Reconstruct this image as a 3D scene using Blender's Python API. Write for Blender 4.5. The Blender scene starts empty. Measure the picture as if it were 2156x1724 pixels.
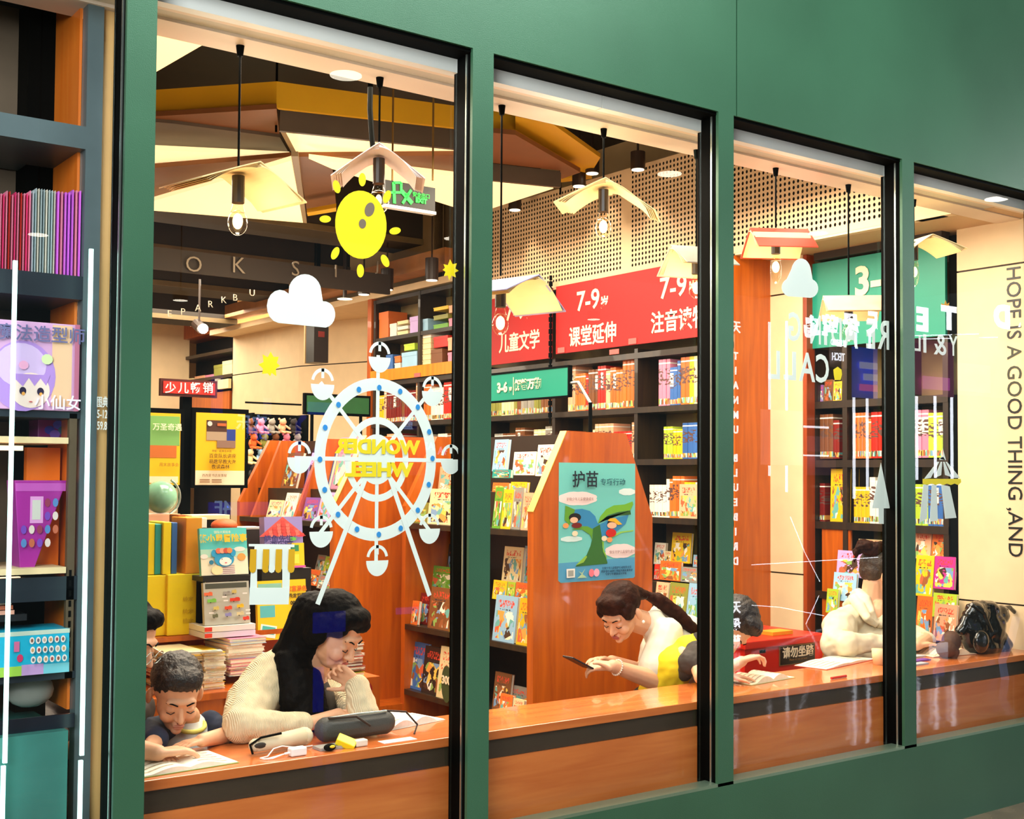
import bpy, bmesh, math, random
from mathutils import Vector, Matrix, Euler
random.seed(7)
sc = bpy.context.scene
C = sc.collection
R_ = math.radians
# ---------------------------------------------------------------- camera, world, exposure, big lights
FPX, YAW, PIT, ROL, SHY = 2587.73, 0.9347798, 0.0351121, 0.0066955, 51.72
CAM = Vector((0.0, -3.4511, 1.6))
FW = Vector((math.cos(YAW)*math.cos(PIT), math.sin(YAW)*math.cos(PIT), math.sin(PIT)))
_r = Vector((math.sin(YAW), -math.cos(YAW), 0)); _u = _r.cross(FW)
RT = math.cos(ROL)*_r + math.sin(ROL)*_u
UP = -math.sin(ROL)*_r + math.cos(ROL)*_u
cam = bpy.data.cameras.new('camera'); co = bpy.data.objects.new('camera', cam); C.objects.link(co)
co.matrix_world = Matrix.Translation(CAM) @ Matrix((RT, UP, -FW)).transposed().to_4x4()
cam.sensor_fit = 'HORIZONTAL'; cam.sensor_width = 36; cam.lens = FPX*36/2156
cam.shift_y = SHY/2156; cam.clip_start = .05; cam.clip_end = 100
sc.camera = co
w = bpy.data.worlds.new('world'); sc.world = w; w.use_nodes = True
w.node_tree.nodes['Background'].inputs[0].default_value = (.55, .75, .8, 1)
w.node_tree.nodes['Background'].inputs[1].default_value = .25
sc.view_settings.view_transform = 'Standard'; sc.view_settings.look = 'None'
sc.view_settings.gamma = 1; sc.view_settings.use_curve_mapping = False
sc.view_settings.exposure = 0.0
sc.cycles.max_bounces = 8; sc.cycles.transparent_max_bounces = 16
sc.cycles.sample_clamp_indirect = 6
def area(name, loc, size, power, col, rot=(0, 0, 0), sy=None):
    l = bpy.data.lights.new(name, 'AREA'); l.energy = power; l.color = col; l.size = size
    if sy: l.shape = 'RECTANGLE'; l.size_y = sy
    o = bpy.data.objects.new(name, l); C.objects.link(o); o.location = loc; o.rotation_euler = rot
    return o
WARM = (1, .86, .66)
def aim(o, t): o.rotation_euler = (Vector(t)-o.location).to_track_quat('-Z', 'Y').to_euler(); return o
def bulb(name, loc, power, col, r):
    l = bpy.data.lights.new(name, 'POINT'); l.energy = power; l.color = col; l.shadow_soft_size = r
    o = bpy.data.objects.new(name, l); C.objects.link(o); o.location = loc; return o
area('mall_light', (3.2, -2.2, 5.1), 4.0, 210, (.93, 1, .97), (R_(22), 0, 0), 2.0)  # added fills kept outside the mirrored view, lighting facade and decals
aim(area('mall_light', (-1.6, -3.4, 3.3), 2.2, 260, (.95, 1, .98)), (2.6, 0, 2.5))
aim(area('mall_light', (14.5, -2.4, 4.0), 2.0, 240, (.95, 1, .98)), (5.2, 0, 2.0))
area('shop_light', (2.6, 1.3, 3.3), 1.6, 95, WARM, sy=1.0)  # unseen area fills added for general warmth inside the shop
area('shop_light', (4.6, 1.3, 3.3), 1.6, 95, WARM, sy=1.0)
area('shop_light', (2.6, 3.6, 3.4), 2.0, 120, WARM, sy=1.6)
area('shop_light', (4.6, 3.4, 3.4), 1.6, 60, WARM, sy=1.6)
area('shop_light', (3.4, 6.6, 3.4), 3, 240, WARM, sy=2)
area('shop_light', (5.0, 10, 3.4), 2, 170, WARM, sy=2)
for x, y, p in ((1.9, 1.0, 13), (3.5, .95, 13), (5.0, .9, 7), (3.0, 2.6, 22), (4.9, 2.6, 10), (4.2, 4.6, 24), (3.5, 7.5, 26)): bulb('shop_bulb', (x, y, 2.75), p, WARM, .22)  # soft point fills added so the ceiling frames get light too
area('bay_light', (.6, .19, 3.3), .6, 14, (.8, .9, 1), sy=.1)
for x in (1.7, 2.9, 4.1, 5.3):
    area('window_soffit_light', (x, .3, 2.98), .9, 2.5, WARM, sy=.12)  # unseen strips added under the soffit to light counter and people

def ray(x, y):
    return FW + RT*((x-1078)/FPX) - UP*((y-862-SHY)/FPX)
def at(x, y, X=None, Y=None, Z=None):
    d = ray(x, y)
    t = (X-CAM.x)/d.x if X is not None else (Y-CAM.y)/d.y if Y is not None else (Z-CAM.z)/d.z
    return CAM + d*t
def mir(x, y, V):      # real place of something whose mirror image (glass at Y=.07) is seen at pixel x,y, V behind the glass
    p = at(x, y, Y=V); return Vector((p.x, .14-p.y, p.z))
# ---------------------------------------------------------------- materials
def lin(c):
    if isinstance(c, str): c = tuple(int(c[i:i+2], 16)/255 for i in (0, 2, 4))
    return tuple(((v+.055)/1.055)**2.4 if v > .04045 else v/12.92 for v in c[:3])
_m = {}
def M(name, col, rough=.5, metal=0, emis=0, bump=0, bscale=60, noise=.12, nscale=8, spec=.5, coat=0):
    if name in _m: return _m[name]
    m = bpy.data.materials.new(name); m.use_nodes = True; _m[name] = m
    nt = m.node_tree; b = nt.nodes['Principled BSDF']; c = lin(col)
    b.inputs['Roughness'].default_value = rough; b.inputs['Metallic'].default_value = metal
    b.inputs['Specular IOR Level'].default_value = spec; b.inputs['Coat Weight'].default_value = coat
    b.inputs['Base Color'].default_value = (*c, 1)
    if emis:
        b.inputs['Emission Color'].default_value = (*c, 1); b.inputs['Emission Strength'].default_value = emis
    tc = nt.nodes.new('ShaderNodeTexCoord')
    if noise:
        n = nt.nodes.new('ShaderNodeTexNoise'); n.inputs['Scale'].default_value = nscale; n.inputs['Detail'].default_value = 4
        nt.links.new(tc.outputs['Object'], n.inputs['Vector'])
        r = nt.nodes.new('ShaderNodeValToRGB')
        r.color_ramp.elements[0].position = .3; r.color_ramp.elements[1].position = .7
        r.color_ramp.elements[0].color = (*[v*(1-noise) for v in c], 1); r.color_ramp.elements[1].color = (*[min(1, v*(1+noise)) for v in c], 1)
        nt.links.new(n.outputs[0], r.inputs[0]); nt.links.new(r.outputs[0], b.inputs['Base Color'])
    if bump:
        n2 = nt.nodes.new('ShaderNodeTexNoise'); n2.inputs['Scale'].default_value = bscale
        nt.links.new(tc.outputs['Object'], n2.inputs['Vector'])
        bp = nt.nodes.new('ShaderNodeBump'); bp.inputs['Strength'].default_value = bump; bp.inputs['Distance'].default_value = .004
        nt.links.new(n2.outputs[0], bp.inputs['Height']); nt.links.new(bp.outputs[0], b.inputs['Normal'])
    return m
def wood(name, c1, c2, rough=.35, sc_=(14, 14, 1.2), coat=.2):
    if name in _m: return _m[name]
    m = bpy.data.materials.new(name); m.use_nodes = True; _m[name] = m
    nt = m.node_tree; b = nt.nodes['Principled BSDF']; b.inputs['Roughness'].default_value = rough; b.inputs['Coat Weight'].default_value = coat
    tc = nt.nodes.new('ShaderNodeTexCoord'); mp = nt.nodes.new('ShaderNodeMapping'); mp.inputs['Scale'].default_value = sc_
    n = nt.nodes.new('ShaderNodeTexNoise'); n.inputs['Scale'].default_value = 1.6; n.inputs['Detail'].default_value = 5; n.inputs['Distortion'].default_value = .6
    r = nt.nodes.new('ShaderNodeValToRGB'); r.color_ramp.elements[0].position = .3; r.color_ramp.elements[1].position = .72
    r.color_ramp.elements[0].color = (*lin(c1), 1); r.color_ramp.elements[1].color = (*lin(c2), 1)
    L = nt.links.new
    L(tc.outputs['Object'], mp.inputs[0]); L(mp.outputs[0], n.inputs['Vector']); L(n.outputs[0], r.inputs[0]); L(r.outputs[0], b.inputs['Base Color'])
    return m
def emit(name, col, s):
    if name in _m: return _m[name]
    m = bpy.data.materials.new(name); m.use_nodes = True; _m[name] = m
    b = m.node_tree.nodes['Principled BSDF']; b.inputs['Base Color'].default_value = (*lin(col), 1)
    b.inputs['Emission Color'].default_value = (*lin(col), 1); b.inputs['Emission Strength'].default_value = s
    return m
def glassmat(name='shop_window_glass', tint=(1, 1, 1), ior=1.5):
    if name in _m: return _m[name]
    m = bpy.data.materials.new(name); m.use_nodes = True; _m[name] = m
    nt = m.node_tree; nt.nodes.clear(); o = nt.nodes.new('ShaderNodeOutputMaterial')
    t = nt.nodes.new('ShaderNodeBsdfTransparent'); t.inputs[0].default_value = (*tint, 1)
    g = nt.nodes.new('ShaderNodeBsdfGlossy'); g.inputs['Roughness'].default_value = 0.0
    f = nt.nodes.new('ShaderNodeFresnel'); gm = nt.nodes.new('ShaderNodeNewGeometry'); mi = nt.nodes.new('ShaderNodeMix')
    mi.inputs[2].default_value = ior; mi.inputs[3].default_value = 1/ior; nt.links.new(gm.outputs['Backfacing'], mi.inputs[0]); nt.links.new(mi.outputs[0], f.inputs[0])
    x = nt.nodes.new('ShaderNodeMixShader'); L = nt.links.new
    L(f.outputs[0], x.inputs[0]); L(t.outputs[0], x.inputs[1]); L(g.outputs[0], x.inputs[2]); L(x.outputs[0], o.inputs[0])
    return m
def book_mat(name, kind):
    """object-colour driven print: 'spine' = colour + label band + strokes ; 'cover' = colour + blobs + title strokes"""
    if name in _m: return _m[name]
    m = bpy.data.materials.new(name); m.use_nodes = True; _m[name] = m
    nt = m.node_tree; N = nt.nodes.new; L = nt.links.new; b = nt.nodes['Principled BSDF']; b.inputs['Roughness'].default_value = .3
    oi = N('ShaderNodeObjectInfo'); tc = N('ShaderNodeTexCoord'); sp = N('ShaderNodeSeparateXYZ'); L(tc.outputs['Generated'], sp.inputs[0])
    def math_(op, a, bb=None, c=None):
        n = N('ShaderNodeMath'); n.operation = op
        for i, v in enumerate((a, bb, c)):
            if v is None: continue
            if isinstance(v, (int, float)): n.inputs[i].default_value = v
            else: L(v, n.inputs[i])
        return n.outputs[0]
    def mix(f, a, bcol):
        n = N('ShaderNodeMix'); n.data_type = 'RGBA'
        L(f, n.inputs[0])
        for i, v in ((6, a), (7, bcol)):
            if isinstance(v, tuple): n.inputs[i].default_value = (*v, 1)
            else: L(v, n.inputs[i])
        return n.outputs[2]
    def band(v, lo, hi): return math_('MULTIPLY', math_('GREATER_THAN', v, lo), math_('LESS_THAN', v, hi))
    z = sp.outputs[2]; rnd = oi.outputs['Random']; base = oi.outputs['Color']
    cmb = N('ShaderNodeCombineXYZ'); L(sp.outputs[0], cmb.inputs[0]); L(z, cmb.inputs[1]); L(math_('MULTIPLY', rnd, 37.0), cmb.inputs[2])
    vo = N('ShaderNodeTexVoronoi'); L(cmb.outputs[0], vo.inputs['Vector'])
    vo.inputs['Scale'].default_value = 4.2 if kind == 'cover' else 5; vo.inputs['Randomness'].default_value = 1
    sr = N('ShaderNodeSeparateColor'); L(vo.outputs['Color'], sr.inputs[0]); hs = N('ShaderNodeValToRGB'); hs.color_ramp.interpolation = 'CONSTANT'; L(sr.outputs[0], hs.inputs[0]); el = hs.color_ramp.elements
    for i, hx in enumerate(('f4e8c8', 'e8a04c', '9a5a34', 'f0cc5c', '6ab0a8', 'f6f0e0', 'd86440', '8ab05c', '4a3428', '7aa0c8')):
        e_ = el[i] if i < 2 else el.new(i/10)
        e_.position = i/10; e_.color = (*lin(hx), 1)
    no = N('ShaderNodeTexNoise'); L(cmb.outputs[0], no.inputs['Vector']); no.inputs['Scale'].default_value = 5
    st = N('ShaderNodeTexNoise'); mp = N('ShaderNodeMapping'); mp.inputs['Scale'].default_value = (26, 14, 1) if kind == 'cover' else (1.5, 24, 1)
    L(cmb.outputs[0], mp.inputs[0]); L(mp.outputs[0], st.inputs['Vector']); st.inputs['Scale'].default_value = 1; st.inputs['Detail'].default_value = 2 if kind == 'cover' else 0
    stroke = math_('GREATER_THAN', st.outputs[0], .53)
    if kind == 'cover':
        blob = math_('MULTIPLY', math_('GREATER_THAN', no.outputs[0], .47), math_('MULTIPLY', band(z, .06, .66), band(sp.outputs[0], .08, .92)))
        c = mix(blob, base, hs.outputs[0])
        c = mix(math_('MULTIPLY', math_('MULTIPLY', stroke, band(z, .74, .9)), band(sp.outputs[0], .14, .86)), c, (.75, .06, .03))
        c = mix(math_('MULTIPLY', math_('MULTIPLY', stroke, band(z, .68, .71)), band(sp.outputs[0], .2, .7)), c, (.03, .03, .05))
    else:
        lo = math_('ADD', math_('MULTIPLY', rnd, .35), .3)
        c = mix(band(z, .04, .16), base, hs.outputs[0])
        c = mix(math_('MULTIPLY', band(z, .5, .85), math_('GREATER_THAN', rnd, .85)), c, (.9, .86, .74))
        c = mix(math_('MULTIPLY', stroke, band(z, .45, .8)), c, (.12, .06, .05))
        c = mix(band(z, .9, .93), c, (.95, .9, .8))
    L(c, b.inputs['Base Color'])
    return m
GREEN = M('green_painted_metal', '3a664c', .36, .15, bump=.15, bscale=300, noise=.25, nscale=.8)
BLACK = M('black_frame', '040504', .7, noise=0, spec=.05)
DKWOOD = wood('dark_shelf_board', '1d130b', '33220f', .45)
ORANGE = wood('orange_veneer', 'a64a0c', 'c8620f', .32)
ORANGE2 = wood('orange_counter_veneer', 'c0622a', 'd87c3c', .22, (1.2, 14, 14), .5)
CREAM = M('cream_wall', 'e2c89e', .6, noise=.04)
WHITE = M('white_paint', 'eef2ee', .5, noise=.02)
PAPER = M('book_paper', 'f2e6cc', .8, noise=.05, nscale=200)
COVER = book_mat('printed_cover', 'cover'); SPINE = book_mat('printed_spine', 'spine')
SILVER = M('aluminium', 'b9c4bd', .3, .9, noise=0)
GLASS = glassmat()
DECAL = M('pale_green_decal', 'e6f2ec', .6, noise=0); DYEL = M('yellow_decal', 'f6e000', .6, noise=0)
DOCH = M('ochre_decal', 'd9a800', .6, noise=0); DBLU = M('blue_decal', '2a8fd8', .6, noise=0)
SKIN = M('skin', 'e3aa84', .5, noise=.05, nscale=30); LIP = M('lip_skin', 'b3574c', .45, noise=0)
HAIR = M('black_hair', '080504', .55, bump=.35, bscale=160, noise=.3, nscale=20, spec=.05)
HAIRB = M('brown_hair', '2e1408', .5, bump=.5, bscale=120, noise=.4, nscale=25, spec=.08)
# ---------------------------------------------------------------- geometry helpers
class MB:
    def __init__(s): s.bm = bmesh.new(); s.mi = 0; s.mats = []
    def mat(s, m):
        if m not in s.mats: s.mats.append(m)
        s.mi = s.mats.index(m); return s
    def face(s, pts):
        vs = [s.bm.verts.new(p) for p in pts]
        f = s.bm.faces.new(vs); f.material_index = s.mi; return f
    def hexa(s, p):     # 8 points: bottom 4 ccw, top 4
        v = [s.bm.verts.new(q) for q in p]
        for i in ((3, 2, 1, 0), (4, 5, 6, 7), (0, 1, 5, 4), (1, 2, 6, 5), (2, 3, 7, 6), (3, 0, 4, 7)):
            s.bm.faces.new([v[j] for j in i]).material_index = s.mi
        return s
    def box(s, a, b, mtx=None):
        x0, y0, z0 = a; x1, y1, z1 = b
        p = [Vector(q) for q in ((x0, y0, z0), (x1, y0, z0), (x1, y1, z0), (x0, y1, z0), (x0, y0, z1), (x1, y0, z1), (x1, y1, z1), (x0, y1, z1))]
        if mtx: p = [mtx @ q for q in p]
        return s.hexa(p)
    def prism(s, pts, d):   # pts 3D polygon, extruded by vector d
        d = Vector(d); n = len(pts); a = [s.bm.verts.new(Vector(p)) for p in pts]; b = [s.bm.verts.new(Vector(p)+d) for p in pts]
        s.bm.faces.new(a).material_index = s.mi; s.bm.faces.new(b[::-1]).material_index = s.mi
        for i in range(n):
            s.bm.faces.new([a[(i+1) % n], a[i], b[i], b[(i+1) % n]]).material_index = s.mi
        return s
    def cyl(s, p0, p1, r0, r1=None, n=12):
        p0, p1 = Vector(p0), Vector(p1); r1 = r0 if r1 is None else r1
        q = (p1-p0).to_track_quat('Z', 'Y'); A = []; B = []
        for i in range(n):
            a = 2*math.pi*i/n; v = q @ Vector((math.cos(a), math.sin(a), 0)); A.append(s.bm.verts.new(p0+v*r0)); B.append(s.bm.verts.new(p1+v*r1))
        s.bm.faces.new(A[::-1]).material_index = s.mi; s.bm.faces.new(B).material_index = s.mi
        for i in range(n): s.bm.faces.new([A[i], A[(i+1) % n], B[(i+1) % n], B[i]]).material_index = s.mi
        return s
    def tube(s, pts, r, n=8):
        pts = [Vector(p) for p in pts]
        rings = []
        for i, p in enumerate(pts):
            t = (pts[min(i+1, len(pts)-1)]-pts[max(i-1, 0)]).normalized(); q = t.to_track_quat('Z', 'Y'); rr = r[i] if isinstance(r, (list, tuple)) else r
            rings.append([s.bm.verts.new(p+q @ Vector((math.cos(2*math.pi*k/n)*rr, math.sin(2*math.pi*k/n)*rr, 0))) for k in range(n)])
        for a, b in zip(rings, rings[1:]):
            best = min(range(n), key=lambda o: sum((a[k].co-b[(k+o) % n].co).length for k in range(n)))
            for k in range(n):
                s.bm.faces.new([a[k], a[(k+1) % n], b[(k+1+best) % n], b[(k+best) % n]]).material_index = s.mi
        s.bm.faces.new(rings[0][::-1]).material_index = s.mi; s.bm.faces.new(rings[-1]).material_index = s.mi
        return s
    def ell(s, c, ax, n=12, m=8):      # ax: three axis vectors (scaled)
        c = Vector(c); ax = [Vector(a) for a in ax]
        top = s.bm.verts.new(c+ax[2]); bot = s.bm.verts.new(c-ax[2]); rings = []
        for j in range(1, m):
            ph = math.pi*j/m
            rings.append([s.bm.verts.new(c+ax[2]*math.cos(ph)+(ax[0]*math.cos(2*math.pi*k/n)+ax[1]*math.sin(2*math.pi*k/n))*math.sin(ph)) for k in range(n)])
        for k in range(n):
            s.bm.faces.new([top, rings[0][k], rings[0][(k+1) % n]]).material_index = s.mi
            s.bm.faces.new([bot, rings[-1][(k+1) % n], rings[-1][k]]).material_index = s.mi
            for a, b in zip(rings, rings[1:]):
                s.bm.faces.new([a[k], b[k], b[(k+1) % n], a[(k+1) % n]]).material_index = s.mi
        return s
    def sph(s, c, r, n=12, m=8): return s.ell(c, ((r, 0, 0), (0, r, 0), (0, 0, r)), n, m)
    def cone_cap(s, p0, p1, r0, r1): return s.sph(p0, r0).sph(p1, r1).cyl(p0, p1, r0, r1)
    def mesh(s, name, smooth=False):
        me = bpy.data.meshes.new(name); bmesh.ops.recalc_face_normals(s.bm, faces=s.bm.faces[:]); s.bm.to_mesh(me); s.bm.free()
        for m in s.mats: me.materials.append(m)
        if smooth:
            for p in me.polygons: p.use_smooth = True
        return me
    def build(s, name, m=None, parent=None, smooth=False):
        if m is not None and not s.mats: s.mats = [m]
        o = bpy.data.objects.new(name, s.mesh(name, smooth)); C.objects.link(o); o.parent = parent
        return o
def tag(o, label=None, cat=None, group=None, kind=None):
    if label: o['label'] = label
    if cat: o['category'] = cat
    if group: o['group'] = group
    if kind: o['kind'] = kind
    return o
def empty(name, loc, label, cat, group=None, rz=0):
    o = bpy.data.objects.new(name, None); C.objects.link(o); o.location = loc; o.rotation_euler = (0, 0, rz); o.empty_display_size = .05
    return tag(o, label, cat, group)
def into(root, *objs):   # parent world-built meshes to a root Empty, keeping place
    inv = (Matrix.Translation(root.location) @ root.rotation_euler.to_matrix().to_4x4()).inverted()
    for o in objs:
        o.data.transform(inv); o.parent = root
    return objs[0]
def struct(o): o['kind'] = 'structure'; return o
def smooth(o):
    for p in o.data.polygons: p.use_smooth = True
    return o
def bevel(o, w=.004, n=2):
    m = o.modifiers.new('bevel', 'BEVEL'); m.width = w; m.segments = n; m.limit_method = 'ANGLE'; return o
def text(body, size, m, org, ux, uz, name='lettering', ext=.0015, bold=.0, align='CENTER', parent=None, sx=1):
    c = bpy.data.curves.new('t', 'FONT'); c.body = body; c.size = size; c.extrude = ext; c.offset = bold; c.align_x = align; c.align_y = 'CENTER'; c.resolution_u = 3
    o = bpy.data.objects.new('t', c); C.objects.link(o)
    me = bpy.data.meshes.new_from_object(o.evaluated_get(bpy.context.evaluated_depsgraph_get()))
    bpy.data.objects.remove(o); bpy.data.curves.remove(c)
    ux = Vector(ux).normalized(); uz = Vector(uz).normalized(); n = ux.cross(uz)
    me.transform(Matrix.Translation(Vector(org)) @ Matrix((ux*sx, uz, n)).transposed().to_4x4())
    me.materials.clear(); me.materials.append(m); me.name = name
    q = bpy.data.objects.new(name, me); C.objects.link(q)
    if parent: into(parent, q)
    return q
def pane_poly(pts, n, th, name, m, parent=None):
    """flat piece: 3D polygon with thickness th along n"""
    o = MB().mat(m).prism(pts, Vector(n)*th).build(name)
    if parent: into(parent, o)
    return o
def circ(cx, cz, r, n=24, rz=None):
    rz = r if rz is None else rz
    return [(cx+r*math.cos(2*math.pi*i/n), cz+rz*math.sin(2*math.pi*i/n)) for i in range(n)]
# ================================================================= STRUCTURE
VX, VY, VZ = Vector((1, 0, 0)), Vector((0, 1, 0)), Vector((0, 0, 1))
ZS, ZH = .383, 3.0764
MX = [1.2142+1.2*i for i in range(5)]
struct(MB().box((-6, -14, -.1), (22, 0, 0)).build('pavement', M('pavement_stone', '7a6248', .07, noise=.3, nscale=5, bump=.35, bscale=5)))
struct(MB().box((-3, 0, -.1), (9, 16, 0)).build('floor', M('shop_floor', '8a6a48', .5, noise=.2, nscale=2)))
fl = struct(MB().box((-3, 0.0, 0.0), (9, .05, ZS)).build('wall_front', GREEN))
struct(MB().mat(M('sill_edge_metal', '86a088', .3, .6, noise=0)).box((-3, 0, ZS), (9, .075, ZS+.012)).build('trim_1'))  # lighter colour carries the highlight along the sill ledge
# header of green metal panels with open joints
for i, (a, b) in enumerate(((-3, 3.672), (3.678, 9))):
    struct(MB().box((a, 0, ZH), (b, .05, 5.3)).build('trim_%d' % (i+2), GREEN))
struct(MB().box((-3, .012, ZH-.012), (9, .1, ZH+.02)).build('trim_4', BLACK))  # black strip stands in for the shadow gap under the header
for i, x in enumerate(MX+[.0142]):
    r = MB().mat(GREEN).box((x-.044, 0, ZS), (x+.044, .014, ZH)).build('mullion'); struct(r)
    MB().mat(BLACK).box((x-.041, .014, ZS), (x+.041, .12, ZH)).build('frame_core', parent=r)
    MB().mat(SILVER).box((x-.045, .036, ZS), (x-.040, .044, ZH)).build('gasket_strip', parent=r)
for i in range(6):
    a = MX[0]-1.2+1.2*i-1.2 if i else -1.15
    a = MX[0]+1.2*(i-2)
    o = MB().face([(a+.041, .07, ZS), (a+1.159, .07, ZS), (a+1.159, .07, ZH), (a+.041, .07, ZH)])
for i in range(-1, 5):
    a = MX[0]+1.2*(i-1)+.041; b = a+1.118
    m_ = MB(); m_.mat(GLASS).face([(a, .07, ZS), (b, .07, ZS), (b, .07, ZH), (a, .07, ZH)])
    struct(m_.build('window_%d' % (i+2)))
# lintel and soffit inside the window
ls = MB().mat(WHITE)
for a, b in ((-1, 1.2), (1.202, 3.04), (3.043, 4.9), (4.903, 6.2)):
    ls.box((a, .1, 3.016), (b, .14, 3.35))
lo = struct(ls.build('trim_5'))
so = MB().mat(M('soffit_white', 'e8d8c4', .6, noise=.02)).box((-1, .14, 3.02), (6.4, .17, 3.06)).box((-1, .24, 3.016), (6.4, .385, 3.35)).build('trim_6'); struct(so)
struct(MB().mat(M('soffit_groove', 'c9c4b4', .6, noise=.02)).box((-1, .165, 3.026), (6.4, .245, 3.08)).build('trim_7'))
DKCEIL = M('dark_open_ceiling', '2a2015', .7, noise=.35, nscale=1.5)
struct(MB().mat(DKCEIL).box((-3, .1, 4.35), (9, 16, 4.45)).build('ceiling'))
# beams across the far dark ceiling, their paler edges standing in for reflected lines
for k, (y, z) in enumerate(((5.6, 3.62), (6.9, 3.55), (8.2, 3.45), (9.5, 3.3))):
    struct(MB().mat(DKCEIL).box((-1, y, z), (5.7, y+.5, z+.6)).build('ceiling_beam'))
    struct(MB().mat(M('beam_edge_brown', '6a5634', .6)).box((-1, y-.01, z), (5.7, y, z+.05)).build('ceiling_beam_edge'))
# side walls, far walls
struct(MB().mat(CREAM).box((-1.2, .1, 0), (-1.1, 16, 4.4)).build('wall_left'))
struct(MB().mat(CREAM).box((-1.2, 15.2, 0), (9, 15.3, 4.4)).build('wall_back'))
struct(MB().mat(CREAM).box((6.65, .1, 0), (6.75, 16, 4.4)).build('wall_right'))
JOINT = M('dark_joint', '2a1c10', .6, noise=0)
def wall_seg(name, p, q, th=.12, z1=4.35, joints=(2.8,), m=CREAM):
    p = Vector((*p, 0)); q = Vector((*q, 0)); d = (q-p).normalized(); n = Vector((d.y, -d.x, 0))
    if n.dot(Vector((-1, -1, 0))) < 0: n = -n
    mb = MB().mat(m); zs = [0]+list(joints)+[z1]; 
    for a, b in zip(zs, zs[1:]):
        mb.prism([p+VZ*(a+.006), q+VZ*(a+.006), q+VZ*(b-.006), p+VZ*(b-.006)], -n*th)
    mb.mat(JOINT).prism([p-n*.01+VZ*.0, q-n*.01, q-n*.01+VZ*z1, p-n*.01+VZ*z1], -n*(th-.02))
    return struct(mb.build(name))
wall_seg('wall_far', (6.04, 10.38), (6.10, 8.75), joints=(.95, 2.8))
wall_seg('wall_far', (6.10, 8.75), (6.40, 7.81), joints=(.95, 2.8))
wall_seg('wall_far', (6.40, 7.81), (6.44, 6.58), joints=(.95, 2.8))
wall_seg('wall_far', (5.6, 14.4), (5.9, 13.2), joints=(.95, 2.5))
# ceiling bulkhead running above the tall bookcase, with its lit cream underside
BULK = M('bulkhead_brown', 'a8703c', .6)
struct(MB().mat(BULK).box((5.55, 5.02, 3.36), (5.75, 10.5, 3.50)).build('trim_8'))
struct(MB().mat(CREAM).box((5.75, 5.02, 3.26), (6.5, 10.4, 3.32)).build('trim_9'))
# ---------------- perforated acoustic fascia with real holes (X=5.75)
def perf_panel(y0, y1, z0, z1, margin, name, clip=None):
    mb = MB().mat(M('perforated_board', 'e2c096', .55, noise=.03)); P_ = .0345; r = .0092
    ny = int((y1-y0-2*margin)/P_); nz = int((z1-z0-margin*1.2)/P_)
    oy = y0+((y1-y0)-ny*P_)/2; oz = z0+.035
    F = lambda a, b, c, d: mb.face([(5.75, a, b), (5.75, c, b), (5.75, c, d), (5.75, a, d)])
    F(y0, z0, y1, oz); F(y0, oz+nz*P_, y1, z1); F(y0, oz, oy, oz+nz*P_); F(oy+ny*P_, oz, y1, oz+nz*P_)
    for i in range(ny):
        for j in range(nz):
            cy = oy+(i+.5)*P_; cz = oz+(j+.5)*P_; h = P_/2
            sq = [(h, 0), (h, h), (0, h), (-h, h), (-h, 0), (-h, -h), (0, -h), (h, -h)]
            sq = [mb.bm.verts.new((5.75, cy+a, cz+b)) for a, b in sq]
            cc = [mb.bm.verts.new((5.75, cy+r*math.cos(k*math.pi/4), cz+r*1.25*math.sin(k*math.pi/4))) for k in range(8)]
            for k in range(8): mb.bm.faces.new([sq[k], sq[(k+1) % 8], cc[(k+1) % 8], cc[k]])
    o = mb.build(name); return o
pf = MB().mat(M('fascia_cavity', '120a06', .9, noise=0)).box((5.765, .45, 3.04), (5.80, 4.95, 3.78)).build('perforated_fascia')
tag(pf, 'cream perforated acoustic fascia above the red age signs', 'wall panel')
for a, b in ((3.0, 4.95), (.62, 3.0)):
    into(pf, perf_panel(a, b, 3.035, 3.78, .035, 'perforated_panel')) if False else setattr(perf_panel(a, b, 3.035, 3.78, .035, 'perforated_panel'), 'parent', pf)
MB().mat(CREAM).box((5.75, .45, 3.02), (5.80, 4.95, 3.034)).build('bottom_rail', parent=pf)
MB().mat(CREAM).box((5.745, .40, 3.02), (5.80, .62, 3.78)).build('end_rail', parent=pf)
# cream underside between fascia and recess
struct(MB().mat(M('recess_ceiling', 'c9a87c', .6, noise=.03)).box((5.80, .12, 3.022), (6.65, 1.97, 3.09)).build('trim_10'))
struct(MB().mat(JOINT).box((6.10, .70, 2.975), (6.18, 1.62, 3.022)).build('trim_11'))
# cream column beside the recess (X=5.75, Y 1.415..1.707) and wooden posts
def col(name, x0, x1, y0, y1, m, zj=(1.0, 2.79), z1=3.03):
    mb = MB().mat(m); zs = [0]+list(zj)+[z1]
    for a, b in zip(zs, zs[1:]): mb.box((x0, y0, a+.005), (x1, y1, b-.005))
    mb.mat(JOINT).box((x0+.008, y0+.008, 0), (x1-.008, y1-.008, z1-.005))
    return struct(mb.build(name))
cl0, cl1 = at(1690, 900, X=6.08).y, at(1611, 900, X=6.08).y
col('wall_column', 6.08, 6.4, cl0, cl1, CREAM)
struct(MB().mat(ORANGE).box((5.75, 1.962, .0), (6.09, 1.985, 3.03)).build('trim_12'))
struct(MB().mat(wood('red_brown_veneer', '8a3512', 'a8481c')).box((6.085, cl0-.03, 0), (6.16, cl0-.001, 3.02)).build('trim_13'))
# cream right hand wall with the black lettering
wr = col('wall_side', 6.15, 6.6, .075, .636, CREAM, (.93, 2.78), 3.2)
struct(MB().mat(BLACK).box((6.17, .637, 0), (6.4, .70, 3.0)).build('trim_14'))
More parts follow.
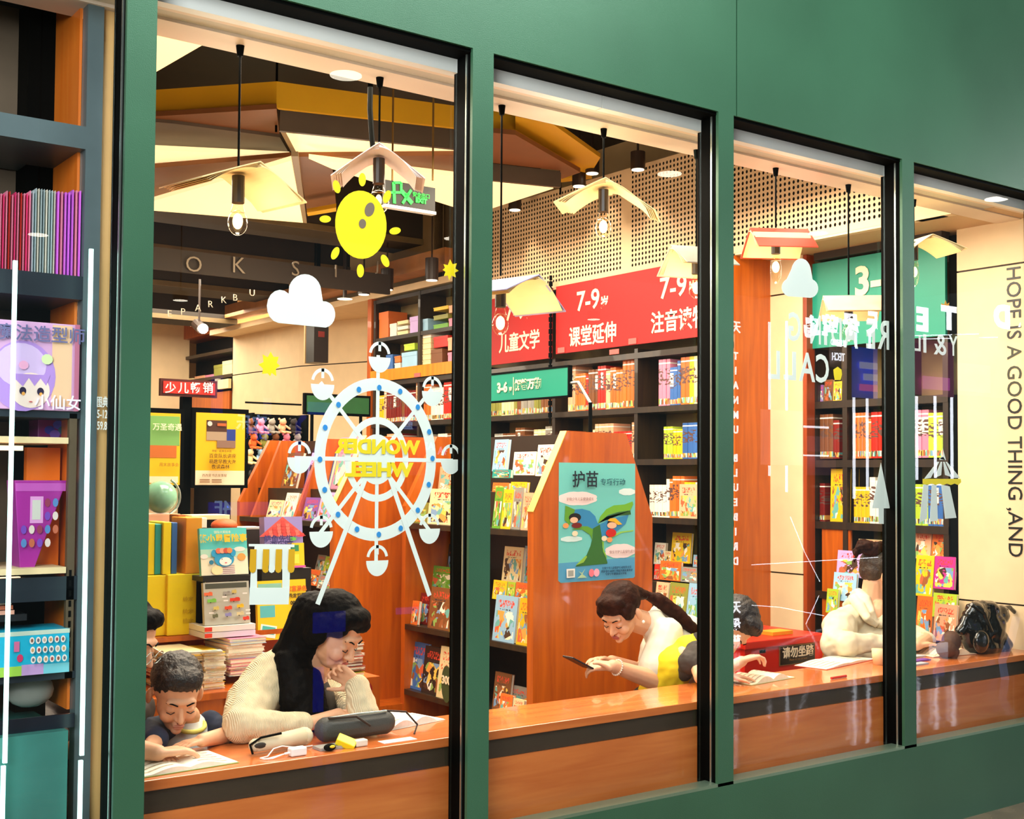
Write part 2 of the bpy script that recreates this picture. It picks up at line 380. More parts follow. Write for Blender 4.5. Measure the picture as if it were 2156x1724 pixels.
# HOPE IS A GOOD THING ,AND : reads downwards on the right hand wall, each letter turned a quarter clockwise
pA = at(2131, 563, X=6.148); pB = at(2138, 1172, X=6.148)
t = text('HOPE IS A GOOD THING ,AND', .118, M('black_lettering', '0c0c0c', .4, noise=0), ((6.148), (pA.y+pB.y)/2, (pA.z+pB.z)/2), (0, 0, -1), (0, -1, 0), 'wall_lettering', ext=.002)
L_ = max(v.co.z for v in t.data.vertices)-min(v.co.z for v in t.data.vertices)
f_ = (pA.z-pB.z)/L_; cz_ = (pA.z+pB.z)/2; mz_ = (max(v.co.z for v in t.data.vertices)+min(v.co.z for v in t.data.vertices))/2
for v in t.data.vertices: v.co.z = cz_+(v.co.z-mz_)*f_
wl = empty('wall_lettering', (6.148, (pA.y+pB.y)/2, cz_), 'black capital lettering running down the cream wall at far right', 'lettering'); t.name = 'capitals'; t['kind'] = 'stuff'; into(wl, t)
# ================================================================= CEILING FEATURE: yellow and grey angular frames with glowing panels
LUM = emit('luminous_ceiling_panel', 'ffe2a8', 1.05)
YEL = M('yellow_ceiling_frame', 'd9a516', .5, noise=.06, nscale=2); GRY = M('grey_ceiling_frame', '5b4f44', .5, .2, noise=.15, nscale=3)
BRN = M('brown_ceiling_frame', '7a4a26', .5, noise=.15, nscale=3); TRIM = M('beige_frame_edge', 'a08a68', .5, noise=0)
rootc = empty('angular_ceiling_lamp', (2.6, 2.2, 3.7), 'large angular ceiling lamp with yellow rim and glowing cream panels', 'ceiling lamp')
def cpoly(name, m, pts, z, th=.03, up=True):
    p = [at(x, y, Z=z) for x, y in pts]
    o = MB().mat(m).prism(p, (0, 0, th)).build(name); into(rootc, o); return o
Q = cpoly
Q('light_panel', LUM, [(300, 60), (428, 94), (300, 168)], 3.42)
def vband(name, m, bot, top, z0, th=.03):
    for (b0, b1), (t0, t1) in zip(zip(bot, bot[1:]), zip(top, top[1:])):
        a, b = at(*b0, Z=z0), at(*b1, Z=z0); za_, zb_ = at(*t0, Y=a.y).z, at(*t1, Y=b.y).z; n = (b-a).cross(VZ).normalized(); n = n if n.y > 0 else -n
        o = MB().mat(m).prism([a, b, Vector((b.x, b.y, zb_)), Vector((a.x, a.y, za_))], n*th).build(name); into(rootc, o)
vband('yellow_rim', YEL, [(280, 246), (582, 227), (1085, 283), (1221, 361)], [(280, 192), (582, 171), (1085, 240), (1264, 325)], 3.76)
Q('yellow_rim', YEL, [(1165, 262), (1264, 332), (1243, 366), (1221, 361), (1085, 283), (1085, 245)], 3.79)
Q('yellow_rim', YEL, [(1182, 377), (1243, 366), (1247, 376), (1181, 384)], 3.78)
Q('brown_rim', BRN, [(280, 248), (582, 229), (589, 289), (364, 260), (280, 252)], 3.74)
Q('grey_rim', GRY, [(280, 253), (364, 260), (589, 289), (612, 328), (280, 312)], 3.72)
vband('grey_rim', GRY, [(589, 275), (1000, 318)], [(582, 228), (1000, 271)], 3.66)
Q('light_panel', LUM, [(280, 313), (609, 329), (280, 355)], 3.66)
Q('brown_rim', BRN, [(280, 357), (612, 330), (612, 338), (280, 438)], 3.62)
Q('light_panel', LUM, [(280, 436), (613, 338), (638, 469), (280, 440)], 3.55)
Q('frame_edge', TRIM, [(613, 329), (628, 329), (646, 470), (638, 469)], 3.54)
Q('frame_edge', TRIM, [(589, 275), (601, 277), (628, 329), (618, 329)], 3.68)
Q('light_panel', LUM, [(601, 277), (1000, 318), (1000, 325), (628, 328)], 3.67)
Q('brown_rim', BRN, [(628, 330), (1000, 327), (1000, 374), (648, 334), (700, 356), (708, 436), (646, 446)], 3.64)
Q('light_panel', LUM, [(650, 334), (1000, 376), (1000, 450), (700, 356)], 3.60)
Q('yellow_rim', YEL, [(646, 448), (708, 437), (708, 445), (648, 455)], 3.52)
Q('light_panel', LUM, [(1020, 380), (1165, 397), (1020, 444)], 3.60)
vband('grey_rim', GRY, [(1020, 378), (1181, 394)], [(1020, 342), (1179, 360)], 3.60)
Q('brown_rim', BRN, [(1020, 278), (1085, 284), (1222, 363), (1182, 377), (1179, 359), (1020, 341)], 3.70)
for x, y in ((582, 230), (1000, 280), (300, 250), (1180, 370), (640, 440)):
    p = at(x, y, Z=3.84); o = MB().mat(BLACK).cyl((p.x, p.y, 3.7), (p.x, p.y, 4.35), .008, n=6).build('hanger_rod'); into(rootc, o)
# ================================================================= COUNTER (reading table along the window)
ct = empty('reading_counter', (3.5, .28, 0), 'long orange veneered reading counter along the window', 'counter')
into(ct, bevel(MB().mat(ORANGE2).box((1.24, .12, .668), (6.1, .46, .70)).build('counter_top'), .003))
into(ct, MB().mat(M('dark_apron', '33291c', .5, noise=.1)).box((1.24, .128, .602), (6.1, .14, .667)).build('apron'))
into(ct, MB().mat(ORANGE2).box((1.24, .118, .36), (6.1, .145, .601)).build('front_panel'))
into(ct, MB().mat(M('front_panel_foot', '9a4a20', .5)).box((1.24, .12, .0), (6.1, .14, .36)).build('kick_panel'))
for x in (1.3, 2.5, 3.7, 4.9, 6.0): into(ct, MB().mat(BLACK).box((x-.02, .16, 0), (x+.02, .42, .667)).build('leg'))
# ================================================================= TALL RIGHT BOOKCASE (X=5.75)
bc = empty('tall_bookcase', (5.9, 4.2, 0), 'tall dark bookcase along the right side under the red age signs', 'bookcase')
into(bc, MB().mat(M('bookcase_back', '8a7448', .6)).box((6.03, 1.97, 0), (6.05, 6.58, 3.25)).build('back_panel'))
SH = [.42, .90, 1.335, 1.73, 2.09, 2.47]
for z in SH+[2.88, 3.24]:
    if z > 2.8: into(bc, MB().mat(DKWOOD).box((5.76, 5.03, z-.035), (6.03, 6.56, z)).build('shelf'))
    else: into(bc, MB().mat(DKWOOD).box((5.75, 1.97, z-.04), (6.03, 6.56, z)).build('shelf'))
into(bc, MB().mat(DKWOOD).box((5.99, 2.49, 0), (6.029, 2.53, 1.69)).build('upright'))
for y in (1.97, 2.88, 3.80, 4.75, 5.72, 6.5):
    into(bc, MB().mat(DKWOOD).box((5.756, y, 0), (6.03, y+.035, 3.24 if y > 5 else 2.5)).build('upright'))
into(bc, MB().mat(ORANGE).box((5.74, 6.55, 0), (6.05, 6.62, 3.26)).build('end_panel'))
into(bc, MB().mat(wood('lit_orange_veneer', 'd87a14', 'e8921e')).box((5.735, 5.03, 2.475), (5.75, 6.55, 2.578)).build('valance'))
for y in (5.72, 3.1): into(bc, MB().mat(M('pink_tag', 'e0605a', .5)).box((5.73, y-.05, 2.475), (5.734, y+.05, 2.51)).build('price_tag'))
# red sign band
RED = M('red_sign', 'a80a05', .6, noise=.05, nscale=2); CRT = M('cream_lettering', 'f6e2c0', .5, noise=0)
sb = empty('age_sign', (5.74, 2.9, 2.78), 'long red sign with cream characters for 7-9 year olds, behind the second and third windows', 'sign')
into(sb, MB().mat(RED).box((5.728, 1.97, 2.525), (5.745, 3.76, 3.035)).build('board'))
LX = (0, -1, 0)
def wtxt(b, s, y, z, par, x=5.726, m=CRT, bold=.003, sx=1): return text(b, s, m, (x, y, z), LX, VZ, 'lettering', .001, bold, parent=par, sx=sx)
wtxt('7-9', .20, 3.385, 2.885, sb); wtxt('岁', .09, 3.20, 2.85, sb)
wtxt('课堂延伸', .155, 3.335, 2.625, sb, sx=.86)
wtxt('7-9', .20, 2.50, 2.875, sb); wtxt('岁', .09, 2.31, 2.85, sb)
wtxt('注音读物', .155, 2.45, 2.645, sb, sx=.86)
sb2 = empty('age_sign', (5.74, 4.4, 2.78), 'shorter red sign with cream characters behind the left edge of the second window', 'sign')
into(sb2, MB().mat(RED).box((5.728, 3.82, 2.50), (5.745, 4.95, 3.035)).build('board'))
wtxt('7-9', .20, 4.27, 2.90, sb2); wtxt('岁', .09, 4.08, 2.865, sb2)
wtxt('儿童文学', .155, 4.22, 2.65, sb2, sx=.86)
for y, c in ((3.70, 'second'), ):
    into(sb, MB().mat(M('pink_tag', 'e0605a', .5)).box((5.722, y-.05, 2.53), (5.727, y+.03, 2.57)).build('price_tag'))
into(sb, MB().mat(M('pink_tag', 'e0605a', .5)).box((5.722, 2.86, 2.53), (5.727, 2.94, 2.57)).build('price_tag'))
rd = MB().mat(BLACK)
for k in range(24): rd.cyl((5.70, 3.79, 2.05+k*.045), (5.70, 3.79, 2.085+k*.045), .012 if k % 2 else .016, n=6)
rd.cyl((5.70, 3.79, 2.0), (5.70, 3.79, 3.05), .007, n=6); 
tag(rd.build('hanging_chain', SILVER), 'dark beaded hanging chain between the two red signs', 'chain')
# ---------------- recess bookcase (X=6.35) with the green sign
XR = 6.16; r0, r1 = at(1996, 900, X=XR).y, at(1707, 900, X=XR).y; ZT = at(1750, 731, X=XR).z
rc = empty('recessed_bookcase', (6.3, 1.2, 0), 'dark recessed bookcase below the teal age sign at right', 'bookcase')
into(rc, MB().mat(M('bookcase_back', '8a7448', .6)).box((6.42, r0, 0), (6.44, r1, 2.9)).build('back_panel'))
for z in (.42, .90, 1.335, 1.72, 2.09): into(rc, MB().mat(DKWOOD).box((XR, r0, z-.045), (6.42, r1, z)).build('shelf'))
for y in (r0, at(1885, 900, X=XR).y, at(1783, 900, X=XR).y, r1-.035): into(rc, MB().mat(DKWOOD).box((XR+.002, y, 0), (6.42, y+.035, ZT)).build('upright'))
into(rc, MB().mat(ORANGE).box((XR+.01, at(1788, 900, X=XR).y, .45), (XR+.025, at(1728, 900, X=XR).y, 1.29)).build('door'))
TEAL = M('teal_sign', '189078', .4, noise=.05, nscale=2)
ts = empty('age_sign', (6.33, 1.3, 2.6), 'teal sign with cream 3-6 lettering above the recessed bookcase', 'sign')
into(ts, MB().mat(TEAL).box((XR-.02, r0, ZT), (XR, r1, 2.965)).build('board'))
p36 = at(1844, 590, X=XR-.025); text('3-6', .24, CRT, p36, LX, VZ, 'lettering', .002, .008, parent=ts)
text('3-6', .25, CRT, (6.32, .80, 2.83), LX, VZ, 'lettering', .002, .008, parent=ts) if False else None
text('绘本 启蒙', .17, CRT, (6.32, 1.02, 2.5), LX, VZ, 'lettering', .002, .006, parent=ts) if False else None
# ================================================================= BOOKS AND BOXES
PAL = {'red': 'c8281c', 'orange': 'e0702a', 'yellow': 'e8c01c', 'green': '6aa832', 'teal': '2c9a90', 'blue': '3a6ab0', 'pale blue': '9ac4e0', 'purple': '8a5aa8',
       'pink': 'e88aa8', 'white': 'f2ead8', 'cream': 'ecd8a4', 'brown': '7a4a28', 'black': '2a2422', 'grey': '9a968c', 'dark red': '7a1c16', 'peach': 'f0b088', 'lime': 'b4d23a', 'olive': '8a8a3a', 'magenta': 'd03a98', 'lilac': 'c8a8e0'}
def ordn(n): return '%d%s' % (n, 'th' if 10 <= n % 100 <= 20 else {1: 'st', 2: 'nd', 3: 'rd'}.get(n % 10, 'th'))
_bm = {}
def book_mesh(kind, w, t, h):
    k = (kind, round(w, 3), round(t, 3), round(h, 3))
    if k in _bm: return _bm[k]
    mb = MB(); w2 = w/2
    if kind == 'cover':       # cover faces -Y ; spine on its left edge
        c = .002
        mb.mat(COVER).box((-w2, 0, 0), (w2, c, h)).box((-w2, t-c, 0), (w2, t, h)).box((-w2, c, 0), (-w2+c, t-c, h))
        mb.mat(PAPER).box((-w2+c, c, .003), (w2-.003, t-c, h-.003))
    else:                     # spine faces -Y, w = thickness of book, t = depth
        c = min(.003, w*.15)
        mb.mat(PLAIN if kind == 'magazine' else SPINE).prism([(-w2, .004, 0), (-w2*.5, 0, 0), (w2*.5, 0, 0), (w2, .004, 0), (w2-c, .008, 0), (-w2+c, .008, 0)], (0, 0, h))
        mb.box((-w2, .004, 0), (-w2+c, t, h)).box((w2-c, .004, 0), (w2, t, h))
        mb.mat(PAPER).box((-w2+c, .008, .003), (w2-c, t-.004, h-.004))
    _bm[k] = mb.mesh('book_'+kind); return _bm[k]
_bx = {}
PLAIN = bpy.data.materials.new('magazine_spine'); PLAIN.use_nodes = True; _n = PLAIN.node_tree.nodes.new('ShaderNodeObjectInfo'); PLAIN.node_tree.links.new(_n.outputs['Color'], PLAIN.node_tree.nodes['Principled BSDF'].inputs['Base Color'])
def q3(v, s=.005): return max(s, round(v/s)*s)
def book(kind, loc, rz, w, t, h, colour, label, cat='book', group=None, tilt=0, roll=0, name='book'):
    me = book_mesh(kind, w, t, h)
    o = bpy.data.objects.new(name, me); C.objects.link(o); o.location = loc
    o.rotation_euler = (Matrix.Rotation(rz, 3, 'Z') @ Matrix.Rotation(roll, 3, 'Y') @ Matrix.Rotation(-tilt, 3, 'X')).to_euler()
    jit = random.uniform(.82, 1.12); c = lin(PAL[colour]); o.color = (*[min(1, v*jit) for v in c], 1)
    return tag(o, label, cat, group)
NEG90 = -math.pi/2
def row_spines(y0, y1, x, z, h, where, group, cols, t=(.024, .045), depth=.17, hv=.04, skip=.0):
    """books standing with spines towards -X, laid from y0 (left in view) down to y1"""
    y = y0; n = 0; run = None; left = 0
    while True:
        if left <= 0:
            run = random.choice(cols); left = random.randint(1, 4); th = q3(random.uniform(*t), .006); hh = q3(h+random.uniform(-hv, hv), .02)
        if y-th < y1: break
        n += 1; left -= 1
        book('spine', (x+random.uniform(0, .006), y-th/2, z), NEG90, th-.001, depth, hh, run, '%s book, %s from left, %s' % (run, ordn(n), where), group=group)
        y -= th
        if random.random() < skip: y -= .05
def boxmesh(mb, w, d, h): return mb
def carton(p, q, rz, colour, label, group=None, name='storage_box', cat='box', lid=True, m=None):
    """box from corner p to q in world axes, lid as a part"""
    mm = m or M('card_'+colour.replace(' ', '_'), PAL.get(colour, colour), .45, noise=.05)
    c = Vector(((p[0]+q[0])/2, (p[1]+q[1])/2, p[2])); w, d, h = abs(q[0]-p[0])/2, abs(q[1]-p[1])/2, q[2]-p[2]
    root = MB().mat(mm).box((-w, -d, 0), (w, d, h*.8 if lid else h)).build(name); root.location = c; root.rotation_euler = (0, 0, rz)
    bevel(root, min(.003, h*.1)); tag(root, label, cat, group)
    if lid:
        MB().mat(mm).box((-w-.002, -d-.002, h*.74), (w+.002, d+.002, h)).build('lid', parent=root)
    return root
def rectX(x0, y0, x1, y1, X, zb=None):
    a = at(x0, y1, X=X); b = at(x1, y0, X=X); return a.y, b.y, (zb if zb is not None else min(a.z, b.z)), max(a.z, b.z) if zb is None else zb+max(.03, abs(b.z-a.z))
# ---- storage boxes on the two top shelves, seen through the first window
G_ = 'boxes on the top shelves of the tall bookcase'
for (x0, y0, x1, y1, zb, colr, lab) in [
    (797, 650, 817, 709, 2.88, 'orange', 'tall orange box file, leftmost on the top shelf of the tall bookcase'),
    (820, 676, 834, 706, 2.88, 'white', 'small white carton beside the tall orange box file'),
    (836, 670, 858, 678, 2.88+.1, 'cream', 'top carton of the flat cream stack on the top shelf'),
    (836, 679, 858, 690, 2.88+.05, 'white', 'middle carton of the flat cream stack on the top shelf'),
    (836, 691, 858, 703, 2.88, 'cream', 'bottom carton of the flat cream stack on the top shelf'),
    (862, 660, 880, 698, 2.88, 'lilac', 'lilac speckled box at the right end of the left top bay'),
    (888, 666, 900, 694, 2.88, 'pale blue', 'slim pale blue box, leftmost in the right top bay'),
    (912, 652, 942, 660, 2.88+.16, 'yellow', 'flat yellow box on top of the green stack'),
    (912, 660, 942, 675, 2.88+.08, 'olive', 'olive box in the middle of the green stack'),
    (912, 675, 942, 690, 2.88, 'green', 'green box at the bottom of the green stack'),
    (944, 640, 967, 660, 2.88+.12, 'peach', 'peach box on top of the pink one, right end of top shelf'),
    (944, 660, 967, 682, 2.88, 'pink', 'pink box under the peach one, right end of top shelf'),
    (790, 738, 808, 762, 2.578, 'yellow', 'yellow box behind the top cabin of the ferris wheel decal'),
    (812, 740, 826, 774, 2.578, 'blue', 'bright blue box left of the striped stack on the orange valance'),
    (830, 760, 842, 774, 2.578, 'white', 'lower white box of the striped stack on the orange valance'),
    (830, 745, 842, 760, 2.578+.06, 'orange', 'upper orange box of the striped stack on the orange valance'),
    (845, 735, 877, 772, 2.578, 'pale blue', 'wide pale blue box with white front on the orange valance'),
    (850, 718, 872, 735, 2.578+.155, 'lime', 'lime and white packet lying on the wide pale blue box'),
    (907, 732, 930, 766, 2.578, 'brown', 'brown box under the red and white one on the orange valance'),
    (912, 702, 942, 730, 2.578+.14, 'red', 'red and white box high on the orange valance shelf'),
    (942, 738, 967, 762, 2.578, 'pink', 'lower pink packet at the right end of the orange valance'),
    (942, 706, 967, 737, 2.578+.1, 'peach', 'upper peach packet at the right end of the orange valance')]:
    ya, yb, za, zb2 = rectX(x0, y0, x1, y1, 5.78, zb)
    zb2 = min(zb2, za+abs(at(x0, y1, X=5.78).z-at(x0, y0, X=5.78).z))
    carton((5.785, yb, za), (5.985, ya, zb2), 0, colr, lab, G_)
for k in range(6):
    ya, yb, _, _ = rectX(883+(k == 3)*-2, 700, 906, 768, 5.78)
    carton((5.785, yb, 2.578+k*.048), (5.98, ya, 2.578+k*.048+.045), 0, 'cream' if k < 5 else 'white', '%s of six cream cartons stacked on the orange valance shelf' % ['lowest', 'second from the bottom', 'third from the bottom', 'third from the top', 'second from the top', 'topmost'][k], G_)
# ---- spine rows on the tall bookcase: bays between uprights y = 6.5 5.72 4.75 3.8 2.88 2.49 1.97
U = [6.5, 5.72, 4.75, 3.80, 2.88, 1.97]
warm = ['red', 'orange', 'cream', 'peach', 'brown', 'white']; mixed = ['red', 'orange', 'yellow', 'green', 'blue', 'white', 'pink', 'pale blue', 'cream', 'olive']
Hh = {2.09: .30, 1.73: .235, 1.335: .25, .90: .24}
levels = {2.09: 'top', 1.73: 'second', 1.335: 'third'}
bays = ['first bay', 'second bay', 'third bay', 'fourth bay', 'fifth bay']
for z, nm in levels.items():
    for i in range(5):
        y0, y1 = U[i]-.01, U[i+1]+.045
        cols = {0: ['dark red', 'brown', 'yellow', 'peach'], 1: warm+['pale blue', 'grey'], 2: ['olive', 'brown', 'grey', 'cream'], 3: ['red', 'peach', 'cream', 'brown', 'orange', 'pink'], 4: mixed}[i]
        if z == 1.73 and i == 4: cols = ['olive', 'yellow', 'blue', 'grey', 'red', 'lime', 'yellow']
        if z == 1.73 and i in (2,): y0 -= .1
        if i == 3 and z == 2.09: y0 = 3.70; y1 = 2.94
        if i == 4 and z == 2.09: y0 = 2.71
        if i == 4 and z == 1.73: y0 = 2.66
        if i == 4 and z == 1.335: y0 = 2.80; cols = ['red', 'white', 'orange', 'yellow', 'lime', 'white']
        if z == 1.335 and i in (1, 2): continue      # hidden behind the free-standing gondola
        row_spines(y0, y1, 5.79, z, Hh[z], '%s shelf, %s of tall bookcase' % (nm, bays[i]), 'books on the %s shelf of the tall bookcase' % nm, cols, t=(.026, .046) if i else (.04, .06))
# recess rows
for z, nm in ((2.09-.36, 'upper'), (1.335, 'lower')):
    yA, yB, yC, yD = r1-.04, at(1783, 900, X=XR).y, at(1885, 900, X=XR).y, r0
    for (y0, y1, wh, cols) in ((yB-.02, yC+.04, 'middle bay', ['orange', 'blue', 'yellow', 'white', 'red']), (yC-.01, yD+.04, 'right bay', ['red', 'orange', 'cream', 'pink', 'blue', 'lime', 'yellow']), (yA, yB+.04, 'left bay', ['dark red', 'brown', 'blue', 'black'])):
        if wh == 'left bay' and nm == 'lower': y1 = yA-.05
        row_spines(y0, y1, XR+.03, z, .27 if nm == 'upper' else .25, '%s shelf, %s of recessed bookcase' % (nm, wh), 'books in the recessed bookcase', cols, t=(.026, .05))
def coverX(x0, y0, x1, y1, X, colour, label, group=None, tilt=.18, th=.02, z=None, roll=0, name='picture_book'):
    """picture book with its cover towards -X, filling pixel rect on the plane X"""
    a = at(x0, (y0+y1)/2, X=X); b = at(x1, (y0+y1)/2, X=X); lo = at((x0+x1)/2, y1, X=X); hi = at((x0+x1)/2, y0, X=X)
    w_ = q3(abs(a.y-b.y)); h_ = q3((hi.z-lo.z)/math.cos(tilt))
    return book('cover', (X, (a.y+b.y)/2, lo.z if z is None else z), NEG90, w_, th, h_, colour, label, 'book', group, tilt, roll, name)
def coverY(x0, y0, x1, y1, Y, colour, label, group=None, tilt=.18, th=.02, z=None, roll=0, name='picture_book', rz=0):
    a = at(x0, (y0+y1)/2, Y=Y); b = at(x1, (y0+y1)/2, Y=Y); lo = at((x0+x1)/2, y1, Y=Y); hi = at((x0+x1)/2, y0, Y=Y)
    w_ = q3(abs(a.x-b.x)); h_ = q3((hi.z-lo.z)/math.cos(tilt))
    return book('cover', ((a.x+b.x)/2, Y, lo.z if z is None else z), rz, w_, th, h_, colour, label, 'book', group, tilt, roll, name)
# face-out books right of the poster gondola (tall bookcase lower shelves, second window)
g = 'picture books facing out behind the ponytail'
coverX(1430, 1013, 1468, 1085, 5.765, 'peach', 'cream book facing out at the right end of the third shelf', g, .02, z=1.337)
for a in [(1376, 1142, 1399, 1188, 'white', 'white book left of the yellow book above the red box'), (1398, 1160, 1412, 1186, 'cream', 'narrow cream book left of the yellow book above the red box'),
          (1412, 1122, 1452, 1185, 'yellow', 'tall yellow picture book above the square red one'), (1458, 1168, 1482, 1200, 'pale blue', 'pale round-motif book at the right end above the grey comic')]:
    coverX(a[0], a[1], a[2], a[3], 5.90, a[4], a[5], g, .1)
for a in [(1388, 1182, 1432, 1222, 'orange', 'square orange-red book in the middle row behind the ponytail'), (1433, 1195, 1468, 1226, 'grey', 'grey and brown comic right of the square orange-red book'), (1468, 1200, 1484, 1228, 'magenta', 'magenta edged book beside the grey comic'), (1376, 1188, 1387, 1220, 'red', 'narrow red book left of the square orange-red one')]:
    coverX(a[0], a[1], a[2], a[3], 5.80, a[4], a[5], g, .1)
for a in [(1376, 1226, 1402, 1290, 'peach', 'peach picture book, leftmost of front row behind the ponytail'), (1403, 1228, 1441, 1310, 'olive', 'olive picture book, second in front row behind the ponytail'), (1442, 1230, 1484, 1320, 'pale blue', 'blue-grey picture book with orange figures at the right of the front row')]:
    coverX(a[0], a[1], a[2], a[3], 5.70, a[4], a[5], g, .15)
row_spines(2.16, 2.04, 5.91, at(1460, 1190, X=5.9).z, .27, 'beside the tall yellow book', g, ['blue', 'green', 'orange', 'red'], t=(.024, .03), depth=.1)
lg = empty('display_ledge', (5.75, 2.3, .6), 'stepped dark display ledge under the tall bookcase', 'shelf')
into(lg, MB().mat(DKWOOD).box((5.62, 2.0, .0), (5.74, 2.8, at(1440, 1322, X=5.7).z)).build('front_step'))
into(lg, MB().mat(DKWOOD).box((5.745, 2.0, .0), (5.86, 2.8, at(1440, 1226, X=5.8).z-.01)).build('middle_step'))
into(lg, MB().mat(DKWOOD).box((5.87, 2.0, .0), (6.0, 2.8, at(1440, 1188, X=5.9).z-.01)).build('rear_step'))
# ================================================================= GONDOLAS
def gondola(X0, Y0, ylen, label, extra=()):
    r = empty('display_gondola', (X0+.4, Y0, 0), label, 'shelving')
    P_ = [(X0, 0), (X0+.80, 0), (X0+.80, 1.39), (X0+.61, 1.835), (X0+.21, 1.835), (X0, 1.43)]
    into(r, MB().mat(ORANGE).prism([(x, Y0, z) for x, z in P_], (0, .05, 0)).build('end_panel'))
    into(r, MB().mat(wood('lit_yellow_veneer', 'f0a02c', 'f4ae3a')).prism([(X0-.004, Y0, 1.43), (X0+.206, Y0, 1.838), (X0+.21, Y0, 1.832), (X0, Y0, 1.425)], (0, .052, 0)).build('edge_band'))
    y0, y1 = Y0+.05, Y0+.05+ylen
    into(r, MB().mat(M('gondola_back', '2a1c10', .5, noise=.2)).box((X0+.39, y0, .05), (X0+.41, y1, 1.83)).build('spine_panel'))
    for z, d in ((1.333, .0), (.755, .0), (.385, -.0), (1.52, .13)):
        into(r, MB().mat(DKWOOD).box((X0+d, y0, z-.03), (X0+.39, y1, z)).build('shelf'))
        into(r, MB().mat(DKWOOD).box((X0+.41, y0, z-.03), (X0+.80-d, y1, z)).build('shelf'))
    for z, d in ((1.52, .13),):
        into(r, MB().mat(DKWOOD).box((X0+d, y0, 1.333), (X0+d+.012, y1, 1.49)).build('riser'))
    into(r, MB().mat(DKWOOD).box((X0+.03, y0, 0), (X0+.77, y1, .12)).build('plinth'))
    into(r, MB().mat(ORANGE).prism([(x, y1, z) for x, z in P_], (0, .04, 0)).build('end_panel'))
    for y in extra: into(r, MB().mat(ORANGE).prism([(x, y, z) for x, z in [(X0+.02, 1.333), (X0+.39, 1.333), (X0+.39, 1.83), (X0+.22, 1.83)]], (0, .03, 0)).build('divider'))
    return r
G1 = gondola(3.72, 1.40, 1.16, 'orange-ended book gondola carrying the blue sprout poster')
G2 = gondola(3.36, 2.80, 1.25, 'plain orange-ended book gondola behind the woman in the cream cardigan', extra=(3.35, 3.95))
into(G2, MB().mat(ORANGE).box((3.30, 2.62, 0), (3.95, 2.80, .30)).build('plinth_step'))
# --- books on the left side of gondola 1 (X towards viewer)
g1 = 'picture books on the poster gondola, left side'
R_1 = [ # x0,y0,x1,y1,X,colour,label
 (1036, 925, 1064, 992, 3.92, 'pale blue', 'pale blue picture book in the top row left of the poster gondola'),
 (1078, 950, 1125, 1000, 3.93, 'white', 'white picture book with fruit drawings in the top row beside the poster gondola'),
 (1127, 936, 1168, 1002, 3.93, 'white', 'white book with a tall standing figure on the poster gondola'),
 (1036, 988, 1074, 1006, 3.87, 'teal', 'narrow teal box card in front of the top row'),
 (1074, 1000, 1108, 1022, 3.86, 'yellow', 'flat yellow box right of the teal card'),
 (1036, 1006, 1070, 1026, 3.86, 'orange', 'orange box card under the teal card'),
 (1036, 1024, 1052, 1110, 3.74, 'green', 'green picture book at the left end of the leaning front row'),
 (1053, 1028, 1074, 1112, 3.74, 'yellow', 'yellow picture book leaning in the front row, second from left'),
 (1076, 1024, 1094, 1112, 3.75, 'grey', 'grey booklet in the leaning front row, third from left'),
 (1096, 1034, 1116, 1114, 3.74, 'peach', 'peach picture book at the right end of the leaning front row'),
 (1056, 1152, 1096, 1225, 3.86, 'cream', 'cream book with a yellow square standing above the small yellow books'),
 (1098, 1150, 1114, 1228, 3.88, 'pale blue', 'pale blue book partly behind the orange end, middle shelf'),
 (1036, 1222, 1064, 1262, 3.80, 'yellow', 'small yellow book in second tier of the middle shelf'),
 (1066, 1226, 1082, 1264, 3.80, 'lime', 'small lime book in second tier of the middle shelf'),
 (1083, 1228, 1114, 1268, 3.80, 'orange', 'small orange-yellow book in second tier of the middle shelf'),
 (1036, 1256, 1082, 1352, 3.735, 'pale blue', 'pale blue book with red title in the front of the middle shelf'),
 (1086, 1268, 1114, 1366, 3.735, 'yellow', 'yellow comic book in the front of the middle shelf'),
 (1036, 1402, 1070, 1480, 3.78, 'brown', 'brown wrapped book on the lowest shelf, left'),
 (1064, 1418, 1112, 1475, 3.80, 'grey', 'grey-green book on the lowest shelf beside the orange end'),
 (1050, 1446, 1076, 1490, 3.73, 'orange', 'orange booklet low on the lowest shelf'),
 (1078, 1452, 1100, 1494, 3.72, 'cream', 'cream shaped book with black title on the lowest shelf'),
 (878, 1014, 896, 1068, 3.90, 'cream', 'small cream upright card behind the wheel decal, upper tier'),
 (900, 1030, 962, 1106, 3.76, 'cream', 'cream sticker sheet book with a big red shape'),
 (922, 985, 966, 1035, 3.92, 'peach', 'peach sheet book above the cream sticker sheet'),
 (852, 1060, 898, 1104, 3.76, 'olive', 'olive book left of the cream sticker sheet'),
 (938, 1146, 962, 1222, 3.98, 'black', 'black book with white title at the right edge of the first window'),
 (906, 1192, 952, 1240, 3.90, 'green', 'green framed book with an orange figure'),
 (946, 1224, 962, 1244, 3.88, 'white', 'white and red book right of the green framed one'),
 (880, 1236, 900, 1300, 3.80, 'dark red', 'dark red book left of the wrapped brown ones'),
 (900, 1242, 946, 1330, 3.735, 'brown', 'wrapped brown picture book in front of the green framed one'),
 (946, 1276, 962, 1334, 3.735, 'yellow', 'yellow-green book at the right edge of the first window'),
 (864, 1266, 878, 1316, 3.74, 'orange', 'small orange book near the far end of the middle shelf'),
 (848, 1372, 892, 1470, 3.76, 'blue', 'blue and orange book on the lowest shelf at far end'),
 (886, 1382, 926, 1480, 3.75, 'black', 'black book with white vertical title on the lowest shelf'),
 (918, 1384, 964, 1492, 3.73, 'cream', 'cream book with a dark green 300 badge')]
